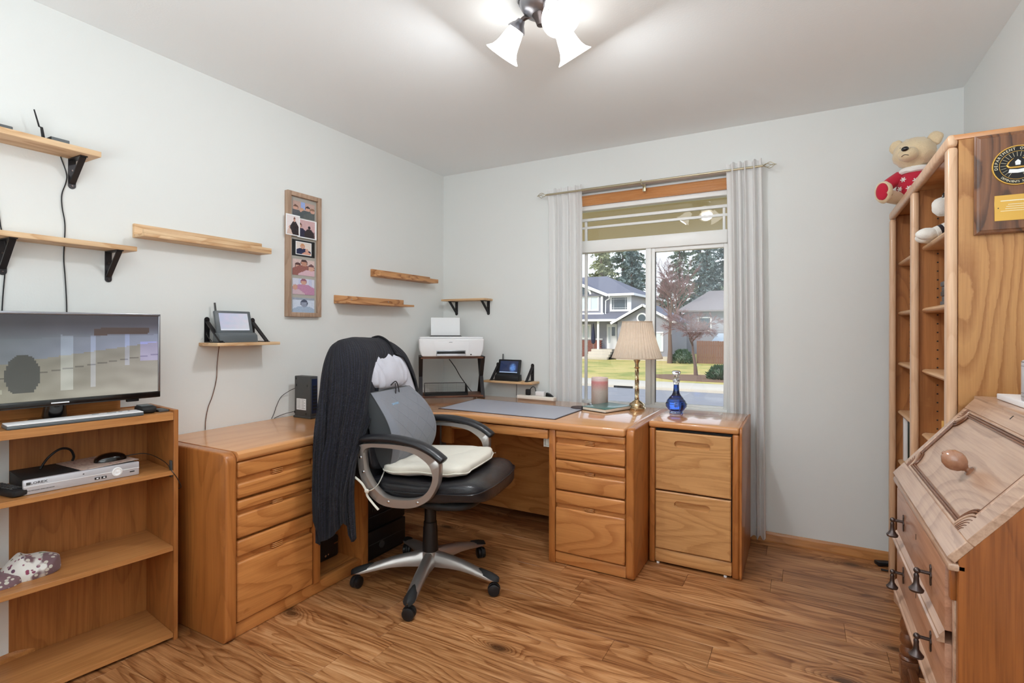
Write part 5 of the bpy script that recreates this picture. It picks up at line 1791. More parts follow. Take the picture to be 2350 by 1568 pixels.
# each column: a path from the ridge of the back down to the hem, given as (f, y, z) control points (y>0 is the far side)
COLS = [
    # front edge over the headrest (near the centre)
    [(-0.37, 0.03, 1.168), (-0.325, 0.030, 1.150), (-0.283, 0.018, 1.105), (-0.262, -0.010, 1.06), (-0.250, -0.055, 1.0), (-0.235, -0.090, 0.93), (-0.220, -0.150, 0.85), (-0.20, -0.215, 0.76), (-0.185, -0.262, 0.68), (-0.182, -0.285, 0.60), (-0.195, -0.318, 0.52), (-0.20, -0.322, 0.44), (-0.195, -0.322, 0.36), (-0.192, -0.322, 0.305)],
    [(-0.38, -0.03, 1.172), (-0.325, -0.03, 1.155), (-0.272, -0.055, 1.105), (-0.248, -0.085, 1.05), (-0.232, -0.125, 0.98), (-0.215, -0.170, 0.90), (-0.195, -0.215, 0.82), (-0.190, -0.262, 0.74), (-0.185, -0.292, 0.66), (-0.192, -0.318, 0.58), (-0.205, -0.336, 0.50), (-0.21, -0.338, 0.42), (-0.208, -0.338, 0.34), (-0.205, -0.338, 0.300)],
    [(-0.385, -0.08, 1.172), (-0.33, -0.09, 1.158), (-0.272, -0.125, 1.105), (-0.245, -0.165, 1.05), (-0.225, -0.205, 0.98), (-0.215, -0.240, 0.90), (-0.205, -0.272, 0.82), (-0.208, -0.300, 0.74), (-0.215, -0.318, 0.66), (-0.225, -0.332, 0.58), (-0.235, -0.342, 0.50), (-0.238, -0.342, 0.44), (-0.236, -0.342, 0.39), (-0.234, -0.342, 0.375)],
    [(-0.39, -0.13, 1.168), (-0.35, -0.15, 1.158), (-0.295, -0.19, 1.11), (-0.262, -0.230, 1.05), (-0.242, -0.262, 0.98), (-0.235, -0.288, 0.90), (-0.238, -0.308, 0.82), (-0.245, -0.320, 0.74), (-0.255, -0.328, 0.66), (-0.262, -0.336, 0.58), (-0.270, -0.342, 0.50), (-0.272, -0.340, 0.42), (-0.27, -0.338, 0.36), (-0.27, -0.338, 0.345)],
    [(-0.395, -0.17, 1.160), (-0.375, -0.20, 1.150), (-0.335, -0.24, 1.10), (-0.305, -0.27, 1.04), (-0.288, -0.292, 0.97), (-0.282, -0.308, 0.89), (-0.285, -0.320, 0.81), (-0.290, -0.328, 0.73), (-0.296, -0.334, 0.65), (-0.302, -0.340, 0.57), (-0.308, -0.344, 0.49), (-0.31, -0.344, 0.41), (-0.31, -0.342, 0.33), (-0.31, -0.342, 0.298)],
    [(-0.40, -0.19, 1.150), (-0.395, -0.222, 1.135), (-0.380, -0.255, 1.08), (-0.362, -0.280, 1.02), (-0.350, -0.298, 0.95), (-0.345, -0.312, 0.87), (-0.345, -0.322, 0.79), (-0.346, -0.330, 0.71), (-0.35, -0.336, 0.63), (-0.352, -0.340, 0.55), (-0.355, -0.342, 0.47), (-0.356, -0.342, 0.39), (-0.356, -0.340, 0.31), (-0.356, -0.340, 0.285)],
    [(-0.41, -0.19, 1.150), (-0.42, -0.225, 1.13), (-0.425, -0.255, 1.07), (-0.420, -0.278, 1.0), (-0.412, -0.295, 0.93), (-0.408, -0.305, 0.85), (-0.405, -0.314, 0.77), (-0.405, -0.320, 0.69), (-0.405, -0.325, 0.61), (-0.405, -0.328, 0.53), (-0.405, -0.328, 0.45), (-0.405, -0.325, 0.38), (-0.405, -0.322, 0.31), (-0.405, -0.320, 0.290)],
    [(-0.42, -0.17, 1.158), (-0.445, -0.20, 1.13), (-0.465, -0.225, 1.07), (-0.470, -0.245, 1.0), (-0.468, -0.258, 0.93), (-0.462, -0.265, 0.85), (-0.458, -0.270, 0.77), (-0.456, -0.272, 0.70), (-0.455, -0.272, 0.64), (-0.455, -0.272, 0.59), (-0.455, -0.270, 0.55), (-0.455, -0.268, 0.52), (-0.455, -0.268, 0.50), (-0.455, -0.266, 0.490)],
    [(-0.425, -0.10, 1.168), (-0.455, -0.12, 1.135), (-0.485, -0.14, 1.07), (-0.495, -0.155, 1.0), (-0.495, -0.165, 0.93), (-0.49, -0.17, 0.85), (-0.485, -0.17, 0.77), (-0.482, -0.17, 0.70), (-0.48, -0.17, 0.64), (-0.48, -0.17, 0.59), (-0.48, -0.17, 0.55), (-0.48, -0.17, 0.52), (-0.48, -0.17, 0.50), (-0.48, -0.17, 0.485)],
    [(-0.425, 0.02, 1.172), (-0.46, 0.02, 1.135), (-0.49, 0.02, 1.07), (-0.50, 0.02, 1.0), (-0.50, 0.02, 0.93), (-0.495, 0.02, 0.85), (-0.49, 0.02, 0.77), (-0.487, 0.02, 0.70), (-0.485, 0.02, 0.64), (-0.485, 0.02, 0.59), (-0.485, 0.02, 0.55), (-0.485, 0.02, 0.52), (-0.485, 0.02, 0.50), (-0.485, 0.02, 0.49)],
    [(-0.42, 0.15, 1.160), (-0.455, 0.16, 1.12), (-0.48, 0.18, 1.06), (-0.49, 0.195, 0.99), (-0.488, 0.205, 0.92), (-0.482, 0.21, 0.84), (-0.478, 0.215, 0.77), (-0.475, 0.22, 0.70), (-0.475, 0.22, 0.64), (-0.475, 0.22, 0.59), (-0.475, 0.22, 0.56), (-0.475, 0.22, 0.53), (-0.475, 0.22, 0.52), (-0.475, 0.22, 0.51)],
    [(-0.405, 0.20, 1.140), (-0.42, 0.235, 1.11), (-0.425, 0.272, 1.05), (-0.42, 0.297, 0.98), (-0.41, 0.312, 0.91), (-0.40, 0.318, 0.84), (-0.398, 0.322, 0.78), (-0.396, 0.322, 0.72), (-0.395, 0.322, 0.67), (-0.395, 0.322, 0.63), (-0.395, 0.322, 0.60), (-0.395, 0.32, 0.58), (-0.395, 0.32, 0.57), (-0.395, 0.32, 0.56)],
    [(-0.39, 0.18, 1.150), (-0.36, 0.225, 1.125), (-0.315, 0.270, 1.06), (-0.29, 0.300, 0.99), (-0.275, 0.318, 0.92), (-0.27, 0.325, 0.86), (-0.27, 0.328, 0.82), (-0.27, 0.33, 0.80), (-0.27, 0.33, 0.785), (-0.27, 0.33, 0.775), (-0.27, 0.33, 0.765), (-0.27, 0.33, 0.758), (-0.27, 0.33, 0.754), (-0.27, 0.33, 0.75)],
    [(-0.385, 0.15, 1.158), (-0.345, 0.175, 1.135), (-0.295, 0.205, 1.085), (-0.262, 0.232, 1.02), (-0.245, 0.262, 0.96), (-0.238, 0.285, 0.90), (-0.235, 0.297, 0.865), (-0.235, 0.302, 0.845), (-0.235, 0.306, 0.83), (-0.235, 0.308, 0.82), (-0.235, 0.31, 0.81), (-0.235, 0.31, 0.803), (-0.235, 0.31, 0.797), (-0.235, 0.31, 0.79)],
    [(-0.38, 0.10, 1.165), (-0.335, 0.105, 1.150), (-0.290, 0.125, 1.115), (-0.262, 0.155, 1.075), (-0.245, 0.190, 1.03), (-0.240, 0.215, 0.985), (-0.238, 0.235, 0.94), (-0.237, 0.25, 0.905), (-0.237, 0.26, 0.88), (-0.237, 0.266, 0.862), (-0.237, 0.27, 0.85), (-0.237, 0.273, 0.84), (-0.237, 0.275, 0.833), (-0.237, 0.277, 0.825)],
]
C0 = [(-0.385, 0.12, 1.165), (-0.33, 0.12, 1.145), (-0.295, 0.12, 1.088), (-0.285, 0.05, 1.068), (-0.272, -0.03, 1.02), (-0.258, -0.07, 0.96), (-0.245, -0.10, 0.90), (-0.225, -0.155, 0.83), (-0.205, -0.23, 0.765), (-0.20, -0.29, 0.69), (-0.20, -0.32, 0.60), (-0.205, -0.322, 0.50), (-0.20, -0.322, 0.40), (-0.195, -0.322, 0.310)]
COLS[0] = C0
COLS[1] = [((a[0] + b_[0]) / 2, (a[1] + b_[1]) / 2 - 0.012, (a[2] + b_[2]) / 2) for a, b_ in zip(C0, COLS[2])]
COLS[1][-1] = (-0.21, -0.338, 0.300)
COLS = [[(f_ if f_ > -0.34 else -0.34 + (f_ + 0.34) * 0.62, y_ * (1.0 if y_ < 0 else 1.0), z_) for f_, y_, z_ in col] for col in COLS]
COLS[11] = [(-0.36, 0.21, 1.142), (-0.375, 0.25, 1.115), (-0.385, 0.31, 1.05), (-0.38, 0.345, 0.98), (-0.37, 0.36, 0.91), (-0.365, 0.365, 0.84)] + [(-0.36, 0.365, 0.80 - 0.03 * i) for i in range(8)]
COLS[12] = [(-0.375, 0.19, 1.150), (-0.35, 0.24, 1.12), (-0.335, 0.30, 1.065), (-0.325, 0.335, 1.00), (-0.31, 0.352, 0.95), (-0.305, 0.358, 0.91)] + [(-0.30, 0.36, 0.89 - 0.010 * i) for i in range(8)]
COLS[13] = [(-0.38, 0.16, 1.160), (-0.335, 0.18, 1.138), (-0.30, 0.225, 1.09), (-0.285, 0.27, 1.03), (-0.275, 0.295, 0.97), (-0.27, 0.308, 0.93)] + [(-0.268, 0.312, 0.91 - 0.006 * i) for i in range(8)]
COLS[14] = [C0[0], C0[1], C0[2], (-0.282, 0.195, 1.062), (-0.270, 0.235, 1.00), (-0.258, 0.262, 0.945)] + [(-0.255, 0.270 + 0.001 * i, 0.925 - 0.005 * i) for i in range(8)]
fixed = []
for k_, col in enumerate(COLS):
    out_ = []
    for f_, y_, z_ in col:
        w_ = min(1.0, max(0.0, (0.93 - z_) / 0.14))
        lim = -0.345
        if f_ < lim:
            y2 = {5: y_ - 0.02, 6: y_ - 0.055, 7: y_ - 0.12, 8: y_ - 0.12, 9: y_ - 0.06}.get(k_, y_)
            f_, y_ = f_ + (lim - 0.006 * (k_ % 2) - f_) * w_, y_ + (y2 - y_) * w_
        out_.append((f_, y_, z_))
    fixed.append(out_)
COLS = fixed
dense = [catmull(col, 4) for col in COLS]
nrow = len(dense[0])
rows = []
for i in range(nrow):
    ctrl = [dcol[i] for dcol in dense]
    rows.append(catmull(ctrl, 6))
for i, row in enumerate(rows):
    t = i / (nrow - 1)
    for j, p in enumerate(row):
        u = j / (len(row) - 1)
        amp = 0.011 * min(1.0, t * 2.2)
        w = math.sin(u * 58 + 1.5 * math.sin(t * 4)) * amp * 0.7 + 0.006 * math.sin(u * 133 + t * 3) * min(1, t * 3)
        cx0, cy0 = -0.34, 0.0
        dvec = Vector((p.x - cx0, (p.y - cy0) * 0.7, 0))
        if dvec.length > 1e-5:
            dvec.normalize()
        row[j] = p + dvec * (w + 0.012) + Vector((0, 0, 0.008 * (1 - t)))
mb = MB(uv=True)
mb.grid(rows)
ko = mb.build('knit_body', M['knit'], cg, local=True, angle=90)
solid(ko, 0.006, 1)
MB().tube([(-0.40, 0.10, 1.178), (-0.36, 0.11, 1.185), (-0.31, 0.12, 1.155), (-0.272, 0.125, 1.095)], 0.006, 8, smooth=5).build('neck_seam', M['knit'], cg, local=True)

# ---------------------------------------------------------------- oak bookcase on the right wall
ob = thing('bookcase', 'tall oak bookcase with rounded pale edges against the right wall', 'bookcase', (3.04, -0.8, 0))
RT, RI, RS = M['red_oak_trim'], M['red_oak_in'], M['red_oak_y']
YN, YF2 = -1.393, -0.198
MB().box((2.898, YN, 0.0), (3.197, YN + 0.018, 1.787), 0.001, 1).build('side_panel', M['red_oak_z'], ob)
MB().box((2.898, YF2 - 0.018, 0.0), (3.197, YF2, 1.787), 0.001, 1).build('side_panel', RI, ob)
MB().box((2.898, -0.805, 0.02), (3.190, -0.787, 1.775), 0.001, 1).build('divider', RI, ob)
MB().box((3.188, YN, 0.0), (3.197, YF2, 1.785)).build('back_panel', RI, ob)
MB().box((2.885, YN - 0.002, 1.787), (3.197, YF2, 1.803), 0.003).build('top', M['blind'], ob)
for ya in (YN - 0.002, -0.818, YF2 - 0.045):
    MB().box((2.872, ya, 0.0), (2.8975, ya + 0.046, 1.768), 0.009, 3).build('stile', RT, ob)
MB().box((2.872, YN - 0.002, 1.768), (2.8975, YF2, 1.806), 0.010, 3).build('top_rail', RT, ob)
MB().box((3.165, YN + 0.02, 1.70), (3.188, YF2 - 0.02, 1.76), 0.003).build('cleat', RI, ob)
for z in (1.548, 1.307, 1.060, 0.825, 0.585, 0.345, 0.085):
    MB().prism([(0, -0.010), (0.27, -0.010), (0.27, 0.010), (0, 0.010), (-0.008, 0.006), (-0.011, 0.0), (-0.008, -0.006)], 0, 0.561, basis((2.917, -0.220, z), (1, 0, 0), (0, 0, 1), (0, -1, 0))).build('shelf', RS, ob)
for z in (1.546, 1.303, 1.064, 0.815, 0.585, 0.345, 0.085):
    MB().prism([(0, -0.010), (0.27, -0.010), (0.27, 0.010), (0, 0.010), (-0.008, 0.006), (-0.011, 0.0), (-0.008, -0.006)], 0, 0.560, basis((2.917, -0.809, z), (1, 0, 0), (0, 0, 1), (0, -1, 0))).build('shelf', RS, ob)
q = MB()
for y in (-0.2165, -0.8055):
    for x in (2.955, 3.13):
        for i in range(46):
            q.box((x - 0.0025, y - 0.0006, 0.16 + i * 0.034), (x + 0.0025, y + 0.0004, 0.165 + i * 0.034))
pg = q.build('peg_holes', M['black_matte'], ob)
pg['kind'] = 'stuff'

# plaque
pl_ = thing('wall_plaque', 'dark walnut plaque with round black and gold seal on the oak bookcase side', 'plaque', (3.022, -1.396, 1.643))
PX0, PX1, PZ0, PZ1 = 2.931, 3.113, 1.500, 1.786
FP = basis((3.022, -1.395, 1.643), (1, 0, 0), (0, 0, 1), (0, -1, 0))
MB().box((-0.091, -0.143, 0.0), (0.091, 0.143, 0.009), 0.001, 1, FP).build('back_board', M['walnut'], pl_)
t = bmesh.new()
t.free()
mb = MB()
a_ = [(-0.091, -0.143), (0.091, -0.143), (0.091, 0.143), (-0.091, 0.143)]
rows = []
for ins, zz in ((0.0, 0.009), (0.003, 0.012), (0.004, 0.014), (0.010, 0.016), (0.012, 0.018)):
    rows.append([FP @ Vector((sx * (0.091 - ins), sy * (0.143 - ins), zz)) for sx, sy in ((-1, -1), (1, -1), (1, 1), (-1, 1))])
mb.grid(rows, closed_u=True)
mb.box((-0.079, -0.131, 0.009), (0.079, 0.131, 0.018), 0, 1, FP)
mb.build('moulded_face', M['walnut'], pl_, angle=15)
SP = FP @ Matrix.Translation((0.0, 0.045, 0.018))
MB().lathe([(0.0, 0.0), (0.0555, 0.0), (0.0555, 0.003), (0.0, 0.003)], 56, SP).build('seal_disc', M['ink'], pl_)
MB().lathe([(0.0520, 0.003), (0.0530, 0.0045), (0.0550, 0.0045), (0.0558, 0.003), (0.0558, 0.0)], 56, SP, cap=False).build('seal_ring', M['gold'], pl_)
MB().lathe([(0.0385, 0.003), (0.0388, 0.0038), (0.0396, 0.0038), (0.0400, 0.003)], 56, SP, cap=False).build('seal_ring', M['gold'], pl_)


def arc_text(text, r, a_start, a_end, size, flip, name):
    objs = []
    n = len(text)
    for i, ch in enumerate(text):
        if ch == ' ':
            continue
        a = a_start + (a_end - a_start) * (i + 0.5) / n
        rot = a - PI / 2 if not flip else a + PI / 2
        m = SP @ Matrix.Translation((r * math.cos(a), r * math.sin(a), 0.0032)) @ Matrix.Rotation(rot, 4, 'Z')
        objs.append(lettering(ch, size, m, M['cream_ink'], None, name='ch', sx=0.95))
    mb = MB()
    for o in objs:
        mb.bm.from_mesh(o.data)
        bpy.data.objects.remove(o)
    return mb.build(name, M['cream_ink'], pl_)


arc_text('DEPARTMENT OF DEFENSE', 0.0462, math.radians(192), math.radians(-12), 0.0105, False, 'seal_lettering')
arc_text('DEPENDENTS SCHOOLS', 0.0462, math.radians(222), math.radians(318), 0.0082, True, 'seal_lettering')
q = MB()
for i in range(22):
    a = math.radians(20 + i * 14.5)
    if math.radians(246) < a < math.radians(294):
        continue
    q.box((0.025, -0.0003, 0.003), (0.037, 0.0003, 0.0036), 0, 1, SP @ Matrix.Rotation(a, 4, 'Z'))
q.build('seal_rays', M['cream_ink'], pl_)['kind'] = 'stuff'
q = MB()
for sx in (-1, 1):
    for i in range(6):
        q.tube([SP @ Vector((sx * (0.009 + 0.0015 * i), 0.020 - 0.0018 * i, 0.004)), SP @ Vector((sx * (0.016 + 0.001 * i), 0.014 - 0.001 * i, 0.0045)), SP @ Vector((sx * (0.020 + 0.0008 * i), 0.004 - 0.0012 * i, 0.004))], 0.0006, 4, smooth=3)
q.build('seal_wings', M['gold'], pl_)['kind'] = 'stuff'
MB().tube([SP @ Vector(v) for v in ((-0.024, 0.002, 0.004), (-0.018, -0.005, 0.004), (-0.006, -0.006, 0.004), (0.006, -0.006, 0.004), (0.018, -0.005, 0.004), (0.024, 0.002, 0.004))], 0.0026, 6, smooth=4).build('seal_arms', M['gold'], pl_)
MB().prism([(-0.020, -0.020), (0, -0.022), (0.020, -0.020), (0.018, -0.010), (0.0, -0.012), (-0.018, -0.010)], 0.003, 0.0042, SP).build('seal_book', M['white_paper'], pl_)
MB().prism([(-0.005, 0.0), (0.005, 0.0), (0.006, 0.010), (0, 0.016), (-0.006, 0.010)], 0.003, 0.0042, SP).build('seal_shield', M['white_paper'], pl_)
MB().box((-0.049, -0.108, 0.018), (0.049, -0.036, 0.0195), 0.0004, 1, FP).build('name_plate', M['gold'], pl_)
q = MB()
for i, (w, dy) in enumerate(((0.036, 0.0), (0.020, 0.010), (0.024, 0.016), (0.026, 0.022), (0.036, 0.028))):
    q.box((-w, -0.0535 - dy, 0.0195), (w, -0.0520 - dy + (0.0012 if i == 0 else 0), 0.0198), 0, 1, FP)
q.build('engraved_lines', M['cream_ink'], pl_)['kind'] = 'stuff'
MB().cyl(FP @ Vector((-0.041, -0.072, 0.0195)), FP @ Vector((-0.041, -0.072, 0.0205)), 0.0015, n=8).build('pin', M['ink'], pl_)


# ---------------------------------------------------------------- bear
be = thing('teddy_bear', 'cream plush bear in red snowflake sweater on top of the oak bookcase', 'toy', (2.945, -0.38, 1.8035), math.radians(-118))
# local +x is where the bear looks


def fuzz(s=0.004):
    return lambda p: (p[0] + s * noise.noise(Vector(p) * 60), p[1] + s * noise.noise(Vector(p) * 60 + Vector((9, 0, 0))), p[2] + s * noise.noise(Vector(p) * 60 + Vector((0, 7, 0))))


FU = M['fur']
bd_ = MB().blob((-0.02, 0, 0.085), (0.062, 0.075, 0.088), n=30, k=20, fn=fuzz()).build('body', M['red_knit'], be, local=True, angle=80)
MB().tube([(-0.02 + 0.048 * math.cos(a), 0.054 * math.sin(a), 0.158) for a in [2 * PI * i / 20 for i in range(20)]], 0.014, 8, closed=True).build('collar', M['white_knit'], be, local=True)
mb = MB()
mb.blob((0.0, 0, 0.235), (0.074, 0.082, 0.070), n=34, k=24, fn=fuzz(0.006))
mb.build('head', FU, be, local=True, angle=80)
MB().blob((0.066, 0, 0.218), (0.036, 0.040, 0.032), n=24, k=16, fn=fuzz(0.003)).build('muzzle', FU, be, local=True, angle=80)
MB().blob((0.100, 0, 0.236), (0.010, 0.015, 0.011), n=14, k=10).build('nose', M['black_gloss'], be, local=True)
MB().tube([(0.098, -0.014, 0.205), (0.103, 0.0, 0.210), (0.098, 0.014, 0.205)], 0.0014, 5, smooth=3).build('mouth', M['black_cloth'], be, local=True)
for sy in (-1, 1):
    er = MB().blob((-0.012, sy * 0.074, 0.285), (0.016, 0.030, 0.032), n=20, k=14, fn=fuzz(0.004)).build('ear', FU, be, local=True, angle=80)
    MB().blob((0.060, sy * 0.030, 0.252), (0.006, 0.006, 0.006), n=10, k=8).build('eye', M['black_gloss'], be, local=True)
    MB().tube([(-0.01, sy * 0.060, 0.140), (0.03, sy * 0.092, 0.105), (0.06, sy * 0.10, 0.07)], lambda t: 0.030 - 0.004 * t, 14, smooth=5).build('arm', M['red_knit'], be, local=True, angle=80)
    MB().blob((0.07, sy * 0.10, 0.055), (0.026, 0.026, 0.026), n=16, k=12, fn=fuzz(0.003)).build('paw', FU, be, local=True, angle=80)
    sp2 = 0.010 if sy < 0 else 0.0
    MB().tube([(-0.01, sy * 0.045, 0.035), (0.05, sy * 0.070, 0.042), (0.092, sy * 0.078, 0.046)], lambda t: 0.030, 14, smooth=5).build('leg', FU, be, local=True, angle=80)
    ft = MB().blob((0.108, sy * 0.080, 0.058), (0.026, 0.036, 0.052), n=22, k=16, fn=fuzz(0.004)).build('foot', FU, be, local=True, angle=80)
    MB().blob((0.124, sy * 0.080, 0.058), (0.014, 0.026, 0.040), n=18, k=12).build('foot_pad', FU if sy > 0 else M['red_knit'], be, local=True, angle=80)
for (yy, zz) in ((-0.03, 0.115), (0.02, 0.10), (-0.005, 0.07), (0.045, 0.125), (-0.045, 0.075)):
    q = MB()
    xx = -0.02 + 0.064 * math.sqrt(max(0.05, 1 - (yy / 0.075) ** 2 - ((zz - 0.085) / 0.088) ** 2))
    mm = basis((xx, yy, zz), (0, 1, 0), (0, 0, 1), (1, 0, 0))
    for i in range(3):
        q.box((-0.012, -0.0022, -0.003), (0.012, 0.0022, 0.003), 0.001, 1, mm @ Matrix.Rotation(PI * i / 3, 4, 'Z'))
    q.build('snowflake', M['white_knit'], be, local=True)

# zebra plush
zb_ = thing('plush_zebra', 'black and white striped plush toy seated on the top shelf of the near bay', 'toy', (2.985, -0.925, 1.5565), math.radians(172))
WP, BP = M['white_plush'], M['black_cloth']


def striped(prefix, cen_a, cen_b, ra, rb, n, parent):
    A_, B_ = Vector(cen_a), Vector(cen_b)
    for i in range(n):
        t0, t1 = i / n, (i + 1) / n
        MB().cyl(A_.lerp(B_, t0), A_.lerp(B_, t1), ra + (rb - ra) * t0, ra + (rb - ra) * t1, 18).build(prefix, BP if i % 2 else WP, parent, local=True, angle=80)


striped('body_band', (-0.02, 0, 0.0), (-0.015, 0, 0.115), 0.048, 0.034, 7, zb_)
MB().blob((0.0, 0, 0.155), (0.040, 0.038, 0.040), n=20, k=14, fn=fuzz(0.003)).build('head', WP, zb_, local=True, angle=80)
for i in range(3):
    z = 0.158 + i * 0.013
    r = 0.0405 * math.sqrt(max(0.05, 1 - ((z - 0.155) / 0.041) ** 2))
    MB().lathe([(r - 0.001, z - 0.003), (r + 0.0012, z), (r - 0.001, z + 0.003)], 20, cap=False).build('stripe', BP, zb_, local=True)
MB().blob((0.040, 0, 0.125), (0.030, 0.026, 0.036), n=18, k=12, fn=fuzz(0.003)).build('muzzle', WP, zb_, local=True, angle=80)
for sy in (-1, 1):
    MB().blob((0.033, sy * 0.018, 0.166), (0.006, 0.006, 0.006), n=8, k=6).build('eye', M['black_gloss'], zb_, local=True)
    MB().blob((-0.01, sy * 0.03, 0.195), (0.008, 0.012, 0.020), n=12, k=8).build('ear', BP, zb_, local=True)
    striped('leg_band', (0.005, sy * 0.030, 0.045), (0.060, sy * 0.045, 0.024), 0.026, 0.022, 5, zb_)
    MB().blob((0.082, sy * 0.048, 0.022), (0.036, 0.024, 0.022), n=18, k=12, fn=fuzz(0.002)).build('hoof', WP, zb_, local=True, angle=80)
nv = thing('navy_box', 'navy blue card box behind the striped plush toy', 'box', (3.06, -0.86, 1.5565))
MB().box((3.035, -0.96, 1.5565), (3.05, -0.825, 1.655), 0.003).build('box', M['navy'], nv)
MB().box((3.0345, -0.958, 1.632), (3.035, -0.827, 1.634)).build('stripe', M['white_paper'], nv)
for i in range(5):
    z = 1.3135 + i * 0.0175
    o = MB().box((2.935 + 0.004 * (i % 2), -1.15, z), (3.10, -0.955 - 0.003 * (i % 3), z + 0.0165), 0.002).build('book', M['grey_plastic'] if i != 2 else M['dgrey_plastic'])
    tag(o, 'grey paperback in the near bay stack, %s' % ('lowest of its stack', 'second from the bottom', 'dark one in the middle', 'second from the top', 'topmost of its stack')[i], 'book', 'grey books stacked in the near bay')
al = thing('picture_album', 'dark green picture with white edge leaning in the bottom of the far bay', 'picture', (3.0, -0.45, 0.5955))
MB().box((2.925, -0.262, 0.5955), (2.94, -0.235, 0.808), 0.001).build('white_edge', M['white_paper'], al)
MB().box((2.94, -0.262, 0.5955), (3.12, -0.235, 0.806), 0.001).build('board', plain('dark_green_print', c(34, 44, 36), 0.3, var=0.5, vs=20), al)
en = MB().box((2.918, -1.08, 0.8255), (2.990, -1.075, 0.912), 0.0005).build('envelope', M['envelope'])
tag(en, 'tan envelope standing in the near bay just above the bureau lid', 'envelope')
wt = MB().box((2.940, -1.20, 0.8255), (2.992, -1.19, 0.945), 0.001).build('white_card', M['white_paper'])
tag(wt, 'white card standing behind the tan envelope in the near bay', 'card')

# ---------------------------------------------------------------- slant-front bureau
bu = thing('slant_front_bureau', 'antique oak slant-front bureau with turned legs in front of the oak bookcase', 'desk', (2.98, -1.57, 0))
BZ, BY, BD, BL_ = M['bureau_z'], M['bureau_y'], M['bureau_dark'], M['bureau_lid']
YA, YB = -1.952, -1.188
side = [(2.786, 0.30), (3.190, 0.30), (3.190, 1.000), (2.990, 1.000), (2.786, 0.738)]
for ya in (YA, YB - 0.02):
    MB().prism(side, 0, 0.020, basis((0, ya + 0.02, 0), (1, 0, 0), (0, 0, 1), (0, -1, 0)), 0.001, 1).build('side_panel', BZ, bu)
MB().box((3.17, YA + 0.02, 0.30), (3.188, YB - 0.02, 1.0)).build('back_panel', BZ, bu)
MB().box((2.980, YA - 0.006, 1.000), (3.196, YB + 0.006, 1.014), 0.003).build('top', BL_, bu)
MB().box((2.800, YA + 0.02, 0.300), (3.17, YB - 0.02, 0.712)).build('drawer_case', BD, bu)
# lid frame: u along +y -> local x is towards the camera side (-y), v up the slope
sl = Vector((0.217, 0, 0.270)).normalized()
LIDF = basis((2.766, YB, 0.740), (0, -1, 0), sl)      # x: 0..0.764 from far to near, y: 0..0.346, z: outwards normal
if (LIDF.to_3x3() @ Vector((0, 0, 1))).x > 0:
    LIDF = basis((2.766, YB, 0.740), (0, -1, 0), sl, -Vector((0, -1, 0)).cross(sl))
LW, LH = 0.764, 0.346
LN = (LIDF.to_3x3() @ Vector((0, 0, 1)))
lidm = MB()
lidm.box((0.0, 0.0, -0.018), (LW, 0.052, 0.0), 0.002, 1, LIDF).box((0.0, 0.300, -0.018), (LW, LH, 0.0), 0.002, 1, LIDF)
lidm.box((0.0, 0.052, -0.018), (0.030, 0.300, 0.0), 0.002, 1, LIDF).box((LW - 0.062, 0.052, -0.018), (LW, 0.300, 0.0), 0.002, 1, LIDF)
lidm.box((0.028, 0.050, -0.018), (LW - 0.060, 0.302, -0.007), 0, 1, LIDF)
lid = lidm.build('lid', BL_, bu)
bmesh_fix(lid)


def scallop(ins, r=0.05):
    x0_, x1_, y0_, y1_ = 0.034 + ins, LW - 0.066 - ins, 0.056 + ins, 0.296 - ins
    pts = []
    for cx_, cy_, a0_ in ((x0_, y0_, 90), (x1_, y0_, 180), (x1_, y1_, 270), (x0_, y1_, 0)):
        arc = []
        for i in range(9):
            a = math.radians(a0_ - 90 * i / 8)
            arc.append((cx_ + r * math.cos(a), cy_ + r * math.sin(a)))
        pts.append(arc)
    out = []
    for (cx_, cy_), (a0_, a1_) in (((x0_, y0_), (90, 0)), ((x1_, y0_), (180, 90)), ((x1_, y1_), (270, 180)), ((x0_, y1_), (360, 270))):
        for i in range(9):
            a = math.radians(a0_ + (a1_ - a0_) * i / 8)
            out.append((cx_ + r * math.cos(a), cy_ + r * math.sin(a)))
    return out


for ins, zz, rr, mt in ((0.0, -0.002, 0.0042, BL_), (0.008, -0.003, 0.0034, BD), (0.014, -0.004, 0.0030, BD)):
    MB().tube([LIDF @ Vector((p[0], p[1], zz)) for p in scallop(ins, 0.044)], rr, 8, closed=True).build('lid_moulding', mt, bu)
for cx_, cy_, a0_ in ((0.030, 0.052, 0), (LW - 0.062, 0.052, 90), (LW - 0.062, 0.300, 180), (0.030, 0.300, 270)):
    q = MB()
    arcs = [(cx_, cy_)] + [(cx_ + 0.044 * math.cos(math.radians(a0_ + 90 * i / 8)), cy_ + 0.044 * math.sin(math.radians(a0_ + 90 * i / 8))) for i in range(9)]
    q.prism(arcs, -0.008, -0.001, LIDF)
    co = q.build('corner_fan', BL_, bu)
    bmesh_fix(co)
    for r in (0.036, 0.028, 0.020, 0.012):
        MB().tube([LIDF @ Vector((cx_ + r * math.cos(math.radians(a0_ + 90 * i / 6)), cy_ + r * math.sin(math.radians(a0_ + 90 * i / 6)), -0.001)) for i in range(7)], 0.0015, 5).build('fan_ridge', BD, co)
MB().box((LW - 0.764 + 0.366, 0.325, -0.001), (0.371, 0.337, 0.0006), 0, 1, LIDF).build('keyhole', M['ink'], bu)
kp = LIDF @ Vector((0.445, 0.162, -0.007))
kq = LN.to_track_quat('Z', 'Y').to_matrix().to_4x4()
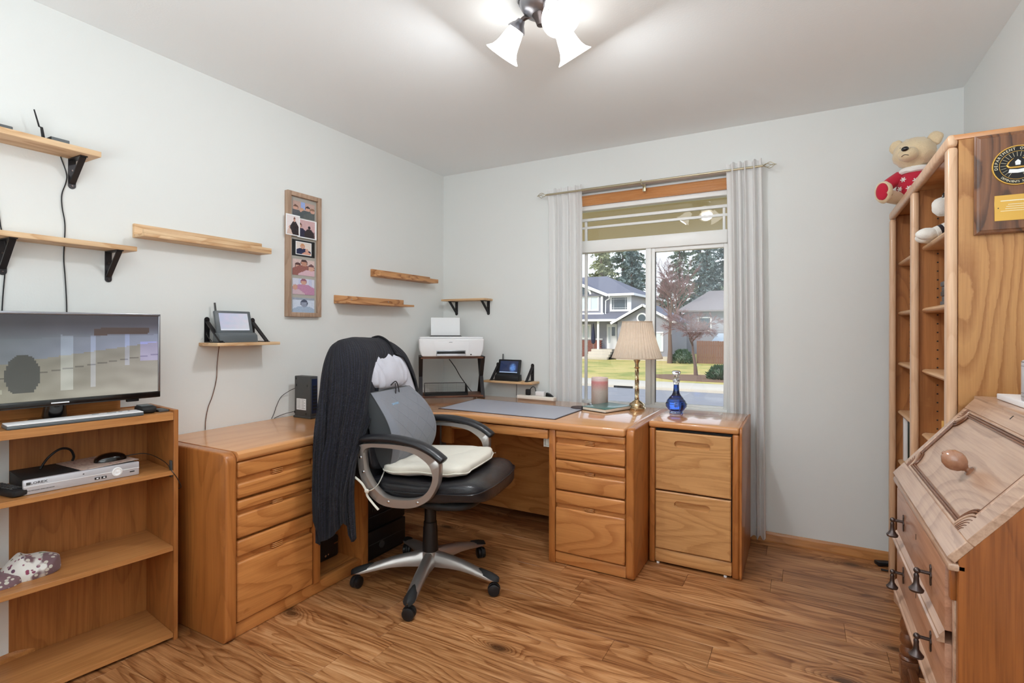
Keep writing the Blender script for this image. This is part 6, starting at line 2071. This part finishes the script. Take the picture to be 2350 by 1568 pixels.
MB().lathe([(0.0, 0.0), (0.0125, 0.0), (0.013, 0.003), (0.007, 0.006), (0.0065, 0.010), (0.010, 0.012), (0.011, 0.014), (0.019, 0.020), (0.0255, 0.032), (0.0265, 0.042), (0.0225, 0.056), (0.012, 0.066), (0.005, 0.068), (0.004, 0.071), (0.0, 0.072)], 32, Matrix.Translation(kp) @ kq).build('lid_knob', M['knob_wood'], bu)
# lopers, drawers
for ya in (YA + 0.026, YB - 0.046):
    MB().box((2.778, ya, 0.640), (2.80, ya + 0.020, 0.706), 0.001).build('loper', BZ, bu)
    MB().box((2.784, ya, 0.30), (2.80, ya + 0.020, 0.640), 0.001).build('stile', BL_, bu)
MB().box((2.768, YA + 0.0, 0.712), (2.80, YB, 0.728), 0.004).build('rail_moulding', BL_, bu)
for i, (za, zb2) in enumerate(((0.560, 0.704), (0.398, 0.532))):
    d = MB().box((2.772, -1.902, za), (2.80, -1.240, zb2), 0.002).build('drawer', BY, bu)
    mo_ = [(0, 0), (0.014, 0.0), (0.014, 0.006), (0.010, 0.010), (0.010, 0.016), (0.005, 0.022), (0.0, 0.028)]
    MB().prism([(-p[0], p[1]) for p in mo_], 0, 0.668, basis((2.772, -1.237, za - 0.026), (1, 0, 0), (0, 0, 1), (0, -1, 0))).build('drawer_moulding', BL_, d)
    for yy in (-1.372, -1.765):
        zc_ = za + 0.066
        hb = MB()
        hb.prism([(-0.007, -0.020), (0, -0.026), (0.007, -0.020), (0.004, -0.008), (0.010, 0), (0.004, 0.008), (0.007, 0.020), (0, 0.027), (-0.007, 0.020), (-0.004, 0.008), (-0.010, 0), (-0.004, -0.008)], 0, 0.003, basis((2.772, yy, zc_), (0, -1, 0), (0, 0, 1), (-1, 0, 0)), 0.0008, 1)
        hb.cyl((2.770, yy, zc_ + 0.004), (2.744, yy, zc_ + 0.006), 0.0042, n=10)
        hb.blob((2.744, yy, zc_ + 0.006), (0.0075, 0.0075, 0.0075), n=12, k=8)
        ho = hb.build('handle', M['dark_metal'], d)
        MB().lathe([(0.0, 0.0), (0.0145, 0.001), (0.016, 0.006), (0.011, 0.012), (0.0065, 0.020), (0.0055, 0.034), (0.006, 0.040), (0.0035, 0.046), (0.0, 0.047)], 18, Matrix.Translation((2.743, yy, zc_ - 0.046))).build('drop_pull', M['dark_metal'], ho)
    MB().box((2.7714, -1.572, za + 0.085), (2.7722, -1.568, za + 0.100)).build('keyhole', M['ink'], d)
MB().prism([(0, 0.372), (0.764, 0.372), (0.764, 0.300), (0.70, 0.318), (0.62, 0.335), (0.382, 0.330), (0.144, 0.335), (0.064, 0.318), (0, 0.300)], 0, 0.016, basis((2.786, YB, 0), (0, -1, 0), (0, 0, 1), (-1, 0, 0)), 0.002).build('apron', BL_, bu)
for lx, ly in ((2.808, YB - 0.026), (2.808, YA + 0.026), (3.165, YB - 0.026), (3.165, YA + 0.026)):
    q = MB()
    q.box((lx - 0.022, ly - 0.022, 0.27), (lx + 0.022, ly + 0.022, 0.31), 0.002)
    q.lathe([(0.0, 0.270), (0.016, 0.270), (0.020, 0.262), (0.024, 0.250), (0.026, 0.238), (0.024, 0.226), (0.020, 0.217), (0.024, 0.206), (0.0265, 0.195), (0.024, 0.184), (0.020, 0.175), (0.024, 0.165), (0.0265, 0.154), (0.024, 0.146), (0.021, 0.142), (0.025, 0.139), (0.027, 0.134), (0.022, 0.131), (0.0, 0.130)], 24, Matrix.Translation((lx, ly, 0)))
    q.box((lx - 0.024, ly - 0.024, 0.066), (lx + 0.024, ly + 0.024, 0.131), 0.003)
    q.lathe([(0.0, 0.068), (0.018, 0.067), (0.024, 0.040), (0.020, 0.015), (0.026, -0.020), (0.029, -0.060), (0.028, -0.095), (0.018, -0.1355), (0.0, -0.136)], 24, Matrix.Translation((lx, ly, 0)))
    q.build('leg', BD, bu)
for ly in (YB - 0.026, YA + 0.026):
    MB().box((2.83, ly - 0.012, 0.082), (3.143, ly + 0.012, 0.112), 0.003).build('stretcher', BD, bu)
MB().box((2.80, YA + 0.05, 0.082), (2.824, YB - 0.05, 0.112), 0.003).build('stretcher', BD, bu)

BSZ = 0.90      # the bureau drawn above at full size stands here at nine tenths
for ch in [x for x in bpy.data.objects if x.parent == bu]:
    stack_ = [ch] + [y for y in bpy.data.objects if y.parent == ch]
    for o_ in stack_ + [z_ for y in stack_[1:] for z_ in bpy.data.objects if z_.parent == y]:
        o_.data.transform(Matrix.Translation((0, 0, 0.1225)) @ Matrix.Scale(BSZ, 4))
bu.location = (2.9315, -1.7512, 0.0)
wb = thing('white_box', 'flat white box under the silver tin on top of the bureau', 'box', (3.03, -1.62, 1.0360))
MB().box((2.966, -1.780, 1.0360), (3.098, -1.465, 1.051), 0.002).build('box', M['white_plastic'], wb)
tn = thing('tin', 'pale silver cylindrical tin with dark bands on top of the bureau', 'tin', (3.016, -1.648, 1.0515))
MB().lathe([(0.0, 0.0), (0.047, 0.0), (0.048, 0.004), (0.048, 0.094), (0.047, 0.098), (0.043, 0.101), (0.0, 0.102)], 44).build('can', M['dvr_silver'], tn, local=True)
for z in (0.011, 0.020, 0.086, 0.096):
    MB().lathe([(0.0475, z - 0.0008), (0.0486, z), (0.0475, z + 0.0008)], 44, cap=False).build('band', M['black_plastic'], tn, local=True)
bf = thing('black_foot_bar', 'black plastic bar lying at the baseboard behind the bureau', 'bar', (2.86, -0.06, 0.0005))
MB().prism([(2.826, -0.052), (2.846, -0.088), (2.93, -0.052), (2.925, -0.018)], 0.0008, 0.022, None, 0.006).build('bar', M['black_plastic'], bf)
MB().box((2.85, -0.135, 0.0008), (2.95, -0.118, 0.006), 0.002).build('rail', M['black_plastic'], bf)
# ---------------------------------------------------------------- outdoors
G = -1.3
struct('porch_roof', MB().box((-1.6, 0.17, 2.25), (4.8, 2.95, 2.33)), M['soffit'])
struct('near_yard', MB().box((-40, 0.2, G - 0.3), (30, 9, G)), M['lawn'])
struct('road', MB().box((-40, 9, G - 0.3), (30, 19.0, G - 0.02)), M['asphalt'])
struct('sidewalk', MB().box((-40, 19.22, G - 0.3), (30, 21.5, G + 0.10), 0.01), M['concrete'])
kr = struct('kerb', MB().box((-40, 19.0, G - 0.3), (30, 19.22, G + 0.10), 0.02), M['concrete'])
MB().box((-4.75, 18.985, G - 0.02), (-3.9, 19.05, G + 0.07)).build('storm_drain', M['black_matte'], kr)
struct('front_lawn', MB().box((-60, 21.5, G - 0.3), (40, 90, G + 0.09)), M['lawn'])
mu = []
for i in range(24):
    a = 2 * PI * i / 24
    mu.append((-1.6 + 3.0 * math.cos(a) * (1 + 0.1 * math.sin(3 * a)), 24.3 + 1.9 * math.sin(a)))
struct('mulch_bed', MB().prism(mu, G + 0.05, G + 0.11), M['mulch'])
EG = G + 0.09

hs = thing('house', 'grey two storey house with white trim and slate roof across the street', 'house', (-12, 44, EG))
SD_, WT_, RF = M['siding'], M['house_trim'], M['roof']
MB().box((-24, 40.0, EG), (-10.1, 50, 4.2)).build('wall', SD_, hs)
MB().box((-10.1, 40.0, 2.2), (-10.08, 50, 4.2)).build('side_wall', M['siding_pale'], hs)  # paler siding: the light on this side is put into the colour
MB().prism([(-19.0, 4.1), (-12.25, 4.1), (-15.6, 5.55)], 39.55, 41.5, basis((0, 0, 0), (1, 0, 0), (0, 0, 1), (0, 1, 0), ) @ Matrix.Diagonal((1, 1, 1, 1))).build('gable_wall', SD_, hs)
MB().box((-19.0, 39.6, 2.6), (-12.45, 40.0, 4.12)).build('bay_wall', SD_, hs)


def roof_plane(name, pts, th=0.14, mat=None, parent=None):
    mb = MB()
    t = bmesh.new()
    a = [t.verts.new(p) for p in pts]
    b = [t.verts.new((p[0], p[1], p[2] - th)) for p in pts]
    t.faces.new(a)
    t.faces.new(b[::-1])
    for i in range(len(pts)):
        j = (i + 1) % len(pts)
        t.faces.new((a[i], b[i], b[j], a[j]))
    bmesh.ops.recalc_face_normals(t, faces=t.faces)
    mb._take(t)
    return mb.build(name, mat or RF, parent, flat=True)


roof_plane('roof', [(-26, 39.4, 4.25), (-9.7, 39.4, 4.25), (-13.9, 45, 6.35), (-26, 45, 6.35)], parent=hs)
roof_plane('roof', [(-9.7, 39.4, 4.25), (-9.7, 50.6, 4.25), (-13.9, 45, 6.35)], parent=hs)
roof_plane('roof', [(-26, 50.6, 4.25), (-9.7, 50.6, 4.25), (-13.9, 45, 6.35), (-26, 45, 6.35)], parent=hs)
roof_plane('roof', [(-15.6, 39.3, 5.78), (-11.95, 39.3, 4.28), (-11.95, 43, 4.28), (-15.6, 44, 5.78)], 0.12, parent=hs)
roof_plane('roof', [(-15.6, 39.3, 5.78), (-19.3, 39.3, 4.28), (-19.3, 43, 4.28), (-15.6, 44, 5.78)], 0.12, parent=hs)


def bar(name, a, b, w, h, parent, mat=None):
    a, b = Vector(a), Vector(b)
    d = (b - a)
    up = Vector((0, -1, 0))
    m = basis(a, up, d.normalized().cross(up), d.normalized())
    o = MB().box((0, -h / 2, 0), (w, h / 2, d.length), 0, 1, m).build(name, mat or WT_, parent)
    bmesh_fix(o)
    return o


bar('rake_board', (-15.6, 39.3, 5.66), (-11.9, 39.3, 4.14), 0.06, 0.24, hs)
bar('rake_board', (-15.6, 39.3, 5.66), (-19.3, 39.3, 4.14), 0.06, 0.24, hs)
MB().box((-11.95, 39.28, 4.08), (-9.62, 39.42, 4.27)).build('gutter', WT_, hs)
MB().box((-9.74, 39.4, 4.08), (-9.60, 50.6, 4.27)).build('gutter', WT_, hs)
MB().box((-19.0, 39.52, 2.42), (-12.30, 39.62, 2.66)).build('band_board', WT_, hs)
MB().box((-12.55, 39.5, 2.6), (-12.38, 39.6, 4.1)).build('corner_board', WT_, hs)
MB().box((-10.22, 39.92, 2.65), (-10.04, 40.0, 4.1)).build('corner_board', WT_, hs)
MB().tube([(-11.75, 39.3, 4.05), (-11.8, 39.5, 3.85), (-12.18, 39.7, 3.7), (-12.2, 39.7, 2.6), (-12.0, 39.5, 2.45)], 0.055, 8).build('downspout', WT_, hs)


def house_window(x0_, x1_, z0_, z1_, y, pane, trim=0.16, grid=False, sill=True, parent=None):
    w = MB()
    w.box((x0_ - trim, y - 0.06, z1_), (x1_ + trim, y, z1_ + trim)).box((x0_ - trim, y - 0.06, z0_ - trim), (x1_ + trim, y, z0_))
    w.box((x0_ - trim, y - 0.06, z0_), (x0_, y, z1_)).box((x1_, y - 0.06, z0_), (x1_ + trim, y, z1_))
    f = w.build('window', WT_, parent or hs)
    MB().box((x0_, y - 0.02, z0_), (x1_, y, z1_)).build('pane', pane, f)
    if grid:
        g = MB()
        for xx in (x0_ + 0.14, x1_ - 0.16):
            g.box((xx, y - 0.035, z0_), (xx + 0.025, y - 0.015, z1_))
        for zz in (z0_ + 0.12, z1_ - 0.14):
            g.box((x0_, y - 0.035, zz), (x1_, y - 0.015, zz + 0.025))
        g.build('muntin', WT_, f)
    return f


house_window(-11.72, -10.40, 2.95, 3.95, 40.0, M['dark_pane'], 0.17, True)
for xa, xb in ((-16.3, -15.3), (-15.1, -13.62), (-13.46, -12.84)):
    house_window(xa, xb, 2.92, 4.02, 39.6, M['pale_pane'], 0.09)
# half round window
arc = [(-14.36 + 0.80 * math.cos(PI * i / 16), 4.14 + 0.78 * math.sin(PI * i / 16)) for i in range(17)]
aw = MB().prism([(-14.36 + (p[0] + 14.36) * 1.22, 4.12 + (p[1] - 4.12) * 1.22) for p in arc], 39.46, 39.54, Matrix(((1, 0, 0, 0), (0, 0, 1, 0), (0, 1, 0, 0), (0, 0, 0, 1))))
ao = aw.build('window', WT_, hs)
bmesh_fix(ao)
p_ = MB().prism(arc, 39.44, 39.47, Matrix(((1, 0, 0, 0), (0, 0, 1, 0), (0, 1, 0, 0), (0, 0, 0, 1)))).build('pane', M['dark_pane'], ao)
bmesh_fix(p_)
roof_plane('porch_roof', [(-24, 38.3, 2.08), (-10.0, 38.3, 2.08), (-10.0, 40.0, 2.72), (-24, 40.0, 2.72)], 0.1, parent=hs)
MB().box((-24, 38.22, 1.92), (-10.0, 38.36, 2.10)).build('gutter', WT_, hs)
MB().box((-24, 39.97, 0.36), (-12.55, 40.0, 0.45)).build('water_table', WT_, hs)
q = MB()
for r in range(15):
    z = EG + 0.02 + r * 0.10
    if z > 0.32:
        break
    for i in range(26):
        x = -18.2 + i * 0.225 + (0.11 if r % 2 else 0)
        if x + 0.21 < -12.5:
            q.box((x, 39.9, z), (x + 0.21, 39.99, z + 0.088))
bo_ = q.build('brick_facing', M['brick'], hs)
bo_['kind'] = 'stuff'
house_window(-14.35, -13.75, 0.52, 1.55, 40.0, M['pale_pane'], 0.14)
MB().box((-12.52, 38.5, EG), (-12.36, 38.62, 1.95)).build('porch_post', WT_, hs)
dr = MB().box((-12.15, 39.9, -0.42), (-11.25, 40.0, 1.70), 0.02).build('door', WT_, hs)
MB().box((-12.02, 39.86, 0.1), (-11.86, 39.91, 1.45)).build('pane', M['pale_pane'], dr)
MB().box((-11.70, 39.86, 0.7), (-11.42, 39.91, 1.45)).build('pane', M['dark_pane'], dr)
for i in range(4):
    MB().box((-13.0 - 0.12 * i, 38.4 - 0.42 * i, EG), (-11.2, 40.0, EG + 0.80 - 0.2 * i), 0.01).build('step', M['concrete'], hs)
# garage wing with its own gable
MB().prism([(-10.6, EG), (-6.3, EG), (-6.3, 1.85), (-8.45, 3.05), (-10.6, 1.85)], 38.0, 44.0, Matrix(((1, 0, 0, 0), (0, 0, 1, 0), (0, 1, 0, 0), (0, 0, 0, 1)))).build('garage_wall', SD_, hs)
roof_plane('roof', [(-8.45, 37.6, 3.28), (-11.0, 37.6, 1.86), (-11.0, 44, 1.86), (-8.45, 44, 3.28)], 0.1, parent=hs)
roof_plane('roof', [(-8.45, 37.6, 3.28), (-5.9, 37.6, 1.86), (-5.9, 44, 1.86), (-8.45, 44, 3.28)], 0.1, parent=hs)
bar('rake_board', (-8.45, 37.6, 3.17), (-11.05, 37.6, 1.72), 0.06, 0.18, hs)
bar('rake_board', (-8.45, 37.6, 3.17), (-5.85, 37.6, 1.72), 0.06, 0.18, hs)
MB().lathe([(0, 0), (0.42, 0), (0.42, 0.06), (0, 0.06)], 24, basis((-8.6, 37.98, 2.15), (1, 0, 0), (0, 0, 1), (0, -1, 0))).build('round_vent', WT_, hs)
MB().lathe([(0, 0), (0.3, 0), (0.3, 0.08), (0, 0.08)], 24, basis((-8.6, 37.98, 2.15), (1, 0, 0), (0, 0, 1), (0, -1, 0))).build('vent_pane', M['dark_pane'], hs)
house_window(-7.55, -7.05, -0.35, 0.95, 38.0, M['pale_pane'], 0.12)
MB().box((-10.7, 37.95, EG), (-6.3, 38.02, EG + 0.35)).build('foundation', M['concrete'], hs)
fg = thing('garden_flag', 'furled dark blue parasol standing on the porch of the grey house', 'parasol', (-13.0, 38.9, EG))
MB().lathe([(0.0, 1.2), (0.16, 1.3), (0.20, 1.6), (0.12, 2.4), (0.03, 2.95), (0.0, 3.0)], 8).build('canopy', M['navy'], fg, local=True, angle=10)
MB().cyl((0, 0, 0.0), (0, 0, 3.05), 0.025).build('pole', M['nickel'], fg, local=True)

h2 = thing('house', 'grey brown house partly hidden behind the bare trees', 'house', (-2.5, 54, EG))
MB().box((-8.0, 52, EG), (3, 60, 3.2)).build('wall', M['siding'], h2)
roof_plane('roof', [(-8.6, 51.2, 3.2), (3.6, 51.2, 3.2), (1.5, 56, 5.4), (-6.2, 56, 5.4)], 0.15, M['roof_b'], parent=h2)
roof_plane('roof', [(-8.6, 51.2, 3.2), (-6.2, 56, 5.4), (-8.6, 60, 3.2)], 0.15, M['roof_b'], parent=h2)
for xx in (-6.6, -4.0, -1.6):
    house_window(xx, xx + 1.1, 1.2, 2.4, 52.0, M['dark_pane'], 0.12, parent=h2)
sh = thing('shed', 'low shed with pale roof beyond the brown fence', 'shed', (-1.5, 40, EG))
MB().box((-3.2, 39, EG), (0.8, 42, 0.35)).build('wall', M['siding_pale'], sh)
roof_plane('roof', [(-3.5, 38.7, 0.35), (1.1, 38.7, 0.35), (1.1, 42.3, 0.95), (-3.5, 42.3, 0.95)], 0.08, M['pale_pane'], parent=sh)
fe = thing('wooden_fence', 'brown upright board fence on the far lawn', 'fence', (-1.6, 36.5, EG))
for i in range(36):
    x = -4.2 + i * 0.155
    MB().box((x, 36.5, EG), (x + 0.143, 36.53, EG + 1.62 + 0.03 * RND.random()), 0.004, 1).build('board', M['fence'], fe)
for z in (0.4, 1.25):
    MB().box((-4.2, 36.53, EG + z), (1.38, 36.58, EG + z + 0.09)).build('rail', M['fence'], fe)


def conifer(label, x, y, hgt, rad, mat, seed, dens=1.0, zb=2.0):
    r = random.Random(seed)
    t = thing('conifer', label, 'tree', (x, y, EG), group='evergreen trees behind the houses')
    MB().cyl((0, 0, 0), (0, 0, hgt), 0.28, 0.03, 8).build('trunk', M['bark'], t, local=True)
    vs, fs = [], []
    nb = int(150 * dens)
    for i in range(nb):
        f = (i + r.random()) / nb
        z = zb + (hgt - zb) * f
        L = rad * (1 - f) ** 0.8 * (0.65 + 0.5 * r.random()) + 0.15
        a = r.random() * 2 * PI
        ca_, sa_ = math.cos(a), math.sin(a)
        m = int(12 + L * 13)
        for k in range(m):
            s = (0.12 + 0.88 * (k + r.random()) / m) * L
            px, py = ca_ * s, sa_ * s
            pz = z - 0.16 * s - 0.05 * s * s + 0.10 * (r.random() - 0.5)
            w = 0.17 + 0.16 * r.random()
            px += (r.random() - 0.5) * 0.34 * (0.3 + s / L)
            py += (r.random() - 0.5) * 0.34 * (0.3 + s / L)
            d1 = Vector((r.random() - 0.5, r.random() - 0.5, r.random() * 0.5 - 0.45)).normalized() * w * 1.5
            d2 = Vector((r.random() - 0.5, r.random() - 0.5, r.random() - 0.5)).normalized() * w * 0.5
            c0 = Vector((px, py, pz))
            b = len(vs)
            vs += [tuple(c0 - d2), tuple(c0 + d1), tuple(c0 + d2)]
            fs.append((b, b + 1, b + 2))
    me = bpy.data.meshes.new('needles')
    me.from_pydata(vs, [], fs)
    me.materials.append(mat)
    o = bpy.data.objects.new('needles', me)
    COL.objects.link(o)
    o.parent = t
    o['kind'] = 'stuff'
    return t


conifer('tall yellow green conifer behind the roof at the left of the window view', -17.6, 54, 13.5, 3.0, M['needle_y'], 1, 0.8, 3)
conifer('tall dark conifer above the middle of the grey house roof', -16.0, 57, 15.5, 3.1, M['needle'], 2, 1.1)
conifer('bluish conifer with a ragged right edge beside the strip of sky', -14.2, 54.5, 12.5, 2.9, M['needle_b'], 3, 1.2, 1)
conifer('dark conifer just right of the window mullion', -9.7, 58, 14.5, 2.5, M['needle'], 4, 1.0)
conifer('dark grey green conifer behind the bare ornamental tree', -7.0, 60, 16, 2.8, M['needle_b'], 5, 1.2)
conifer('dark conifer at the right edge of the window view', -3.3, 58, 15, 2.7, M['needle'], 6, 1.1)
conifer('dark conifer half hidden by the right hand curtain', -0.6, 60, 15, 2.8, M['needle_b'], 7, 1.0)


def bare_tree(label, x, y, seed, trunk, spread, levels, twig_mat, r0, up=0.35, lean=(0.0, 0.0)):
    r = random.Random(seed)
    t = thing('bare_tree', label, 'tree', (x, y, EG))
    segs = []
    rmin = 0.0045 * (y + 3.4) / 29

    def grow(p, d, L, rad, lv):
        q = p + d * L
        segs.append((p, q, rad, rad * 0.68, lv))
        if lv >= levels:
            return
        n = 4 if lv < 2 else 3
        if lv == levels - 1:
            n = 4
        for i in range(n):
            ax = Vector((r.gauss(0, 1), r.gauss(0, 1), r.gauss(0, 0.5)))
            nd = (d + ax.normalized() * spread * (0.8 + 0.5 * r.random()) + Vector((0, 0, up * (0.6 if lv < 3 else 0.15)))).normalized()
            st = q if i == 0 else p.lerp(q, 0.45 + 0.55 * r.random())
            grow(st, nd, L * (0.62 + 0.22 * r.random()), rad * 0.60, lv + 1)
    d0 = Vector((lean[0], lean[1], 1)).normalized()
    tr = []
    grow(d0 * trunk, (d0 + Vector((0.05, 0, 0))).normalized(), trunk * 0.72, r0 * 0.8, 0)
    MB().tube([(0, 0, -0.02), tuple(d0 * trunk * 0.5 + Vector((0.03, 0, 0))), tuple(d0 * trunk)], [r0 * 1.35, r0, r0 * 0.82], 10).build('trunk', M['bark'], t, local=True)
    for nm, mt, cond in (('branches', M['bark'], lambda l: l < 2), ('twigs', twig_mat, lambda l: l >= 2)):
        vs, fs = [], []
        for p, q, ra, rb, lv in segs:
            if not cond(lv):
                continue
            d = (q - p).normalized()
            u = d.orthogonal().normalized()
            v = d.cross(u)
            b = len(vs)
            k = 5 if lv < 2 else 3
            for base, rr in ((p, max(ra, rmin)), (q, max(rb, rmin))):
                for i in range(k):
                    a = 2 * PI * i / k
                    w = base + (u * math.cos(a) + v * math.sin(a)) * rr
                    vs.append(tuple(w))
            for i in range(k):
                j = (i + 1) % k
                fs.append((b + i, b + j, b + k + j, b + k + i))
        me = bpy.data.meshes.new(nm)
        me.from_pydata(vs, [], fs)
        me.materials.append(mt)
        o = bpy.data.objects.new(nm, me)
        COL.objects.link(o)
        o.parent = t
        o['kind'] = 'stuff'
    return t


bare_tree('leafless purple brown ornamental tree with a dense round crown on the lawn', -2.44, 25.8, 5, 1.15, 0.80, 7, M['twig'], 0.085, 0.26, lean=(-0.12, 0))
bare_tree('taller leafless tree with grey brown trunk left of the ornamental tree', -5.9, 35.5, 9, 2.1, 0.66, 6, M['twig'], 0.15, 0.42)
bare_tree('leafless tree right of the grey house chimney side', -8.9, 52.0, 12, 3.2, 0.6, 5, M['twig'], 0.12, 0.5)


def shrub(label, x, y, rx, rz, seed, n=900):
    r = random.Random(seed)
    vs, fs = [], []
    for i in range(n):
        a, u = r.random() * 2 * PI, r.random()
        rr = rx * (0.75 + 0.3 * r.random())
        zz = u * rz
        k = math.sqrt(max(0.0, 1 - (zz / rz) ** 2 * 0.9))
        c0 = Vector((rr * k * math.cos(a), rr * k * math.sin(a), zz))
        w = 0.07 + 0.05 * r.random()
        d1 = (c0.normalized() + Vector((r.random() - 0.5, r.random() - 0.5, r.random()))).normalized() * w * 1.6
        d2 = Vector((r.random() - 0.5, r.random() - 0.5, r.random() - 0.5)).normalized() * w * 0.5
        b = len(vs)
        vs += [tuple(c0 - d2), tuple(c0 + d1), tuple(c0 + d2)]
        fs.append((b, b + 1, b + 2))
    t = thing('shrub', label, 'shrub', (x, y, EG))
    me = bpy.data.meshes.new('leaves')
    me.from_pydata(vs, [], fs)
    me.materials.append(M['shrub'])
    o = bpy.data.objects.new('leaves', me)
    COL.objects.link(o)
    o.parent = t
    o['kind'] = 'stuff'
    MB().blob((0, 0, rz * 0.42), (rx * 0.72, rx * 0.72, rz * 0.45), n=12, k=8).build('core', M['needle'], t, local=True)


conifer('conifer behind the gap of sky, showing just above the grey roof end', -13.2, 66, 9.0, 2.6, M['needle'], 21, 1.0, 0.5)
conifer('broad conifer behind the chimney side of the grey brown house', -8.4, 64, 17, 3.4, M['needle'], 22, 1.5, 1)
conifer('broad blue green conifer filling the right pane behind the bare tree', -5.2, 63, 17, 3.4, M['needle_b'], 23, 1.5, 1)
conifer('broad conifer behind the right edge of the window view', -2.0, 64, 18, 3.4, M['needle'], 24, 1.5, 1)
conifer('broad yellow green conifer at the far left behind the grey roof', -19.5, 60, 17, 3.4, M['needle_y'], 25, 1.4, 1)
conifer('distant conifer between the two left hand conifers', -17.0, 66, 17, 3.4, M['needle'], 26, 1.4, 1)
shrub('spiky dark green shrub in the mulch bed near the sidewalk', -1.0, 24.2, 0.62, 0.62, 3)
shrub('round green shrub beside the trunk of the taller bare tree', -5.1, 36.0, 0.75, 0.95, 4)
